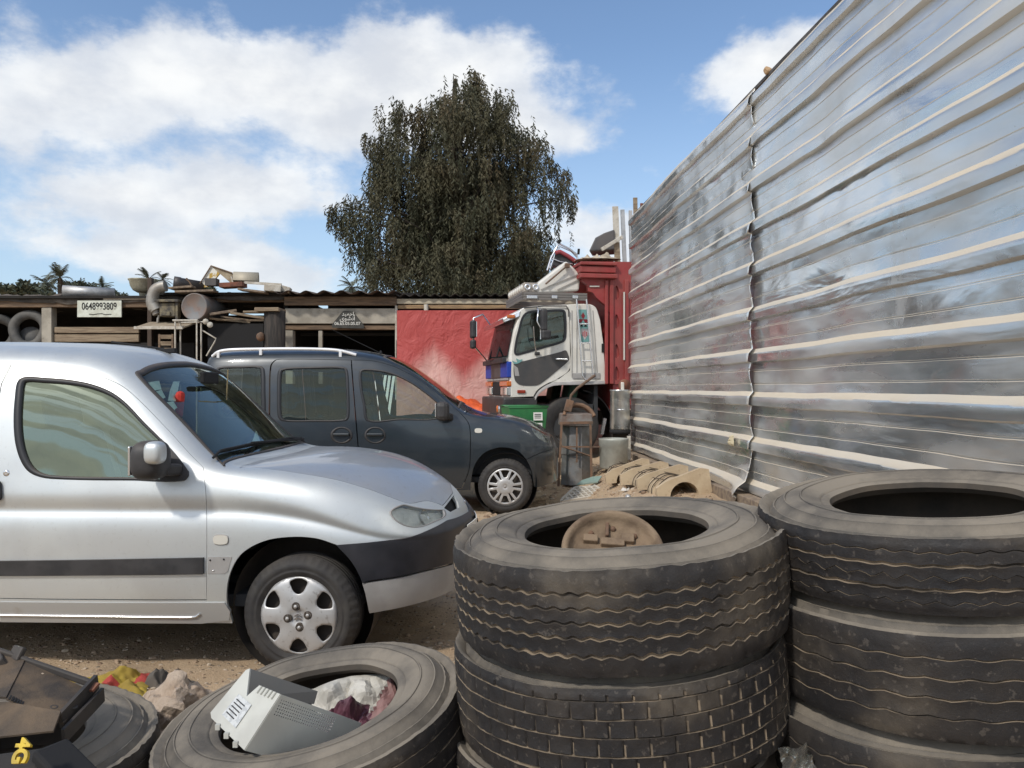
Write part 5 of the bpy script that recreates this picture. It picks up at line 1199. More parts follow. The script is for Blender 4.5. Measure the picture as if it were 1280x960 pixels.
    for k in range(10): a = 2 * math.pi * k / 10; b = MB(); b.lathe([(0, .030), (.032, .028)], c=(.195 * math.cos(a), .02, .195 * math.sin(a)), axis=(0, -1, 0), n=12); b.build('rim_hole', M_BLACK, rim)
    for k in range(8): a = 2 * math.pi * k / 8; b = MB(); b.lathe([(0, .06), (.018, .055), (.02, 0)], c=(.135 * math.cos(a), -.01, .135 * math.sin(a)), axis=(0, -1, 0), n=6); b.build('wheel_nut', M_RUSTY, rim)
    w2 = copy_tree(wroot, root); w2.location = (wc.x, Wd - .22, wc.z); w2.rotation_euler = (0, 0, math.pi)
    for xo in (3.6,):
        for w in (.3, Wd - .3): w3 = copy_tree(wroot, root); w3.location = (wc.x + xo, w, wc.z); w3.rotation_euler = (0, 0, 0 if w < 1 else math.pi)
    b = MB(); ar = smooth_loop([(668, 497), (673, 489), (683, 481.5), (693, 478), (725, 477), (757, 476)], 30, closed=False); pts = [P(*p) for p in ar]
    for i in range(len(pts) - 1):
        a, c = pts[i], pts[i + 1]; b.add([a + Vector((0, -.035, -.0)), c + Vector((0, -.035, 0)), c + Vector((0, .45, 0)), a + Vector((0, .45, 0)), a + Vector((0, -.035, -.05)), c + Vector((0, -.035, -.05))], [(0, 1, 2, 3), (0, 4, 5, 1)], 0, True)
    b.build('wheel_arch_trim', M_GREYPL, root, fix=False)
    b = MB(); b.lathe([(.60, -.35), (.62, .12), (.60, .12)], c=wc + Vector((.16, .1, .0)), axis=(0, -1, 0), n=24, a0=R(-25), a1=R(80)); b.build('mud_wing', M_BLKPL, root, fix=False)
    b = MB(); b.box((3.2, Wd / 2, .62), (6.2, .8, .22)); b.box((.8, Wd / 2, .52), (1.2, 1.3, .35)); b.build('chassis', M_UNDER, root)
    b = MB(); b.bar(P(752, 543, .1), P(756, 523, .1), .05); b.build('mud_flap_bracket', M_CHROME, root)
    # red body: headboard with cornice and brackets, side posts with lozenge holes
    body = empty('red_body', (0, 0, 0)); body.parent = root
    sp = [(762, 480), (762, 392), (757, 382), (752, 378), (745, 372), (741, 366), (735, 364), (733.5, 356), (727.5, 351), (727.5, 346), (724.5, 343), (724.5, 331), (730, 327), (787, 327.5), (800, 327.5), (800, 480)]
    sideb = np.array(xz(sp)); lens = []
    for py in (366, 402, 439, 467): lens.append(np.array(xz(smooth_loop([(770, py - 9), (773, py - 3), (773.5, py + 5), (770.5, py + 9), (767.5, py + 5), (767.5, py - 3)], 18))))
    flat_cut('headboard_side', sideb, lens, -.02, M_TRED, body, thick=.09)
    b = MB()
    for py, hh, ww in ((330, .05, .05), (337, .10, .03), (345.5, .07, .06)):
        a, c = P(725, py), P(767, py); b.box(((a.x + c.x) / 2, Wd / 2 - ww / 2 - .01, a.z), (c.x - a.x + ww, Wd + .06 + ww * 2, hh))
    b.build('cornice', M_TRED, body, bevel=.012)
    for px, wd_ in ((758, .05), (764.5, .06), (783, .07)):
        b = MB(); a, c = P(px, 350, -.03), P(px, 480, -.03); b.bar(a, c, wd_, .05, up=(0, 1, 0)); b.build('headboard_post', M_TRED, body, bevel=.01)
    b = MB(); b.bar(P(737, 358, -.025), P(749, 358, -.025), .03, .02); b.build('bracket_plate', M_CREAM, body); b = MB(); b.bar(P(780, 365, -.06), P(780, 450, -.06), .03, .02); b.build('white_strip', M_CREAM, body)
    x0b, x1b = P(764, 400).x + .04, 6.6; zt = P(787, 328).z
    b = MB(); b.box(((x0b + x1b) / 2, .04, (zt + .85) / 2), (x1b - x0b, .05, zt - .85)); b.box(((x0b + x1b) / 2, Wd - .04, (zt + .85) / 2), (x1b - x0b, .05, zt - .85)); b.box((x0b + .03, Wd / 2, (zt + .85) / 2), (.06, Wd - .15, zt - .85)); b.box((x1b, Wd / 2, (zt + .85) / 2), (.06, Wd - .15, zt - .85)); b.box(((x0b + x1b) / 2, Wd / 2, .83), (x1b - x0b, Wd - .1, .08)); b.build('cargo_sides', M_TRED, body)
    return root
TRUCK = build_truck()
def tw_(v): v = Vector(v); return Vector((TO.x + v.x * TC - v.y * TS, TO.y + v.x * TS + v.y * TC, v.z))
# ------------------------------------------------------------------ the row of sheds at the back
SY = 16.0
def sp(px, py, d=SY): return at(px, py, d)
M_PLANK = mat('old_planks', (.30, .235, .16), .85, col2=(.19, .14, .095), scale=2.2, stretch=(1.2, 4, 14), bump=.004, bscale=25, spots=.4, spotcol=(.10, .07, .05))
M_BEAM = mat('beam_wood', (.20, .135, .085), .85, col2=(.11, .075, .05), scale=3, stretch=(1, 4, 10), bump=.004)
M_CONC = mat('bare_concrete', (.40, .37, .31), .9, col2=(.29, .265, .22), scale=3, bump=.004, bscale=20, spots=.4, spotcol=(.16, .14, .11), spotscale=9)
M_TARPD = mat('black_roof_sheet', (.055, .05, .045), .75, col2=(.09, .08, .07), scale=4, updust=.3, bump=.02, bscale=6)
M_DARK = mat('shade_toned_wall', (.020, .018, .016), .9, col2=(.010, .009, .008), scale=2)  # near-black colour stands in for the shade inside the sheds
M_ZINC = mat('zinc_pipe', (.50, .51, .52), .42, .75, col2=(.36, .37, .38), scale=6, dust=.25, dustcol=(.42, .37, .29))
M_RUSTRED = mat('rust_red', (.20, .075, .045), .85, col2=(.11, .05, .035), scale=6, bump=.003, updust=.2)
M_OLDWHITE = mat('old_white_paint', (.55, .53, .47), .7, col2=(.40, .37, .31), scale=8, dust=.25, spots=.5, spotcol=(.2, .13, .08))
M_TUBEIN = mat('inner_tube', (.045, .048, .05), .65, col2=(.07, .072, .072), scale=6, dust=.45, dustcol=(.22, .20, .17))
def wave_sheet(name, a, b, depth, material, parent, pitch=.30, amp=.03, drop=0.0, thick=.006):
    """corrugated roof: front edge from a to b, running back by depth; waves seen along the front edge"""
    a, b = Vector(a), Vector(b); n = int((b - a).length / pitch * 8); vs = []
    for i in range(n + 1):
        p = a.lerp(b, i / n); z = amp * math.cos(2 * math.pi * i / 8) + .015 * nz(p.x * 1.3, 4)
        for t in (0, .5, 1): vs.append(p + Vector((0, depth * t, z + drop * t)))
    fs = [(i * 3 + k, i * 3 + k + 1, i * 3 + k + 4, i * 3 + k + 3) for i in range(n) for k in (0, 1)]
    me = bpy.data.meshes.new(name); me.from_pydata(vs, [], fs); me.materials.append(material); o = link_mesh(name, me, parent, smooth=True)
    md = o.modifiers.new('s', 'SOLIDIFY'); md.thickness = thick; return o
def ebox(name, p0, p1, y0, y1, material, parent, bev=.01, d=SY, **kw):
    """box between two pixel corners at depth d, from y0 to y1 behind the front plane"""
    a, b = sp(*p0, d), sp(*p1, d); q = MB(); q.box(((a.x + b.x) / 2, d + (y0 + y1) / 2, (a.z + b.z) / 2), (abs(a.x - b.x), y1 - y0, abs(a.z - b.z))); return q.build(name, material, parent, bevel=bev, **kw)
def lumpy(name, a, b, depth, material, parent, h=.10, seed=0.0, nx=40, ny=10, hang=.12, sag=.0):
    """crumpled sheet lying on a roof, hanging over its front edge"""
    a, b = Vector(a), Vector(b); vs = []
    for j in range(ny + 1):
        for i in range(nx + 1):
            u, v = i / nx, j / ny; p = a.lerp(b, u) + Vector((0, depth * max(0, v - .12), 0)); z = h * (.5 + fbm(p.x * 1.7 + seed, p.y * 1.2, seed, 4)) * sstep(0, .25, v)
            z -= hang * (1 - sstep(0, .12, v)) * (.6 + .6 * nz(p.x * 2.2, seed)); vs.append(p + Vector((0, -.03 * (1 - sstep(0, .1, v)), z)))
    fs = [(j * (nx + 1) + i, j * (nx + 1) + i + 1, (j + 1) * (nx + 1) + i + 1, (j + 1) * (nx + 1) + i) for j in range(ny) for i in range(nx)]
    me = bpy.data.meshes.new(name); me.from_pydata(vs, [], fs); me.materials.append(material); o = link_mesh(name, me, parent, smooth=True)
    md = o.modifiers.new('s', 'SOLIDIFY'); md.thickness = .01; return o
def build_shed_left():
    gz = .25
    r = empty('workshop_shed', (-7.3, SY, gz), 'open dark workshop shed with a wooden beam and junk on its roof', 'shed'); off = Vector((-7.3, SY, gz))
    def X(o): o.location = -off; return o
    bx = lambda nm, p0, p1, y0, y1, m, bev=.01: X(ebox(nm, p0, p1, y0, y1, m, r, bev))
    bx('roof_beam', (-120, 375), (190, 384), 0, .16, M_BEAM)
    bx('roof_beam', (186, 371), (356, 377), .05, .2, M_BEAM)
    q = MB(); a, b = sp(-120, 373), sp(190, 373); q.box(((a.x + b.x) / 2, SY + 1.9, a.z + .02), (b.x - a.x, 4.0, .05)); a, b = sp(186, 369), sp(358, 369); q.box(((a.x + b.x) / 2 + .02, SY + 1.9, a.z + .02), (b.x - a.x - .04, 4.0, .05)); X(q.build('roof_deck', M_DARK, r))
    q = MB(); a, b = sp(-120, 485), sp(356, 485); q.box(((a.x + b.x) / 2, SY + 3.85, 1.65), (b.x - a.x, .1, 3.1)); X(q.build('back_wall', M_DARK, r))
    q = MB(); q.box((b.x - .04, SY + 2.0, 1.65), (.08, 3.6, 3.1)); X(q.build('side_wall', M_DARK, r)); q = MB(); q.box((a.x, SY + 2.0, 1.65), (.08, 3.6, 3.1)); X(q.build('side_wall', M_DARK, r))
    bx('post', (51, 384), (63.5, 470), .02, .22, M_CONC); bx('post', (184.5, 347), (190, 470), -.02, .10, mat('dark_post', (.07, .05, .038), .85))
    for k, (y0, y1, x0, x1) in enumerate(((408.5, 416, 66, 172), (417, 427, 64, 171))): bx('counter_board', (x0, y0), (x1, y1), .05 + .03 * k, .12 + .03 * k, M_PLANK)
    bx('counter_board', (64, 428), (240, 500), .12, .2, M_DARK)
    X(lumpy('roof_sheet', sp(-120, 374), sp(70, 374), 3.5, M_TARPD, r, .20, 2.2, 44)); X(lumpy('roof_sheet', sp(62, 374), sp(186, 374), 3.5, mat('grey_roof_sheet', (.16, .14, .12), .8, col2=(.08, .07, .06), scale=5), r, .10, 5.1, 40)); X(lumpy('roof_sheet', sp(188, 371), sp(356, 370), 3.5, M_TARPD, r, .16, 8.7, 50))
    q = MB(); a, b = sp(131, 374), sp(184, 373); q.bar(a + Vector((0, -.03, 0)), b + Vector((0, -.03, .0)), .06, .05); X(q.build('roof_batten', M_OLDWHITE, r))
    return r
build_shed_left()
def build_shed_mid():
    off = Vector((-3.4, SY, .3)); r = empty('lintel_shed', off, 'open shed with a concrete lintel under a dark corrugated roof', 'shed'); X = lambda o: setattr(o, 'location', -off) or o
    bx = lambda nm, p0, p1, y0, y1, m, bev=.01: X(ebox(nm, p0, p1, y0, y1, m, r, bev))
    X(wave_sheet('corrugated_roof', sp(345, 368) + Vector((0, -.35, 0)), sp(496, 368) + Vector((0, -.35, 0)), 4.4, mat('brown_sheet', (.10, .075, .06), .7, .3, col2=(.06, .045, .04), scale=3), r, .34, .035, .25))
    bx('eaves_board', (356, 371), (496, 382), -.05, .02, M_BEAM); bx('lintel', (356, 385.5), (495, 404.5), 0, .2, M_CONC); bx('lower_beam', (356, 406), (495, 412), .04, .16, M_BEAM)
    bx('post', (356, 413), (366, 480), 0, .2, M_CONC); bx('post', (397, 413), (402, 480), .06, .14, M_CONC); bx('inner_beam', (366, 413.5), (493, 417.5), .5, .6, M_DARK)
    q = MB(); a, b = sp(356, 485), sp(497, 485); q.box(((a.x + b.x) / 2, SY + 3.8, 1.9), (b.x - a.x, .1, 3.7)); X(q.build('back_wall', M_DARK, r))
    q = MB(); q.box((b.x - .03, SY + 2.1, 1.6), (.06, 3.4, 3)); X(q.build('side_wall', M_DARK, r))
    # triangular board with hand written lettering
    s = empty('painted_signboard', sp(436, 400) + Vector((0, -.07, 0)), 'dark trapezoid signboard hand painted with white Arabic lettering on the lintel', 'sign'); o = s.location
    pl = [(415.5, 406.5), (416.5, 410), (455.5, 411), (456, 407.5), (441.5, 389), (429.5, 389)]; q = MB(); q.prism([((p[0] - 436) * .016, (400 - p[1]) * .016) for p in pl], (0, .03, 0), (1, 0, 0), (0, 0, 1), .03); q.build('board', mat('blackboard', (.035, .035, .032), .7, col2=(.06, .058, .05), scale=8), s)
    MW = mat('white_lettering', (.62, .62, .58), .8)
    for txt, dx, py, size in (('\ufeaa\ufbff\ufee4\ufea3\ufe8d', .0, 393.0, .105), ('\ufbfc\ufeee\ufeb8\ufee7\ufe83', -.01, 398.6, .12), ('06.65.05.05.07', -.01, 405.0, .088)):
        text_part(txt, 'lettering', MW, s, (dx, -.012, (400 - py) * .016), (R(90), 0, 0), size, .002, bold=.0012)
build_shed_mid()
def build_shed_red():
    off = Vector((-.8, SY, .3)); r = empty('plank_shed', off, 'shed with cream fascia board and wooden strip over its red tarpaulin front', 'shed'); X = lambda o: setattr(o, 'location', -off) or o
    bx = lambda nm, p0, p1, y0, y1, m, bev=.01: X(ebox(nm, p0, p1, y0, y1, m, r, bev))
    X(wave_sheet('corrugated_roof', sp(494, 371) + Vector((0, -.12, .02)), sp(790, 371) + Vector((0, -.12, .02)), 4.2, mat('dark_roof', (.05, .045, .042), .7, .2), r, .20, .025, .2))
    bx('fascia_board', (495, 373.5), (760, 380), -.02, .02, mat('cream_board', (.46, .41, .31), .8, col2=(.36, .31, .23), scale=3, stretch=(1, 3, 10))); bx('fascia_strip', (497, 381), (760, 386), .0, .05, mat('yellow_wood', (.36, .235, .12), .8, col2=(.22, .14, .08), scale=3, stretch=(1, 3, 14)))
    bx('corner_post', (494, 382), (497, 500), -.03, .05, M_OLDWHITE)
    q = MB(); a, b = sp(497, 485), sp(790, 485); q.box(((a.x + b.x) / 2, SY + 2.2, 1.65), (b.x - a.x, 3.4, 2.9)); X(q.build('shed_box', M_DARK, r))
    bx('white_lath', (494.5, 425), (496, 450), -.06, -.035, M_OLDWHITE, .002)
    q = MB(); q.tube([sp(533, 381) + Vector((0, -.06, 0)), sp(533.5, 404) + Vector((0, -.06, 0))], .045, 10); X(q.build('drain_pipe', M_OLDWHITE, r))
    # red tarpaulin nailed over the front
    m = bpy.data.materials.new('faded_red_tarpaulin'); m.use_nodes = True; g = NT(m.node_tree); b = g.n['Principled BSDF']; co = g.new('ShaderNodeTexCoord').outputs['Object']
    x, y, z = g.sep(co); n = g.noise(co, 1.6, 6, .6); n2 = g.noise(g.mapping(co, (5, 1, .8)), 2.2, 5, .6)
    # the lower part is bleached, in peaks
    zig = g.math('PINGPONG', g.math('ADD', x, .35), .62); edge = g.math('ADD', g.math('MULTIPLY', zig, 1.0), -.35)
    f = g.step(g.math('ADD', g.math('SUBTRACT', edge, z), g.math('MULTIPLY', g.math('SUBTRACT', n, .5), .5)), -.25, .35)
    c = g.mix(f, (.42, .066, .06, 1), (.60, .35, .31, 1)); c = g.mix(g.math('MULTIPLY', g.step(n2, .5, .75), .35), c, (.36, .05, .045, 1)); c = g.mix(g.math('MULTIPLY', g.step(z, -.5, -1.3), .5), c, (.46, .26, .22, 1))
    g.put(b.inputs['Base Color'], c); b.inputs['Roughness'].default_value = .6
    bn = g.new('ShaderNodeBump'); bn.inputs['Distance'].default_value = .05; g.put(bn.inputs['Height'], g.noise(g.mapping(co, (1, 1, .8), rot=(0, R(25), 0)), 3.0, 5, .6, 1.2)); g.put(b.inputs['Normal'], bn.outputs[0])
    t = sp(497, 388.5); vs = []; nx_, nz_ = 90, 60; wdt, hgt = 4.4, 2.65
    for j in range(nz_ + 1):
        for i in range(nx_ + 1):
            u, v = i / nx_, j / nz_; X_, Z_ = u * wdt, -v * hgt
            fo = .035 * fbm(X_ * 1.1, Z_ * .9, 3, 4) + .02 * math.sin(X_ * 6.5 + 1.5 * nz(X_, Z_)) * sstep(0, .5, v) * .6 + .018 * abs(nz(X_ * 2.5 + Z_ * 1.6, Z_ * 2.2, 7)) * sstep(.3, 1, v) - .03 * math.exp(-((X_ - .30) / .05) ** 2) * .3
            vs.append((X_ - 1.7, -.10 - fo - .10 * v * v, Z_ + 1.0))
    me = bpy.data.meshes.new('tarpaulin'); me.from_pydata(vs, [], [(j * (nx_ + 1) + i, j * (nx_ + 1) + i + 1, (j + 1) * (nx_ + 1) + i + 1, (j + 1) * (nx_ + 1) + i) for j in range(nz_) for i in range(nx_)]); me.materials.append(m)
    o = link_mesh('tarpaulin', me, None, smooth=True, label='big faded red tarpaulin hung across the shed front behind the truck', cat='tarpaulin'); o.location = t + Vector((1.7, 0, -1.0))
    # orange sheet crumpled at its foot
    vs = []; nx_, ny_ = 50, 16
    for j in range(ny_ + 1):
        for i in range(nx_ + 1):
            u, v = i / nx_, j / ny_; X_ = u * 1.3; p = math.sin(math.pi * v) * math.sin(math.pi * min(1, u * 1.05 + .0)) ** .4
            vs.append((X_, v * .7, .36 * p * (.8 + .5 * nz(X_ * 2, 1)) + .09 * fbm(X_ * 4, v * 3, 5, 3)))
    me = bpy.data.meshes.new('orange_sheet'); me.from_pydata(vs, [], [(j * (nx_ + 1) + i, j * (nx_ + 1) + i + 1, (j + 1) * (nx_ + 1) + i + 1, (j + 1) * (nx_ + 1) + i) for j in range(ny_) for i in range(nx_)]); me.materials.append(mat('orange_plastic_sheet', (.75, .13, .03), .5, col2=(.55, .08, .02), scale=7))
    q = sp(552, 512, 14.9); link_mesh('orange_sheet', me, None, smooth=True, label='crumpled orange plastic sheet heaped below the red tarpaulin', cat='sheet', loc=(q.x, 14.9, .90))
    q = MB(); q.box((q_x := (sp(552, 512, 15).x + .65), 15.25, .56), (1.3, .62, .70)); q.build('wooden_crate', M_PLANK, None, bevel=.02, label='low wooden crate under the crumpled orange sheet', cat='crate')
build_shed_red()
def single(b, name, m, label, cat, bev=0.0, group=None): return b.build(name, m, None, bevel=bev, label=label, cat=cat, group=group)
def build_shed_things():
    # phone number board
    s = empty('phone_board', sp(126.5, 386.5) + Vector((0, -.06, 0)), 'white board with the hand painted number 0648993809 under the roof beam', 'sign')
    q = MB(); q.box((0, 0, 0), (.88, .03, .33)); q.build('board', mat('board_white', (.66, .70, .62), .7, col2=(.55, .58, .50), scale=6, dust=.2), s, bevel=.004)
    text_part('0648993809', 'number_lettering', M_BLACK, s, (0, -.018, .045), (R(90), 0, R(0)), .20, .002, sx=.70, bold=.002); 
    q = MB(); q.tube([(-.2, -.018, -.105), (-.12, -.018, -.115), (-.04, -.018, -.10), (.05, -.018, -.095), (.12, -.018, -.115), (.24, -.018, -.105)], .007, 5); q.build('underline', M_BLACK, s)
    # inner tube hung in the opening, another beside it
    for (px, py, R_, tilt, lb) in ((32, 412, .30, .1, 'grey inner tube standing in the shed opening beside the concrete post'), (-6, 416, .28, .7, 'grey inner tube cut by the left picture edge in the shed opening')):
        c = sp(px, py) + Vector((0, .12, 0)); q = MB(); M = orient((tilt, -1, .12)); q.tube([c + M @ Vector((R_ * math.cos(a) * (1 + .05 * math.sin(3 * a)), R_ * 1.06 * math.sin(a), 0)) for a in [2 * math.pi * k / 48 for k in range(48)]], .095, 16, closed=True)
        single(q, 'inner_tube', M_TUBEIN, lb, 'inner tube')
    q = MB(); c = sp(29, 420) + Vector((0, .25, 0)); q.lathe([(0, .05), (.2, .05), (.22, 0), (.2, -.05), (0, -.05)], c=c, axis=(.2, -1, .3), n=28); single(q, 'rubber_disc', M_TUBEIN, 'dark round rubber disc inside the hanging inner tube', 'disc')
    # zinc pipe on the roof
    c0, c1 = sp(73, 362.5), sp(132, 363.5); q = MB(); ax = c1 - c0; q.lathe([(.095, .0), (.115, 0), (.115, ax.length), (.095, ax.length)], c=c0 + Vector((0, .15, 0)), axis=ax + Vector((0, .40, 0)), n=26, closed=True); single(q, 'zinc_pipe', M_ZINC, 'straight shiny zinc pipe lying on the roof above the phone board', 'pipe')
    # bowl
    c = sp(169.5, 349) + Vector((0, .3, 0)); q = MB(); pr = [(.0, -.24), (.10, -.235), (.18, -.19), (.235, -.10), (.255, 0), (.275, .02), (.275, .035), (.245, .03), (.22, -.08), (.16, -.17), (.0, -.21)]; q.lathe(pr, c=c, n=36); q.lathe([(.06, -.30), (.07, -.24)], c=c, n=16)
    single(q, 'bowl', mat('stone_bowl', (.42, .40, .30), .8, col2=(.28, .26, .19), scale=9, bump=.004, spots=.4, spotcol=(.18, .14, .08), spotscale=16), 'old pale round bowl standing on the shed roof', 'bowl')
    # elbow duct and the black mouthed duct
    pts = smooth_loop([tuple(sp(px, py, 15.7)) for px, py in ((196, 393), (193, 386), (190, 378), (191.5, 369), (195, 362), (202, 358.5), (207, 357.5))], 40, closed=False); q = MB(); q.tube(pts, [.075 if i < 5 else .112 for i in range(len(pts))], 16); q.tube([sp(196, 388, 15.7), sp(192, 381, 15.7)], .118, 16)
    q.tube([sp(199, 394, 15.7), sp(197.5, 398, 15.7), sp(197, 404, 15.7)], .025, 8); single(q, 'bent_duct', mat('dull_duct', (.36, .36, .34), .5, .6, col2=(.26, .25, .23), scale=6, dust=.3), 'bent grey sheet metal duct curving down from the shed roof', 'duct')
    q = MB(); c0 = sp(217, 353, 15.75); q.lathe([(.10, .0), (.125, 0), (.125, .12), (.115, .13), (.115, .55), (.10, .55)], c=c0, axis=(.9, .45, -.12), n=24, closed=True); single(q, 'stub_duct', mat('black_duct', (.05, .05, .055), .5, .4, dust=.2), 'short dark duct with an open mouth beside the bent duct', 'duct')
    # burner box below the duct
    a = sp(213, 388, 15.75); q = MB(); q.box(a, (.30, .3, .26)); q.box(a + Vector((.02, -.02, .17)), (.44, .4, .05)); q.box(a + Vector((.19, -.1, -.02)), (.05, .14, .36)); q.box(a + Vector((-.02, -.16, -.08)), (.18, .05, .08)); single(q, 'burner_box', mat('sooty_yellow', (.20, .17, .11), .8, col2=(.06, .055, .05), scale=7), 'sooty machine box standing on the table below the bent duct', 'machine', .01)
    # drum on its side
    c = sp(243.5, 383.5, 15.55); q = MB(); q.lathe([(0, -.02), (.235, -.02), (.245, -.03), (.262, -.03), (.265, .0), (.262, .9), (0, .9)], c=c, axis=(.12, 1, 0), n=40)
    single(q, 'oil_drum', mat('drum_paint', (.19, .14, .12), .6, .2, col2=(.15, .165, .18), scale=3.2, dust=.2, spots=.5, spotcol=(.12, .06, .04), spotscale=8), 'rusty pink and grey oil drum lying on its side, end on', 'drum')
    # table, its tubular frame, the crate beneath
    t = empty('work_table', (sp(200, 470, 15.4).x, 15.6, .3), 'low tan topped work table with a dark open cabinet beneath', 'table'); o = t.location
    a, b = sp(167.5, 409.5, 15.2), sp(229, 409.5, 15.2); q = MB(); q.box(((a.x + b.x) / 2 - o.x, 15.53 - o.y, a.z - o.z + .07), (b.x - a.x, .72, .03), (R(13), 0, 0)); q.build('table_top', mat('table_top', (.34, .29, .21), .7, col2=(.26, .21, .15), scale=5, updust=.3), t, bevel=.006)
    q = MB(); q.box(((a.x + b.x) / 2 - o.x, 15.19 - o.y, a.z - o.z - .005), (b.x - a.x - .01, .03, .055)); q.build('table_edge', M_OLDWHITE, t, bevel=.006)
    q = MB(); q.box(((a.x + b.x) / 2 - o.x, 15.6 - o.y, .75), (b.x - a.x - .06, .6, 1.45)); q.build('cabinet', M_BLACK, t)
    a, b = sp(198, 411.5, 15.15), sp(217, 445, 15.15); k = empty('slatted_crate', (a.x + .15, 15.16, .32), 'brown slatted wooden crate leaning at the front of the work table', 'crate'); o = k.location; q = MB()
    for x in (a.x + .02, b.x - .02): q.box((x - o.x, 0, 1.15), (.035, .05, 1.9))
    q.build('upright', M_RUSTRED if False else M_BEAM, k)
    q = MB()
    for i in range(9): q.box(((a.x + b.x) / 2 - o.x, -.012 + .004 * (i % 2), 2.05 - i * .125), (b.x - a.x - .05, .02, .075), (R(12), 0, 0))
    q.build('slats', M_PLANK, k)
    f = empty('tubular_frame', (sp(236, 470, 14.9).x, 15.0, .3), 'white tubular metal frame standing beside the work table', 'frame'); o = f.location
    for px in (219, 225.5, 246, 251.5):
        yy = 14.9 if px in (219, 246) else 15.3; p = sp(px, 402 if yy < 15 else 403, yy); q = MB(); q.tube([p - o, Vector((p.x, yy, .25)) - o], .016, 8); q.build('frame_leg', M_OLDWHITE, f)
    q = MB(); q.tube([v - o for v in (sp(216, 400.5, 14.9), sp(247, 400.5, 14.9))], .018, 8); q.tube([v - o for v in (sp(224, 403.5, 15.3), sp(254, 402.5, 15.3))], .016, 8); q.tube([v - o for v in (sp(219, 401, 14.9), sp(225.5, 403.5, 15.3))], .014, 8); q.tube([v - o for v in (sp(247, 401, 14.9), sp(252, 403.5, 15.3))], .014, 8); q.build('frame_top', M_OLDWHITE, f)
    q = MB(); q.tube([sp(253, 413, 15.0), sp(270, 423, 15.0), sp(268, 428, 15.0), sp(258, 445, 15.0)], .014, 7); single(q, 'bent_rod', M_OLDWHITE, 'thin bent white rod leaning beside the tubular frame', 'rod')
    for k, (px, py) in enumerate(((257, 402), (262.5, 406))): q = MB(); q.lathe([(0, -.02), (.05, -.02), (.055, 0), (.05, .02), (0, .025)], c=sp(px, py, 14.95), axis=(.2, -1, .1), n=18); single(q, 'pulley_wheel', M_OLDWHITE, ('small pale round pulley at the end of the frame top, upper one', 'small pale round pulley under its twin at the frame corner')[k], 'pulley')
    # planks piled under the roof; each a thing
    rr = random.Random(5)
    lst = [(262, 393, 296, 388, .06), (288, 391, 331, 398, .06), (304, 390, 350, 389, .05), (262, 398, 313, 403.5, .045), (270, 400, 330, 401, .05), (276, 396, 325, 402, .04)]
    lab = ['short grey plank highest at the left of the plank pile', 'long pale plank slanting down to the right across the pile', 'thin pale plank lying level at the right of the pile', 'thin pale plank slanting down, lowest in the pile', 'brown plank lying nearly level in the middle of the pile', 'narrow dark plank squeezed inside the plank pile']
    for k, (x0, y0, x1, y1, w) in enumerate(lst):
        q = MB(); q.bar(sp(x0, y0, 15.6 + .07 * k), sp(x1, y1, 15.75 + .07 * k), .10, w * .8); single(q, 'plank', M_PLANK if k in (1, 2, 3) else M_WOODGREY, lab[k], 'plank', .006, 'planks piled under the shed roof')
    q = MB(); a, b = sp(262, 405, 15.9), sp(331, 405, 15.9); q.box(((a.x + b.x) / 2, 16.1, (a.z + .3) / 2), (b.x - a.x, .6, a.z - .3)); single(q, 'metal_cabinet', M_BLACK, 'dark ribbed metal cabinet under the pile of planks', 'cabinet')  # cabinet is black to carry the shade under the roof
    q = MB(); c = sp(343.5, 485, 15.35); pr = [(.20, 0), (.195, .5), (.205, 1.0), (.195, 1.6), (.20, sp(0, 389, 15.35).z - .3)]; q.lathe([(0, 0)] + pr + [(0, pr[-1][1])], c=(c.x, 15.35, .3), n=20)
    single(q, 'stump_pillar', mat('bark_dark', (.055, .045, .038), .9, col2=(.025, .022, .02), scale=4, stretch=(6, 6, .6), bump=.02, bscale=9), 'dark rough pillar standing between the planks and the lintel shed', 'pillar')
    q = MB(); q.box(sp(338, 388, 15.35), (.46, .5, .07)); single(q, 'capping_board', M_PLANK, 'flat board lying on top of the dark rough pillar', 'board', .01)
    q = MB(); q.lathe([(0, -.06), (.07, -.05), (.09, 0), (.07, .05), (0, .06)], c=sp(326, 421, 15.2), axis=(1, -.4, 0), n=18); q.bar(sp(322, 421, 15.25), sp(333, 421, 15.3), .05); single(q, 'metal_hub', M_RUSTY, 'small dark metal hub fixed to the side of the rough pillar', 'hub')
    # junk on the roof
    j = empty('painted_box', sp(268, 356, 15.9), 'tilted open box panel with peeling white and yellow paint on the shed roof', 'box'); o = j.location; L_ = lambda px, py, dy=0: sp(px, py, 15.9) - o + Vector((0, dy, 0))
    q = MB(); v = [L_(247.5, 360.5), L_(264.5, 333), L_(274.5, 342), L_(262, 358)]; q.add(v + [p + Vector((0, .04, 0)) for p in v], [(0, 1, 2, 3), (7, 6, 5, 4), (0, 4, 5, 1), (1, 5, 6, 2), (2, 6, 7, 3), (3, 7, 4, 0)]); q.build('painted_panel', mat('peeling_paint', (.72, .70, .62), .7, col2=(.46, .30, .06), scale=5, lo=.48, hi=.52), j)
    q = MB(); v = [L_(264.5, 332.5), L_(291, 342), L_(290, 355), L_(274.5, 342)]; q.add(v + [p + Vector((0, .5, .0)) for p in v], [(0, 1, 2, 3), (7, 6, 5, 4), (0, 4, 5, 1), (1, 5, 6, 2), (2, 6, 7, 3), (3, 7, 4, 0)]); q.build('lid', mat('tan_board', (.38, .32, .22), .8, col2=(.28, .22, .14), scale=5), j)
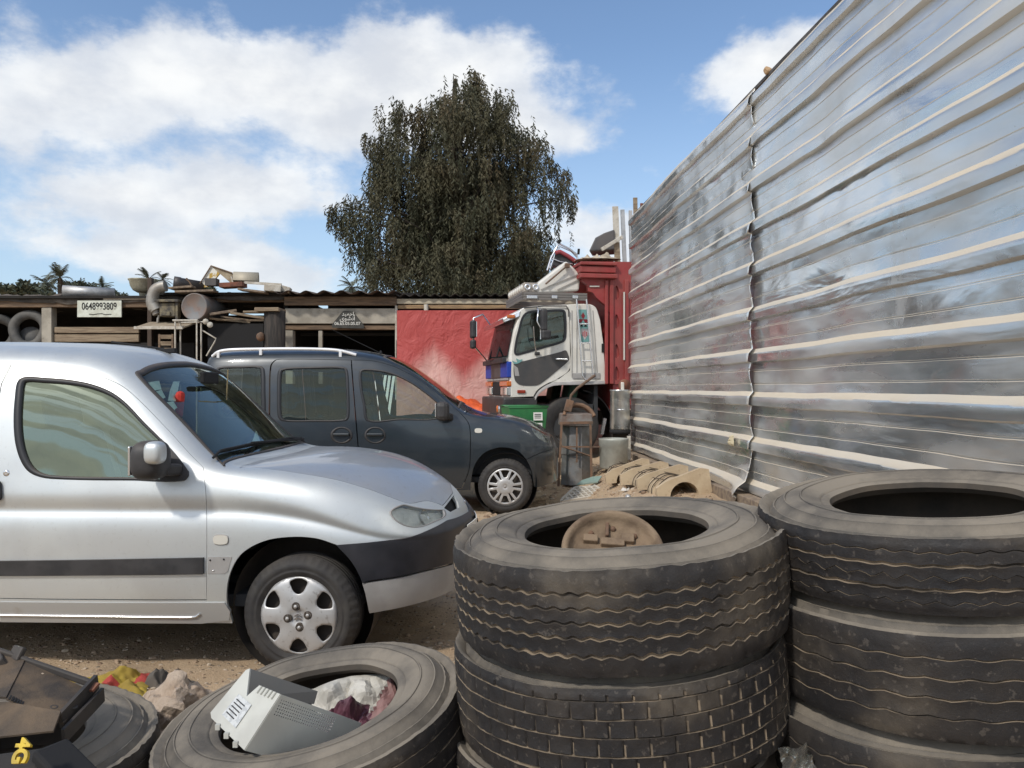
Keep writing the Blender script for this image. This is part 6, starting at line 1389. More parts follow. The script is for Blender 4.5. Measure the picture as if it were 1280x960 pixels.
    q = MB(); q.tube([L_(246.5, 361, -.02), L_(264.5, 332.3, -.02), L_(291, 341.5, -.02)], .014, 6); q.build('rim', M_BEAM, j); q = MB(); q.box(L_(268, 354, -.12), (.22, .2, .14)); q.build('dark_block', M_TGREY, j)
    q = MB(); a, b = sp(292, 351.5, 15.9), sp(322, 351.5, 15.9); q.lathe([(.19, 0), (.19, b.x - a.x), (.175, b.x - a.x), (.175, 0)], c=a, axis=(1, .25, 0), n=20, a0=R(0), a1=R(180), closed=True); single(q, 'half_round_gutter', mat('tan_metal', (.40, .36, .28), .6, .2), 'tan half round sheet lying on the roof beside the painted box', 'gutter')
    q = MB(); q.bar(sp(277, 357.5, 15.8), sp(306, 356, 15.8), .3, .09); single(q, 'rusty_plank', M_RUSTRED, 'rust red plank lying on the roof under the tan half round sheet', 'plank', .006)
    q = MB(); q.bar(sp(289, 345, 15.85), sp(292, 357, 15.85), .03); q.bar(sp(305, 353, 15.8), sp(352, 356, 15.8), .03, .05); single(q, 'thin_lath', M_OLDWHITE, 'thin pale lath lying along the roof edge', 'lath')
    q = MB(); q.box(sp(342, 361, 15.85), (.32, .3, .13), (0, R(4), R(8))); q.box(sp(357, 362, 15.95), (.2, .3, .11), (0, R(15), R(8))); single(q, 'white_box', M_OLDWHITE, 'dirty white box lying on the roof next to the corrugated roof', 'box', .008)
    q = MB(); q.bar(sp(233, 348, 15.8), sp(243, 361, 15.8), .05, .03); single(q, 'short_stick', M_BEAM, 'short dark stick standing up beside the dark duct', 'stick')
    for k, (x0, y0, x1, y1, lb) in enumerate(((214, 361, 243, 359, 'pale flat scrap board on the roof behind the bent duct'), (222, 365.5, 270, 364, 'long grey scrap board along the roof edge above the drum'), (300, 362, 333, 366, 'grey scrap board on the roof below the rust red plank'))): q = MB(); q.bar(sp(x0, y0, 15.75), sp(x1, y1, 15.75), .3, .04); single(q, 'scrap_board', M_WOODGREY, lb, 'board', .006)
    # white ribbed panel behind the dark van
    k = empty('slat_panel', (sp(478, 520, 12.5).x, 12.6, .22), 'white slatted panel leaning upright behind the dark van', 'panel'); o = k.location
    for i in range(5):
        q = MB(); p0, p1 = sp(464 + i * 5.4, 520, 12.3), sp(471.5 + i * 5.2, 468.5 + i * .5, 12.7); d = (p0 - p1).normalized(); q.bar(p0 + d * .35 - o, p1 - o, .040, .02, up=(0, 1, 0)); q.build('slat', mat('white_slat', (.80, .82, .80), .5), k)
    q = MB(); q.bar(sp(468, 488, 12.62) - o, sp(492, 489, 12.62) - o, .03, .02); q.bar(sp(464, 521, 12.42) - o, sp(489, 521, 12.42) - o, .03, .02); q.build('cross_rail', M_GREYPL, k)
build_shed_things()
# ------------------------------------------------------------------ trees
def leaf_mat(name, a, b, scale=.9, c=None):
    m = bpy.data.materials.new(name); m.use_nodes = True; g = NT(m.node_tree); bs = g.n['Principled BSDF']; co = g.new('ShaderNodeTexCoord').outputs['Object']
    f = g.step(g.noise(co, scale, 3, .6), .35, .65); col = g.mix(f, (*a, 1), (*b, 1))
    if c: col = g.mix(g.math('MULTIPLY', g.step(g.noise(g.mapping(co, loc=(9, 4, 2)), scale * .8, 3), .52, .68), .8), col, (*c, 1))
    g.put(bs.inputs['Base Color'], col); bs.inputs['Roughness'].default_value = .65; bs.inputs['Specular IOR Level'].default_value = .25; return m
M_BARK = mat('bark', (.09, .07, .052), .9, col2=(.05, .04, .03), scale=6, stretch=(4, 4, .8), bump=.01, bscale=14)
def build_tree():
    rr = random.Random(21); D = 25.0; S = D / 1000
    left = [(85, 588), (100, 583), (115, 545), (130, 500), (160, 474), (190, 458), (215, 462), (240, 444), (262, 418), (285, 425), (310, 440), (340, 438), (370, 448)]
    right = [(85, 596), (100, 604), (115, 612), (130, 634), (160, 676), (190, 690), (205, 705), (240, 713), (262, 700), (285, 692), (310, 690), (340, 684), (370, 690)]
    ys = [p[0] for p in left]; lx = [p[1] for p in left]; rx = [p[1] for p in right]
    root = empty('weeping_tree', (at(570, 485, D).x, D + 1, .2), 'big dark weeping tree rising behind the sheds', 'tree'); O = Vector(root.location)
    lv = []; lf = []; br = MB()
    base = Vector((0, 0, 0)); H = 11.2
    trunk = [Vector((.15 * math.sin(z * .5), .1 * math.cos(z * .7) - .1, z)) for z in np.linspace(0, H, 14)]
    br.tube(trunk, [.38 * (1 - i / 14.5) + .02 for i in range(14)], 9)
    def leafquad(p, d, w, l):
        s_ = d.cross(Vector((rr.uniform(-1, 1), rr.uniform(-1, 1), rr.uniform(-.3, .3)))); 
        if s_.length < 1e-3: return
        s_ = s_.normalized() * w; k = len(lv); e = p + d * l; m = p + d * l * .45
        lv.extend([p, m + s_, e, m - s_]); lf.append((k, k + 1, k + 2, k + 3))
    def strand(p, length, out):
        d = (out * .5 + Vector((rr.uniform(-.2, .2), rr.uniform(-.2, .2), -.2))).normalized(); q = p.copy(); n = int(length / .055)
        for i in range(n):
            d = (d * .8 + Vector((rr.uniform(-.10, .10), rr.uniform(-.10, .10), -.42))).normalized(); q = q + d * .055
            for _ in range(2 if rr.random() < .45 else 1):
                leafquad(q, (d * .55 + Vector((rr.uniform(-.8, .8), rr.uniform(-.8, .8), rr.uniform(-.6, .1)))).normalized(), rr.uniform(.014, .027), rr.uniform(.10, .19))
    tips = []
    def env(z):
        wob = .32 * nz(z * 1.4, 3.3); wob2 = .32 * nz(z * 1.5, 8.1)
        y = CY - (z + O.z - CAMH) / (D + 1) * FPX; return (np.interp(y, ys, lx) - CX) * S * 1.04 - O.x + wob, (np.interp(y, ys, rx) - CX) * S * 1.04 - O.x + wob2
    # boughs: clumps of hanging twigs inside the outline
    lobes = ((588, 128, 34), (592, 104, 12), (548, 138, 30), (508, 150, 22), (622, 158, 32), (655, 182, 26), (686, 214, 22), (698, 248, 18), (484, 182, 26), (476, 226, 30), (446, 268, 20), (424, 262, 7), (452, 306, 26), (462, 345, 28),
             (664, 280, 36), (668, 335, 34), (560, 195, 64), (565, 270, 78), (535, 335, 80), (605, 330, 74), (622, 228, 54), (516, 235, 52), (500, 300, 44), (640, 350, 40))
    for (px, py, rr_) in lobes:
        for _ in range(max(2, int(rr_ * rr_ / 100))):
            a = rr.uniform(0, 2 * math.pi); q = math.sqrt(rr.random()) * rr_ * .76; x = (568 + (px - 568) * .89 + q * math.cos(a) - CX) * S * 1.04 - O.x; z = CAMH + (CY - (py + q * math.sin(a))) * S * 1.04 - O.z
            tips.append(Vector((x, rr.uniform(-1, 1) * (.5 + .030 * rr_), z + .25)))
    for z, px, dy in ((11.0, 592, 0), (11.2, 590, .2), (11.45, 593, -.1), (10.7, 600, .1), (10.8, 586, 0), (10.2, 548, .3), (10.3, 500, 0), (9.9, 634, .2), (9.3, 672, 0), (8.6, 690, .3), (8.3, 704, 0), (7.5, 712, .2), (7.1, 418, 0), (6.9, 426, .2), (6.6, 434, -.2), (9.4, 462, 0), (8.9, 472, .2)):
        tips.append(Vector(((px - CX) * S * 1.04 - O.x, dy, z)))
    for k, t in enumerate(tips):
        zt = max(.8, min(H - .3, t.z * .80 - .35 * math.hypot(t.x, t.y) * .5 - .2)); i = zt / H * 13; p0 = trunk[int(i)].lerp(trunk[min(13, int(i) + 1)], i - int(i)); out = Vector((t.x - p0.x, t.y - p0.y, 0)); ol = max(out.length, .01); out /= ol
        mid = p0.lerp(t, .55) + Vector((0, 0, .25 + .12 * ol)); pts = [p0.lerp(mid, .5) + Vector((0, 0, .05)), mid, t]; r0 = .016 + .010 * ol
        if k % 2 == 0 or k > len(tips) - 18: br.tube([p0] + pts, [r0 * 1.5, r0, r0 * .6, .008], 5)
        big = rr.uniform(.55, 1.15) if k < len(tips) - 17 else .42
        ns = int(21 * big) if k < len(tips) - 17 else 16
        for s in range(ns):
            q = t + Vector((rr.gauss(0, .25 * big), rr.gauss(0, .30 * big), rr.gauss(0, .16 * big)))
            strand(q, rr.uniform(.30, 1.30) * (.55 + .45 * big), (out + Vector((rr.uniform(-.7, .7), rr.uniform(-.7, .7), 0))) * .8)
    br.build('trunk', M_BARK, root)
    me = bpy.data.meshes.new('crown'); me.from_pydata(lv, [], lf); me.materials.append(leaf_mat('dark_leaves', (.048, .052, .030), (.085, .078, .044), .8, (.105, .082, .046))); link_mesh('crown', me, root)
    return len(lf)
NLEAF = build_tree()
def build_palms():
    mp = leaf_mat('palm_leaves', (.075, .088, .065), (.11, .115, .08));  # distance haze is put into these paler leaf colours
    def palm(px, py, d, size, label, seed):
        rr = random.Random(seed); t = at(px, py, d); root = empty('palm_tree', (t.x, d, 0), label, 'palm tree', 'palm trees far behind the sheds'); lv = []; lf = []
        b = MB(); b.tube([(0, 0, 0), (.1, 0, t.z * .5), (0, 0, t.z)], [.28, .22, .2], 8); b.build('trunk', M_BARK, root)
        for k in range(26):
            az = rr.uniform(0, 6.28); el = rr.uniform(-.5, 1.35); dvec = Vector((math.cos(az) * math.cos(el), math.sin(az) * math.cos(el), math.sin(el))); p = Vector((0, 0, t.z)); n = 10
            for i in range(n):
                dvec = (dvec + Vector((0, 0, -.11))).normalized(); q = p + dvec * size / n
                s_ = dvec.cross(Vector((0, 0, 1))).normalized()
                for sg in (-1, 1):
                    w = size * .26 * math.sin(math.pi * (i + 1) / (n + 2)); kk = len(lv); e = (p + q) / 2 + s_ * sg * w + dvec * w * .6 + Vector((0, 0, -w * .4)); lv.extend([p, q, e]); lf.append((kk, kk + 1, kk + 2))
                p = q
        me = bpy.data.meshes.new('crown'); me.from_pydata(lv, [], lf); me.materials.append(mp); link_mesh('crown', me, root)
    palm(56, 354, 62, 1.2, 'ragged palm tree left of the zinc pipe', 1); palm(75, 348, 70, 1.5, 'palm tree rising just behind the open end of the zinc pipe', 2); palm(186, 349, 55, 1.0, 'palm crown showing between the bowl and the bent duct', 3); palm(203, 350, 75, 1.0, 'small far palm crown right of the bowl', 4)
    palm(440, 359, 58, 1.1, 'small palm crown peeping over the corrugated roof', 9); palm(128, 359, 85, 1.3, 'small distant palm at the right end of the zinc pipe', 6)
    mb = leaf_mat('bush_leaves', (.065, .08, .055), (.11, .115, .075), 1.2)  # lightened leaf colours, haze painted in here as well
    for k, (px, py, d, w, h, lb) in enumerate(((20, 359, 45, 2.6, .7, 'low dark bush at the far left behind the shed roof'), (42, 358, 47, 1.4, .8, 'rounded bush left of the palms'), (88, 355, 75, 1.6, 1.2, 'round tree crown just right of the palms'), (103, 356, 75, 2.0, 1.2, 'broad tree crown above the middle of the zinc pipe'), (138, 363, 80, 2.6, 1.0, 'low distant trees between pipe and bowl'), (245, 356, 50, 1.6, .8, 'dark bush behind the stub duct'))):
        rr = random.Random(40 + k); t = at(px, py, d); root = empty('bushy_tree', (t.x, d, 0), lb, 'tree', 'bushy trees far behind the sheds'); b = MB(); b.tube([(0, 0, 0), (0, 0, max(.6, t.z - h * .3))], .15, 7); b.build('trunk', M_BARK, root); lv = []; lf = []
        cl = [Vector((rr.gauss(0, w * .28), rr.gauss(0, w * .25), t.z - h * .35 + rr.gauss(0, h * .25))) for _ in range(12)]
        for c in cl:
            for _ in range(130):
                p = c + Vector((rr.gauss(0, w * .11), rr.gauss(0, w * .11), rr.gauss(0, h * .14))); a = Vector((rr.uniform(-1, 1), rr.uniform(-1, 1), rr.uniform(-1, 1))).normalized() * .16; e = a.cross(Vector((rr.uniform(-1, 1), rr.uniform(-1, 1), 1))).normalized() * .08; kk = len(lv); lv.extend([p - a, p + e, p + a, p - e]); lf.append((kk, kk + 1, kk + 2, kk + 3))
        me = bpy.data.meshes.new('crown'); me.from_pydata(lv, [], lf); me.materials.append(mb); link_mesh('crown', me, root)
build_palms()
# ------------------------------------------------------------------ things lying about
def crumple(nx, ny, sx, sy, amp, seed, freq=3.0, fold=.5, edge=.12):
    vs = []
    for j in range(ny + 1):
        for i in range(nx + 1):
            u, v = i / nx - .5, j / ny - .5; x, y = u * sx, v * sy
            r = 1 + edge * nz(u * 5, v * 5, seed); z = amp * (abs(fbm(x * freq, y * freq, seed, 4)) * 1.6 + fold * abs(nz(x * freq * 2.3, y * freq * 1.7, seed + 4)))
            vs.append((x * r + .10 * sx * nz(x * freq, y * freq, seed + 9), y * r + .10 * sy * nz(x * freq, y * freq, seed + 5), z * (1 - (2 * abs(u)) ** 6) * (1 - (2 * abs(v)) ** 6)))
    return vs, [(j * (nx + 1) + i, j * (nx + 1) + i + 1, (j + 1) * (nx + 1) + i + 1, (j + 1) * (nx + 1) + i) for j in range(ny) for i in range(nx)]
def sheet(name, m, loc, size, amp, seed, label, cat, rot=(0, 0, 0), n=40, freq=3.0, split=None, parent=None, smooth=False, **kw):
    vs, fs = crumple(n, n, size[0], size[1], amp, seed, freq, **kw); me = bpy.data.meshes.new(name); me.from_pydata(vs, [], fs)
    for x in (m if isinstance(m, list) else [m]): me.materials.append(x)
    if split: me.polygons.foreach_set('material_index', [split(me.polygons[i].center) for i in range(len(fs))])
    o = link_mesh(name, me, parent, smooth=smooth, label=label, cat=cat); o.location = loc; o.rotation_euler = rot; return o
def quadshell(name, pts, holes, m, parent, thick, res=.012):
    """planar panel through 3-D corner points (first three span the plane), optional holes in panel coordinates 0..1"""
    O = Vector(pts[0]); ux = (Vector(pts[1]) - O); L1 = ux.length; ux.normalize(); nn = ux.cross(Vector(pts[-1]) - O).normalized(); uy = nn.cross(ux)
    P2 = [((Vector(p) - O).dot(ux), (Vector(p) - O).dot(uy)) for p in pts]
    V = []; E = []
    for Lp in [P2] + holes: k = len(V); V += [Vector(p) for p in Lp]; E += [(k + i, k + (i + 1) % len(Lp)) for i in range(len(Lp))]
    r = delaunay_2d_cdt(V, E, [], 0, 1e-7); v2 = [tuple(p) for p in r[0]]; C = np.array([np.mean([v2[i] for i in f], 0) for f in r[2]]); keep = inside(np.array(P2), C)
    for h in holes: keep &= ~inside(np.array(h), C)
    me = bpy.data.meshes.new(name); me.from_pydata([O + ux * x + uy * y for x, y in v2], [], [tuple(f) for f, k in zip(r[2], keep) if k]); me.materials.append(m)
    o = link_mesh(name, me, parent); md = o.modifiers.new('s', 'SOLIDIFY'); md.thickness = thick; md.offset = 0; return o, (O, ux, uy, nn)
def build_near():
    # --- grey printer cover in the tilted tyre
    MP = mat('pale_grey_plastic', (.52, .53, .49), .5, col2=(.44, .45, .42), scale=5, dust=.12); MPD = mat('dark_grey_plastic', (.13, .135, .135), .55, dust=.10)
    c = at(335, 905, 2.4); root = empty('printer_cover', c, 'pale grey plastic printer cover with vents lying in the tilted tyre', 'printer cover')
    def L_(px, py, d): return at(px, py, d) - c
    E, A, B, N1, N2, Fv, F0 = L_(265, 898, 2.45), L_(306, 938, 2.30), L_(351, 868, 2.37), L_(325, 857, 2.45), L_(309, 871, 2.47), L_(313, 836, 2.60), L_(308, 838, 2.61)
    # left side plate in one plane: E, A, B and the notched upper edge
    O = E; ux = (A - E).normalized(); nn = ux.cross(B - E).normalized(); uy = nn.cross(ux)
    CAMV = Vector((0, 0, CAMH)) - c
    onto = lambda p, o_, n_: CAMV + (p - CAMV) * ((o_ - CAMV).dot(n_) / (p - CAMV).dot(n_))
    flat = lambda p: onto(p, E, nn)
    side = [E, A, flat(B), flat(N1), flat(N2), flat(Fv), flat(F0), flat(L_(264, 891, 2.46))]
    q2 = lambda p: ((p - E).dot(ux), (p - E).dot(uy))
    s, _ = quadshell('side_plate', side, [], MP, root, .006)
    lab = [flat(L_(*p, 2.42)) for p in ((279, 894), (296, 911), (316, 882), (300, 868))]; nv = nn if nn.y < 0 else -nn
    b = MB(); k = [p + nv * .006 for p in lab]; b.add(k, [(0, 1, 2, 3)]); st = b.build('rating_label', mat('label_grey', (.42, .44, .45), .5, col2=(.55, .57, .57), scale=60, lo=.45, hi=.55), s)
    for t in (.2, .35, .5, .65, .8):
        b = MB(); p, q = k[0].lerp(k[3], t), k[1].lerp(k[2], t); b.bar(p.lerp(q, .12) + nv * .001, p.lerp(q, .55 + .3 * ((t * 7) % 1)) + nv * .001, .003, .002); b.build('label_line', M_TGREY, st)
    for i in range(5):
        b = MB(); p = N1.lerp(B, .15 + .17 * i); b.bar(flat(p) + nv * .006, flat(p + (E - Fv) * .13) + nv * .006, .004, .004); b.build('vent_rib', MP, s)
    for i in range(3): b = MB(); b.box(E.lerp(A, .25 + .27 * i) + nv * .004 - uy * .004, (.014, .012, .016)); b.build('clip', MP, s)
    C1, C2, D1 = L_(426, 894, 2.52), L_(452, 904, 2.56), L_(330, 960, 2.42)
    top = [B, C1, C2, L_(440, 925, 2.5), L_(350, 950, 2.4), A]
    ux2 = (C1 - B).normalized(); n2 = ux2.cross(A - B).normalized(); uy2 = n2.cross(ux2); fl2 = lambda p: onto(p, B, n2)
    holes = []; Lw = (C1 - B).length
    sgn = 1 if (A - B).dot(uy2) > 0 else -1
    for i in range(26):
        for j in range(6):
            x = .010 + (Lw - .02) * i / 26; y = (.012 + j * .0085); holes.append([(x, sgn * y), (x + .0042, sgn * y), (x + .0042, sgn * (y + .0042)), (x, sgn * (y + .0042))])
    quadshell('perforated_plate', [fl2(p) for p in top], holes, MP, root, .003)
    b = MB(); G1, G2 = L_(396.5, 864, 2.72), L_(392, 880, 2.70); b.add([Fv, G1, G2, L_(330, 880, 2.6), L_(309, 871, 2.55)], [(0, 1, 2, 3, 4)]); o = b.build('back_plate', MPD, root); md = o.modifiers.new('s', 'SOLIDIFY'); md.thickness = .004
    # --- crumpled wrapping in the same tyre
    sheet('paper_bag', [mat('grey_wrapping', (.40, .38, .33), .7, col2=(.52, .50, .45), scale=9), mat('mauve_wrapping', (.20, .105, .10), .6, col2=(.28, .16, .15), scale=8)], at(442, 872, 2.80) + Vector((0, 0, -.06)), (.30, .28), .045, 3.3, 'crumpled grey and mauve wrapping stuffed in the tilted tyre', 'bag', (R(38), R(-12), .2), 26, 7.0, lambda p: 1 if p.x * .8 + p.y * -.6 > .06 else 0)
    sheet('plastic_rag', mat('purple_plastic', (.13, .05, .07), .35, col2=(.07, .03, .04), scale=10), at(432, 893, 2.72) + Vector((0, 0, -.05)), (.22, .16), .06, 5.9, 'dark purple plastic rag under the crumpled wrapping in the tyre', 'rag', (R(30), 0, .5), 20, 9.0)
    # --- rusty brake plate standing in the top tyre
    c = at(766, 688, 2.66); root = empty('brake_plate', c, 'round rusty brake back plate standing in the hole of the topmost middle tyre', 'brake plate'); root.rotation_euler = (R(-52), R(3), R(-6))
    MR = mat('dusty_rust', (.22, .155, .10), .85, col2=(.11, .07, .045), scale=10, dust=.35, dustcol=(.33, .26, .17), bump=.003, bscale=60)
    b = MB(); b.lathe([(0, -.028), (.135, -.028), (.146, -.004), (.152, .014), (.166, .016), (.171, .006), (.170, -.03), (.150, -.040), (0, -.042)], axis=(0, -1, 0), n=56); b.build('plate', MR, root)
    for (x, z, sx, sz) in ((-.02, .105, .012, .06), (.05, .072, .045, .035), (-.075, .06, .05, .03), (.0, .05, .08, .03)): b = MB(); b.box((x, .020, z), (sx, .022, sz)); b.build('lug', M_RUSTY if sx < .02 else MR, root, bevel=.004)
    for a in (50, 90, 130): b = MB(); b.lathe([(0, .012), (.008, .010), (.010, 0)], c=(.115 * math.cos(R(a)), .026, .115 * math.sin(R(a))), axis=(0, -1, 0), n=6); b.build('rivet', M_RUSTY, root)
    # --- dirty plastic panel on the left tyre and the yellow numbered piece below it
    c = at(60, 870, 2.45); root = empty('plastic_tray', c, 'dirty black plastic car tray with brown dust lying across the left tyre', 'tray')
    MD = mat('dusty_black_plastic', (.022, .021, .021), .7, col2=(.10, .07, .045), scale=7, lo=.42, hi=.62, dust=.75, dustcol=(.17, .12, .075), bump=.003, bscale=60); MB_ = mat('dirty_black_edge', (.022, .022, .023), .6, dust=.15)
    K = lambda px, py, d: at(px, py, d) - c
    p = [K(-30, 872, 2.42), K(8, 874, 2.40), K(80, 905, 2.36), K(113, 860, 2.55), K(32, 826, 2.62), K(-30, 812, 2.66)]
    quadshell('tray_floor', [p[1], p[2], p[3], p[4]], [], MD, root, .008); 
    quadshell('tray_apron', [K(-30, 880, 2.40), K(8, 878, 2.395), K(82, 908, 2.35), K(72, 930, 2.27), K(-30, 925, 2.25)], [], MD, root, .006)
    b = MB(); b.add([p[0], p[1], p[4], p[5]], [(0, 1, 2, 3)]); o = b.build('tray_end', MD, root); o.modifiers.new('s', 'SOLIDIFY').thickness = .008
    b = MB(); b.bar(p[2] + Vector((-.01, 0, .01)), p[3] + Vector((.02, 0, .02)), .012, .05); b.bar(p[2] + Vector((.02, -.04, -.02)), p[3] + Vector((.04, 0, -.02)), .01, .045); b.build('tray_flange', MB_, root)
    b = MB(); b.bar(p[5] + Vector((0, 0, .02)), p[3] + Vector((0, .01, .01)), .015, .025); b.bar(K(17, 826, 2.62), K(26, 808, 2.64), .055, .02); b.bar(K(-8, 836, 2.60), K(8, 824, 2.62), .09, .05); b.build('tray_wall', MB_, root, bevel=.006)
    zq = (p[4] - p[1]).normalized(); xq = (p[2] - p[1]).normalized(); nq = xq.cross(zq).normalized(); nq = nq if nq.z > 0 else -nq
    b = MB(); b.bar(K(36, 843, 2.585) + nq * .008, K(52, 851, 2.565) + nq * .008, .022, .012); b.build('slot', M_BLACK, root); b = MB(); b.bar(K(37, 841, 2.59) + nq * .012, K(53, 848, 2.57) + nq * .012, .006, .008); b.build('slot_edge', mat('pale_edge', (.45, .36, .26), .7), root)
    b = MB(); b.lathe([(0, .002), (.012, .002)], c=K(25.5, 846, 2.58) + nq * .006, axis=nq, n=16); b.build('hole', M_BLACK, root)
    for i in range(17): a_ = K(11 + i * 3.1, 877 + i * 1.55, 2.385) + nq * .007; b = MB(); b.bar(a_, a_ + zq * .022, .005, .003); b.build('tooth', M_BLACK, root)
    for (px, py) in ((77, 892), (91, 885), (67, 886)): b = MB(); b.lathe([(.006, .002), (.010, .004), (.013, .001)], c=K(px, py, 2.42) + nq * .004, axis=nq, n=12); b.build('moulding_ring', MB_, root)
    sd = K(113, 860, 2.55); b = MB(); b.bar(K(110, 868, 2.5) + nq * .012, K(118, 860, 2.53) + nq * .016, .03, .008); b.build('tab', M_RUSTRED, root)
    c = at(26, 945, 2.15); root = empty('numbered_casting', c, 'black rubber piece with raised yellow 4G lettering in the near left corner', 'casting'); b = MB(); b.box((-.05, .02, -.06), (.22, .12, .08), (R(15), 0, R(20)), 0, .85); b.build('block', mat('dirty_rubber_block', (.02, .02, .021), .8, dust=.2, dustcol=(.12, .09, .06)), root, bevel=.02)
    b = MB(); b.box((.10, .03, -.045), (.16, .10, .05), (0, R(20), R(-30))); b.build('dark_wedge', M_BLACK, root, bevel=.01)
    text_part('4G', 'raised_lettering', mat('yellow_paint', (.62, .44, .02), .6, col2=(.42, .30, .03), scale=30), root, at(27, 939, 2.06) - c, (0, 0, 0), .050, .006, sx=1.0, bold=.002).rotation_euler = (Matrix.Rotation(R(58), 3, 'X') @ Matrix.Rotation(R(-88), 3, 'Z')).to_euler()
    # --- cloth, stone and a dark bottle between the tyres and the van
    MY = mat('mustard_cloth', (.36, .26, .035), .85, col2=(.26, .18, .03), scale=9); MRD = mat('faded_red_cloth', (.34, .045, .035), .85)
    sheet('cloth_heap', [MY, MRD], Vector((-1.93, 3.72, .0)), (.50, .36), .042, 7.7, 'crumpled mustard and red cloth lying on the dirt beside the silver van', 'cloth', (0, 0, .15), 60, 6.5, lambda q: 1 if (abs(q.x - .02) < .07 and abs(q.y + .03) < .06) or (q.x > .15 and q.y > .02) else 0, smooth=True)
    sheet('dark_rag', mat('dark_rag', (.06, .058, .055), .8, dust=.3), Vector((-1.62, 3.80, -.01)), (.22, .12), .09, 2.7, 'dark rag on the dirt right of the mustard cloth', 'rag', (0, 0, -.2), 24, 7)
    def stone(loc, size, seed, label, m, group=None, flat=.7):
        bm = bmesh.new(); bmesh.ops.create_icosphere(bm, subdivisions=4, radius=1)
        for v in bm.verts:
            n_ = v.co.normalized(); k = 1 + .38 * fbm(n_.x * 1.5 + seed, n_.y * 1.5, n_.z * 1.5 + seed, 3) + .10 * fbm(n_.x * 6, n_.y * 6, n_.z * 6 + seed, 3); q = n_ * k; v.co = Vector((q.x * size[0], q.y * size[1], q.z * size[2]))
        me = bpy.data.meshes.new('rock'); bm.to_mesh(me); bm.free(); me.materials.append(m); o = link_mesh('rock', me, None, smooth=True, label=label, cat='rock', group=group); me.set_sharp_from_angle(angle=R(38)); o.location = loc; return o
    MST = mat('pale_limestone', (.46, .37, .29), .9, col2=(.34, .25, .18), scale=7, bump=.012, bscale=30, bump2=.03, b2scale=14, dust=.15, spots=.6, spotcol=(.22, .15, .10), spotscale=18)
    stone((-1.345, 3.18, .07), (.14, .12, .16), 3.3, 'large pale limestone rock between the two tyres on the left', MST).rotation_euler = (.2, .3, .5)
    # --- cardboard and clear plastic between the stacks
    b = MB(); b.box(at(996, 920, 2.62), (.085, .02, .22), (R(8), R(-6), R(12))); single(b, 'cardboard_piece', mat('cardboard', (.26, .165, .085), .85, col2=(.19, .115, .06), scale=6), 'torn brown cardboard piece wedged between the two tyre stacks', 'cardboard', .003)
    MC = glass_mat('clear_plastic', (.80, .80, .78), .14, .35, (.45, .44, .42), .15)
    sheet('plastic_bag', MC, at(996, 952, 2.25), (.09, .08), .05, 1.2, 'crumpled clear plastic bag below the torn cardboard', 'bag', (R(40), 0, 0), 18, 20)
build_near()
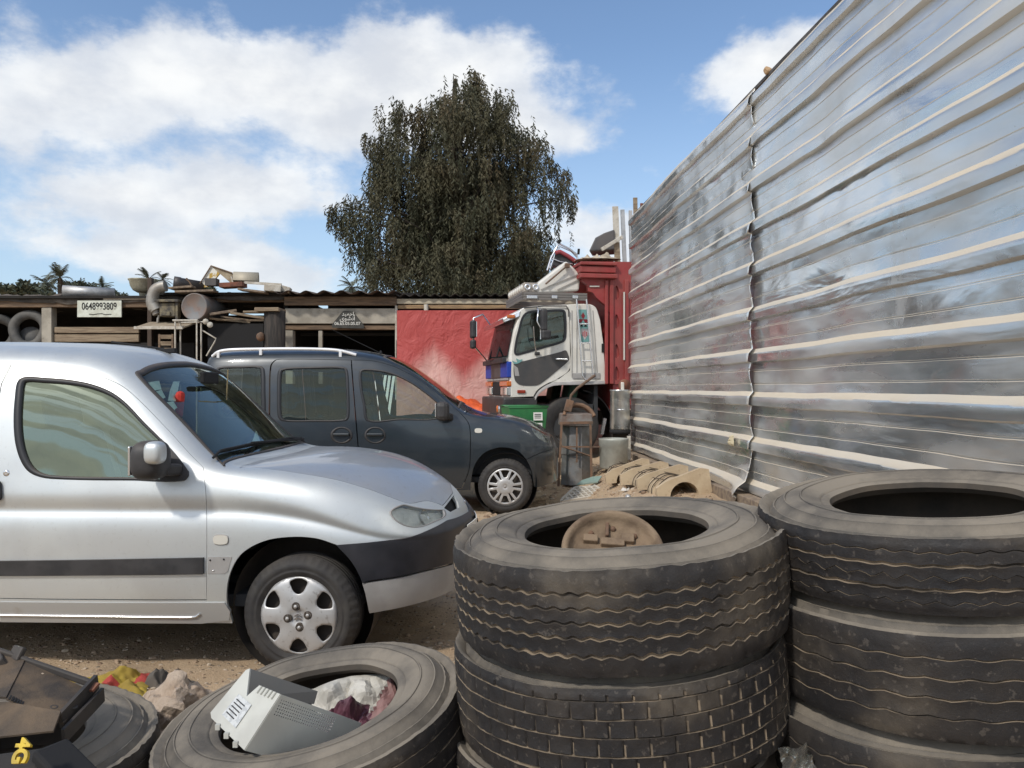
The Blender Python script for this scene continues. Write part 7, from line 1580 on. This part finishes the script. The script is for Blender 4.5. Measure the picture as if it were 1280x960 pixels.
def build_mid():
    def G(px, py, d, dz=0.0): v = at(px, py, d); return Vector((v.x, v.y, gh(v.x, v.y) - .03 + dz))
    # --- green bin
    c = at(655, 560, 11.3); g = gh(c.x, c.y) - .03; root = empty('green_bin', (c.x, c.y, g), 'green plastic bin with two white labels between the dark van and the truck wheel', 'bin'); root.rotation_euler = (0, 0, R(14))
    MG = mat('green_plastic', (.012, .20, .055), .45, col2=(.010, .15, .045), scale=4, dust=.12)
    zt = at(0, 508, 11.3).z - g; w0, w1, d0, d1 = .20, .275, .18, .25; b = MB(); vs = []
    for (z, w, d) in ((0, w0, d0), (zt, w1, d1), (zt, w1 - .02, d1 - .02), (.02, w0 - .015, d0 - .015)): vs += [(-w, -d, z), (w, -d, z), (w, d, z), (-w, d, z)]
    fs = [(3, 2, 1, 0), (12, 13, 14, 15)]
    for r in range(3): fs += [(r * 4 + i, r * 4 + (i + 1) % 4, r * 4 + 4 + (i + 1) % 4, r * 4 + 4 + i) for i in range(4)]
    b.add(vs, fs); b.build('bin_body', MG, root, bevel=.01)
    b = MB(); b.tube([(-w1, -d1, zt), (w1, -d1, zt), (w1, d1, zt), (-w1, d1, zt)], .018, 8, closed=True); b.build('rim', MG, root)
    for k, z in enumerate((zt - .13, zt - .275)):
        b = MB(); t = (z / zt); yy = -(d0 + (d1 - d0) * t) - .006; b.box((.135, yy, z), (.13, .006, .12 if not k else .10), (R(-6), 0, 0)); lb = b.build('paper_label', mat('white_label', (.72, .72, .68), .7), root)
        for i in range(3): b = MB(); b.box((.13, yy - .006, z + .025 - .025 * i), (.09, .003, .010), (R(-6), 0, 0)); b.build('label_line', M_TGREY, lb)
    # --- rusty stand with a metal box, brake shoe and lever
    c = at(720, 575, 11.2); g = gh(c.x, c.y) - .03; root = empty('rusty_stand', (c.x, c.y, g), 'rusty iron work stand with a blue grey metal drum inside it', 'stand'); o = Vector((c.x, c.y, g)); K = lambda px, py, d=11.0: at(px, py, d) - o
    b = MB()
    for (pa, pb, d) in (((702, 529), (698, 607), 10.9), ((738, 529), (739, 580), 10.9), ((704, 529), (703, 585), 11.5), ((736, 529), (737, 580), 11.5)):
        p1, p2 = K(*pa, d), K(*pb, d); p2 = p1 + (p2 - p1) * (p1.z / max(.05, p1.z - p2.z)) if p2.z < p1.z else p2; b.bar(p1, p2, .03)
    b.bar(K(700, 529, 10.9), K(741, 528, 10.9), .035); b.bar(K(700, 529, 11.5), K(741, 528, 11.5), .035); b.bar(K(701, 529, 10.9), K(701, 529, 11.5), .03); b.bar(K(739, 529, 10.9), K(739, 529, 11.5), .03); b.bar(K(702, 558.5, 10.9), K(750, 558.5, 10.9), .02); b.tube([K(700, 557, 10.9), K(738, 570, 10.9)], .012, 7); b.build('angle_frame', M_RUSTY, root)
    b = MB(); z0 = .0; z1 = K(720, 532, 11.2).z; b.lathe([(0, 0), (.225, 0), (.215, z1 * .5), (.225, z1 * .52), (.215, z1), (0, z1)], c=(0, .0, 0), n=8, smooth=False, a0=.3, a1=.3 + 2 * math.pi); b.build('metal_drum', mat('blue_grey_steel', (.20, .22, .235), .5, .4, col2=(.13, .14, .145), scale=5, dust=.3, spots=.5, spotcol=(.14, .08, .05)), root)
    for y in (-.02,): b = MB(); b.bar(K(721, 533, 10.93), K(721, 578, 10.93), .02); b.build('band', M_RUSTY, root)
    q = K(719, 524, 11.1); b = MB(); b.box(q, (.46, .42, .17), None, 0, .92); b.build('anvil_block', mat('rust_block', (.14, .10, .08), .8, col2=(.20, .19, .18), scale=4, bump=.004, spots=.4, spotcol=(.15, .07, .04)), root, bevel=.02)
    b = MB(); cc = K(722, 522, 10.95); pr = [(.20, -.04), (.245, -.03), (.25, .02), (.215, .03)]; b.lathe(pr, c=cc + Vector((.03, 0, -.02)), axis=(.25, -.75, .45), n=26, a0=R(10), a1=R(165), closed=True); b.build('brake_shoe', mat('rust_shoe', (.24, .13, .075), .8, col2=(.14, .08, .05), scale=8, dust=.3), root)
    b = MB(); b.box(K(711, 507, 10.95), (.10, .12, .16), (0, R(15), 0)); b.tube([K(712, 502, 10.95), K(714, 494, 10.95), K(722, 485, 10.95), K(744, 469, 10.95)], .020, 8); b.build('lever', M_RUSTY, root, bevel=.01)
    # --- steel cylinder, tub, posts near the fence end
    c = at(775, 540, 11.9); g = gh(c.x, c.y) - .03; z1 = at(0, 487, 11.9).z; z0 = at(0, 537, 11.9).z
    root = empty('steel_tank', (c.x, c.y, g), 'upright shiny steel tank with a small handle beside the fence end', 'tank'); b = MB(); b.lathe([(0, z0 - g), (.145, z0 - g), (.148, z0 - g + .02), (.145, z1 - g - .02), (.15, z1 - g), (0, z1 - g)], n=36); b.build('tank_body', mat('shiny_tank', (.66, .66, .64), .25, .95, col2=(.48, .48, .46), scale=5, dust=.15, bump2=.01, b2scale=7), root)
    b = MB(); b.lathe([(0, -.06), (.155, -.06), (.155, .0), (0, 0)], c=(0, 0, z0 - g), n=30); b.build('base_ring', M_BLACK, root)
    b = MB(); b.box((0, .1, (z0 - g - .06) / 2), (.2, .2, z0 - g - .06)); b.build('plinth', M_UNDER, root)
    b = MB(); zz = at(0, 512, 11.9).z - g; b.tube([(-.06, -.145, zz), (-.06, -.185, zz), (.06, -.185, zz), (.06, -.145, zz)], .009, 7); b.build('handle', M_CHROME, root)
    b = MB(); b.box((.03, -.05, z1 - g + .05), (.05, .04, .12)); b.build('valve', M_CREAM, root, bevel=.012); b = MB(); b.lathe([(0, -.03), (.09, -.03), (.095, 0), (.09, .03), (0, .03)], c=(.07, .03, z1 - g + .06), axis=(.5, -1, 0), n=22); b.build('cap', M_RUSTRED, root)
    c = at(767, 575, 11.0); g = gh(c.x, c.y) - .03; zt = at(0, 548, 11.0).z - g; b = MB(); b.lathe([(0, .0), (.175, 0), (.19, .02), (.195, zt * .72), (.202, zt * .74), (.202, zt - .02), (.208, zt), (.19, zt), (.18, .03), (0, .03)], n=40); root = b.build('metal_tub', mat('tub_zinc', (.44, .46, .42), .5, .35, col2=(.34, .36, .33), scale=6, dust=.3), None, label='low round grey green metal tub standing under the steel tank', cat='tub', loc=(c.x, c.y, g))
    b = MB(); b.bar(at(786, 545, 11.3), Vector((at(786, 545, 11.3).x, 11.3, gh(1.6, 11.3))), .05); single(b, 'short_stake', M_OLDWHITE, 'short pale stake at the far foot of the metal fence', 'stake', .005)
    # --- white plastic grating and teal scrap on the rubble
    c = G(722, 600, 9.9, .07); root = empty('plastic_grating', c, 'broken white plastic grating lying on the rubble beside the beige casings', 'grating'); root.rotation_euler = (R(10), R(-6), R(18)); MW = mat('dusty_white_plastic', (.58, .55, .48), .6, dust=.3, dustcol=(.42, .34, .25)); b = MB()
    outline = [(-.30, -.20), (.20, -.20), (.33, -.05), (.30, .12), (.05, .2), (-.25, -.12)]
    for i in range(6): p, q = outline[i], outline[(i + 1) % 6]; b.bar((p[0], p[1], 0), (q[0], q[1], 0), .03, .04)
    b.build('rim', MW, root); b = MB()
    for i in range(8):
        x = -.2 + i * .07; y1 = min(.19, -.10 + (x + .25) * 1.05); b.bar((x, -.19, 0), (x + .02, y1, .0), .022, .03)
    for j in range(4): y = -.12 + j * .08; b.bar((-.22 + max(0, y + .1) * .9, y, .002), (.31 - max(0, y) * .2, y, .002), .018, .025)
    b.build('lattice', MW, root)
    b = MB(); vv = [(-.18, -.08, .02), (.10, -.05, .05), (.16, .02, .12), (.05, .12, .10), (-.10, .04, .06)]; b.add(vv + [(x, y, z - .015) for x, y, z in vv], [(0, 1, 2, 3, 4), (9, 8, 7, 6, 5)] + [(i, (i + 1) % 5, 5 + (i + 1) % 5, 5 + i) for i in range(5)]); single(b, 'teal_scrap', mat('teal_plastic', (.20, .30, .27), .6, dust=.25), 'pale teal plastic scrap behind the white grating', 'scrap').location = G(737, 588, 10.4, .03)
    # --- beige half-round casings lying end to end along the fence
    MBG = mat('beige_casing', (.50, .40, .27), .85, col2=(.42, .32, .21), scale=4, bump=.004, bscale=24, spots=.35, spotcol=(.24, .16, .09), spotscale=14, updust=.2); MBL = mat('dark_wire', (.06, .045, .03), .8)
    labs = ['beige half round casing nearest the tyres, its dark open end facing out', 'second beige half round casing from the tyres, along the fence foot', 'third beige half round casing from the tyres, along the fence foot', 'farthest beige half round casing, close to the metal tub']
    a0, a1 = Vector((1.66, 7.72, 0)), Vector((1.30, 10.15, 0)); n = 4
    for k in range(n):
        p = a0.lerp(a1, (k + .0) / n); q = a0.lerp(a1, (k + 1) / n); d = (q - p).normalized(); seg = (q - p).length; z = gh(p.x, p.y) - .045
        root = empty('half_round_casing', (p.x, p.y, z), labs[k], 'casing', 'beige casings lying along the fence foot'); root.rotation_euler = (R(rnd.uniform(-2, 2)), R(rnd.uniform(-7, 5)), math.atan2(d.y, d.x) - math.pi / 2 + R(rnd.uniform(-6, 6)))
        pr = []; b = MB(); m_ = 18; r1, r0 = .180, .140
        ys_ = [0.03, .12, .125, .24, .245, .36, .365, seg - .08]
        vs = []; 
        for j, y in enumerate(ys_):
            rr_ = r1 + (.010 if j in (2, 3, 6, 7) else 0) - .02 * (y / seg)
            for i in range(m_ + 1):
                t = math.pi * i / m_; w_ = .012 * nz(t * 2, y * 6, k); vs.append(((rr_ + w_) * math.cos(t) * 1.05, y, (rr_ + w_) * math.sin(t) * .92))
        fs = [(j * (m_ + 1) + i, j * (m_ + 1) + i + 1, (j + 1) * (m_ + 1) + i + 1, (j + 1) * (m_ + 1) + i) for j in range(len(ys_) - 1) for i in range(m_)]
        b.add(vs, fs); o = b.build('half_tube', MBG, root); o.modifiers.new('s', 'SOLIDIFY').thickness = .03
        # squared end plate with an arched opening
        outer = [(-.27, 0), (-.275, .11), (-.17, .165), (.19, .255), (.27, .235), (.285, .02), (.27, 0)]; arc = [(r0 * math.cos(t) * 1.05, r0 * math.sin(t) + .0) for t in np.linspace(0, math.pi, 16)]
        b = MB(); b.prism(outer[::-1][0:0] + outer + arc, (0, -.02, 0), (1, 0, 0), (0, 0, 1), -.05); b.build('end_plate', MBG, root)
        for y in (.10, .22, .35, .45):
            b = MB(); b.tube([((r1 + .012) * 1.05 * math.cos(t), y + .012 * math.sin(5 * t + k), (r1 + .012) * math.sin(t) * .92) for t in np.linspace(.05, math.pi - .05, 20)], .005, 5); b.build('binding_wire', MBL, root)
        for t in (.45, .9, 1.5, 2.2): b = MB(); b.tube([((r1 + .014) * 1.05 * math.cos(t), .1 + .1 * (t > 1), (r1 + .014) * math.sin(t)), ((r1 + .012) * 1.05 * math.cos(t + .06), seg - .14, (r1 + .012) * math.sin(t + .06))], .0045, 5); b.build('crack_line', MBL, root)
    # --- load on the truck
    ld = lambda px, py, w=.5: tw_(tp(px, py, w))
    sheet('cloth_bundle', mat('canvas', (.46, .39, .30), .85, col2=(.33, .27, .20), scale=8), ld(745, 325, .45) + Vector((0, 0, -.02)), (.66, .6), .085, 4.1, 'crumpled pale canvas bundle on top of the red truck body', 'bundle', (0, 0, TA), 40, 5.5, fold=.5, smooth=True)
    b = MB(); o = [ld(*p, .5) for p in ((736, 314), (744, 297), (755, 291), (768, 286.5), (768, 312))]; b.add(o + [v + Vector((.1, .5, 0)) for v in o], [(0, 1, 2, 3, 4), (9, 8, 7, 6, 5)] + [(i, (i + 1) % 5, 5 + (i + 1) % 5, 5 + i) for i in range(5)]); single(b, 'seat_shell', mat('dark_moulding', (.07, .075, .085), .5, dust=.2), 'dark moulded seat shell standing on the truck load', 'seat shell', .02)
    root = empty('cargo_trike', ld(700, 330, .7), 'red cargo bike body with chrome handrail loaded above the truck cab', 'bike'); o = Vector(root.location); K = lambda px, py, w=.6: ld(px, py, w) - o
    b = MB(); b.tube([K(684, 338), K(689, 322), K(697, 307), K(700, 305), K(712, 311), K(721, 318), K(722, 325), K(718, 333)], .016, 8); b.tube([K(688, 336, .9), K(693, 321, .9), K(700, 308, .9), K(714, 314, .9), K(722, 322, .9)], .014, 8); b.tube([K(687, 335), K(688, 322, .6), K(700, 327, .6), K(716, 330, .6)], .012, 7); b.build('handrail', M_CHROME, root)
    b = MB(); b.bar(K(697, 303.5), K(701, 300), .05, .05); b.bar(K(723, 318), K(723.5, 311), .04, .04); b.build('grip', M_BLACK, root, bevel=.008)
    b = MB(); q = [K(*p, .62) for p in ((691, 331), (694, 317), (699, 314), (719, 325), (721, 334), (706, 338))]; b.add(q + [v + Vector((0, .3, 0)) for v in q], [tuple(range(6)), tuple(range(11, 5, -1))] + [(i, (i + 1) % 6, 6 + (i + 1) % 6, 6 + i) for i in range(6)]); b.build('fairing', M_BLKPL, root, bevel=.01)
    b = MB(); b.tube([K(694, 316, .60), K(700, 314.5, .60), K(710, 320, .60), K(720, 327, .60)], .035, 8); b.build('seat_pad', mat('dull_red', (.30, .05, .06), .6), root)
    # boards rising beyond the fence top
    for k, (x0, y0, x1, y1, w, m, lb, d) in enumerate(((769, 258, 772, 330, .10, M_OLDWHITE, 'bent grey metal strip standing upright at the truck load', .55), (778, 262, 781, 330, .07, M_ZINC, 'narrow zinc strip upright beside the bent metal strip', .6), (794, 247, 795, 300, .075, M_PLANK, 'wooden post sticking up behind the end of the fence', .9), (802, 254, 802, 300, .05, M_RUSTRED, 'short brown post behind the end of the fence', .95), (788, 263, 789, 320, .06, M_ZINC, 'thin zinc strip just left of the wooden post', .7), (771, 303, 772, 330, .09, M_PLANK, 'short wooden block on the truck body corner', .35))):
        b = MB(); p, q = ld(x0, y0, d), ld(x1, y1, d); q = q + (q - p).normalized() * .25; b.bar(p, q, w, .025, up=(0, 1, 0)); single(b, ('metal_strip', 'metal_strip', 'wooden_post', 'wooden_post', 'metal_strip', 'wooden_block')[k], m, lb, ('strip', 'strip', 'post', 'post', 'strip', 'block')[k], .004)
    b = MB(); b.bar(ld(752, 312, .3), ld(778, 296, .3), .05, .06); single(b, 'load_rail', M_OLDWHITE, 'pale rail slanting up over the truck load', 'rail', .006)
    # stone on the fence top
    c = Vector((fx(6.75) + .0, 6.75, 4.08)); bm = bmesh.new(); bmesh.ops.create_icosphere(bm, subdivisions=3, radius=.035)
    for v in bm.verts: v.co *= 1 + .5 * fbm(v.co.x * 14, v.co.y * 14, v.co.z * 14, 2)
    me = bpy.data.meshes.new('rock'); bm.to_mesh(me); bm.free(); me.materials.append(mat('clay_lump', (.42, .28, .16), .9)); link_mesh('rock', me, None, label='small ochre lump of clay lying on top of the metal fence', cat='rock', loc=c)
    # rag caught on the sheet
    sheet('paper_scrap', mat('yellowed_paper', (.50, .44, .30), .8), Vector((fx(7.35) - .09, 7.35, .92)), (.07, .10), .04, 8.8, 'small yellowed scrap stuck on the lower part of the metal fence', 'scrap', (R(90), 0, R(-90)), 10, 20)
    # --- litter
    MWp = mat('litter_white', (.62, .60, .56), .7, dust=.2)
    sheet('plastic_scrap', mat('grey_film', (.42, .42, .45), .4, dust=.3), G(739, 624, 8.3, .01), (.28, .16), .10, 6.2, 'crumpled grey plastic film on the rubble', 'scrap', (0, 0, .4), 22, 9)
    b = MB(); b.lathe([(.030, 0), (.040, .09), (.036, .09), (.027, .004), (0, .004)], axis=(.8, -.5, .1), n=20); single(b, 'white_cup', MWp, 'small white plastic cup lying on the rubble', 'cup').location = G(773, 630, 8.2, .05)
    b = MB(); b.lathe([(.0, 0), (.03, 0), (.03, .05), (.0, .05)], axis=(-.3, -.8, .2), n=14); single(b, 'small_tin', M_ZINC, 'tiny tin beside the white plastic cup', 'tin').location = G(786, 630, 8.2, .05)
    for k, (px, py, d, s_, m, lb) in enumerate(((672, 633, 8.7, .10, MWp, 'white paper scrap beside the dark van wheel'), (690, 618, 9.2, .07, MWp, 'small white paper scrap behind the dark van wheel'), (737, 635, 8.1, .16, mat('brown_leaf', (.30, .16, .07), .8), 'dry brown leaf pile left of the white cup'), (700, 628, 8.8, .10, mat('ochre_paper', (.42, .28, .12), .8), 'ochre paper scrap on the dirt'), (782, 606, 8.9, .10, MWp, 'pale paper scrap beside the beige casings'))):
        sheet('litter_scrap', m, G(px, py, d, .01), (s_, s_ * .7), s_ * .35, 3 + k, lb, 'litter', (0, 0, k), 10, 14)
build_mid()
def build_rubble():
    rr = random.Random(77); base = []
    for k in range(6):
        bm = bmesh.new(); bmesh.ops.create_icosphere(bm, subdivisions=1, radius=1)
        for v in bm.verts: v.co *= 1 + .6 * fbm(v.co.x + k * 3, v.co.y, v.co.z, 2); v.co.z *= .65
        base.append(([v.co.copy() for v in bm.verts], [tuple(v.index for v in f.verts) for f in bm.faces])); bm.free()
    vs = []; fs = []; mi = []
    def put(x, y, s):
        V, F = base[rr.randrange(6)]; a = rr.uniform(0, 6.28); ca, sa = math.cos(a), math.sin(a); z = gh(x, y) - .03 + .035 * fbm(x * .9, y * .9, 0, 4) + .012 * fbm(x * 5, y * 5, 3, 3); k = len(vs); sx = s * rr.uniform(.7, 1.4)
        vs.extend([(x + (v.x * ca - v.y * sa) * sx, y + (v.x * sa + v.y * ca) * s, z + v.z * s + s * .15) for v in V]); fs.extend([tuple(i + k for i in f) for f in F]); m = rr.choice((0, 0, 0, 1, 1, 2)); mi.extend([m] * len(F))
    for _ in range(2600):
        x, y = rr.uniform(-.3, 2.2), rr.uniform(6.8, 12.2)
        if x > fx(y) - .2: continue
        put(x, y, .006 + .030 * rr.random() ** 3)
    for _ in range(2600):
        x, y = rr.uniform(-3.6, .3), rr.uniform(2.9, 4.6); put(x, y, .003 + .013 * rr.random() ** 3)
    for _ in range(900): put(rr.uniform(-.6, 1.2), rr.uniform(4.0, 8.5), .004 + .016 * rr.random() ** 3)
    me = bpy.data.meshes.new('rubble'); me.from_pydata(vs, [], fs)
    for c in ((.34, .25, .17), (.44, .36, .27), (.22, .15, .10)): me.materials.append(mat('pebble', c, .9))
    me.polygons.foreach_set('material_index', mi); link_mesh('rubble', me, None, kind='stuff', label='loose stones and grit on the dirt', cat='rubble')
build_rubble()
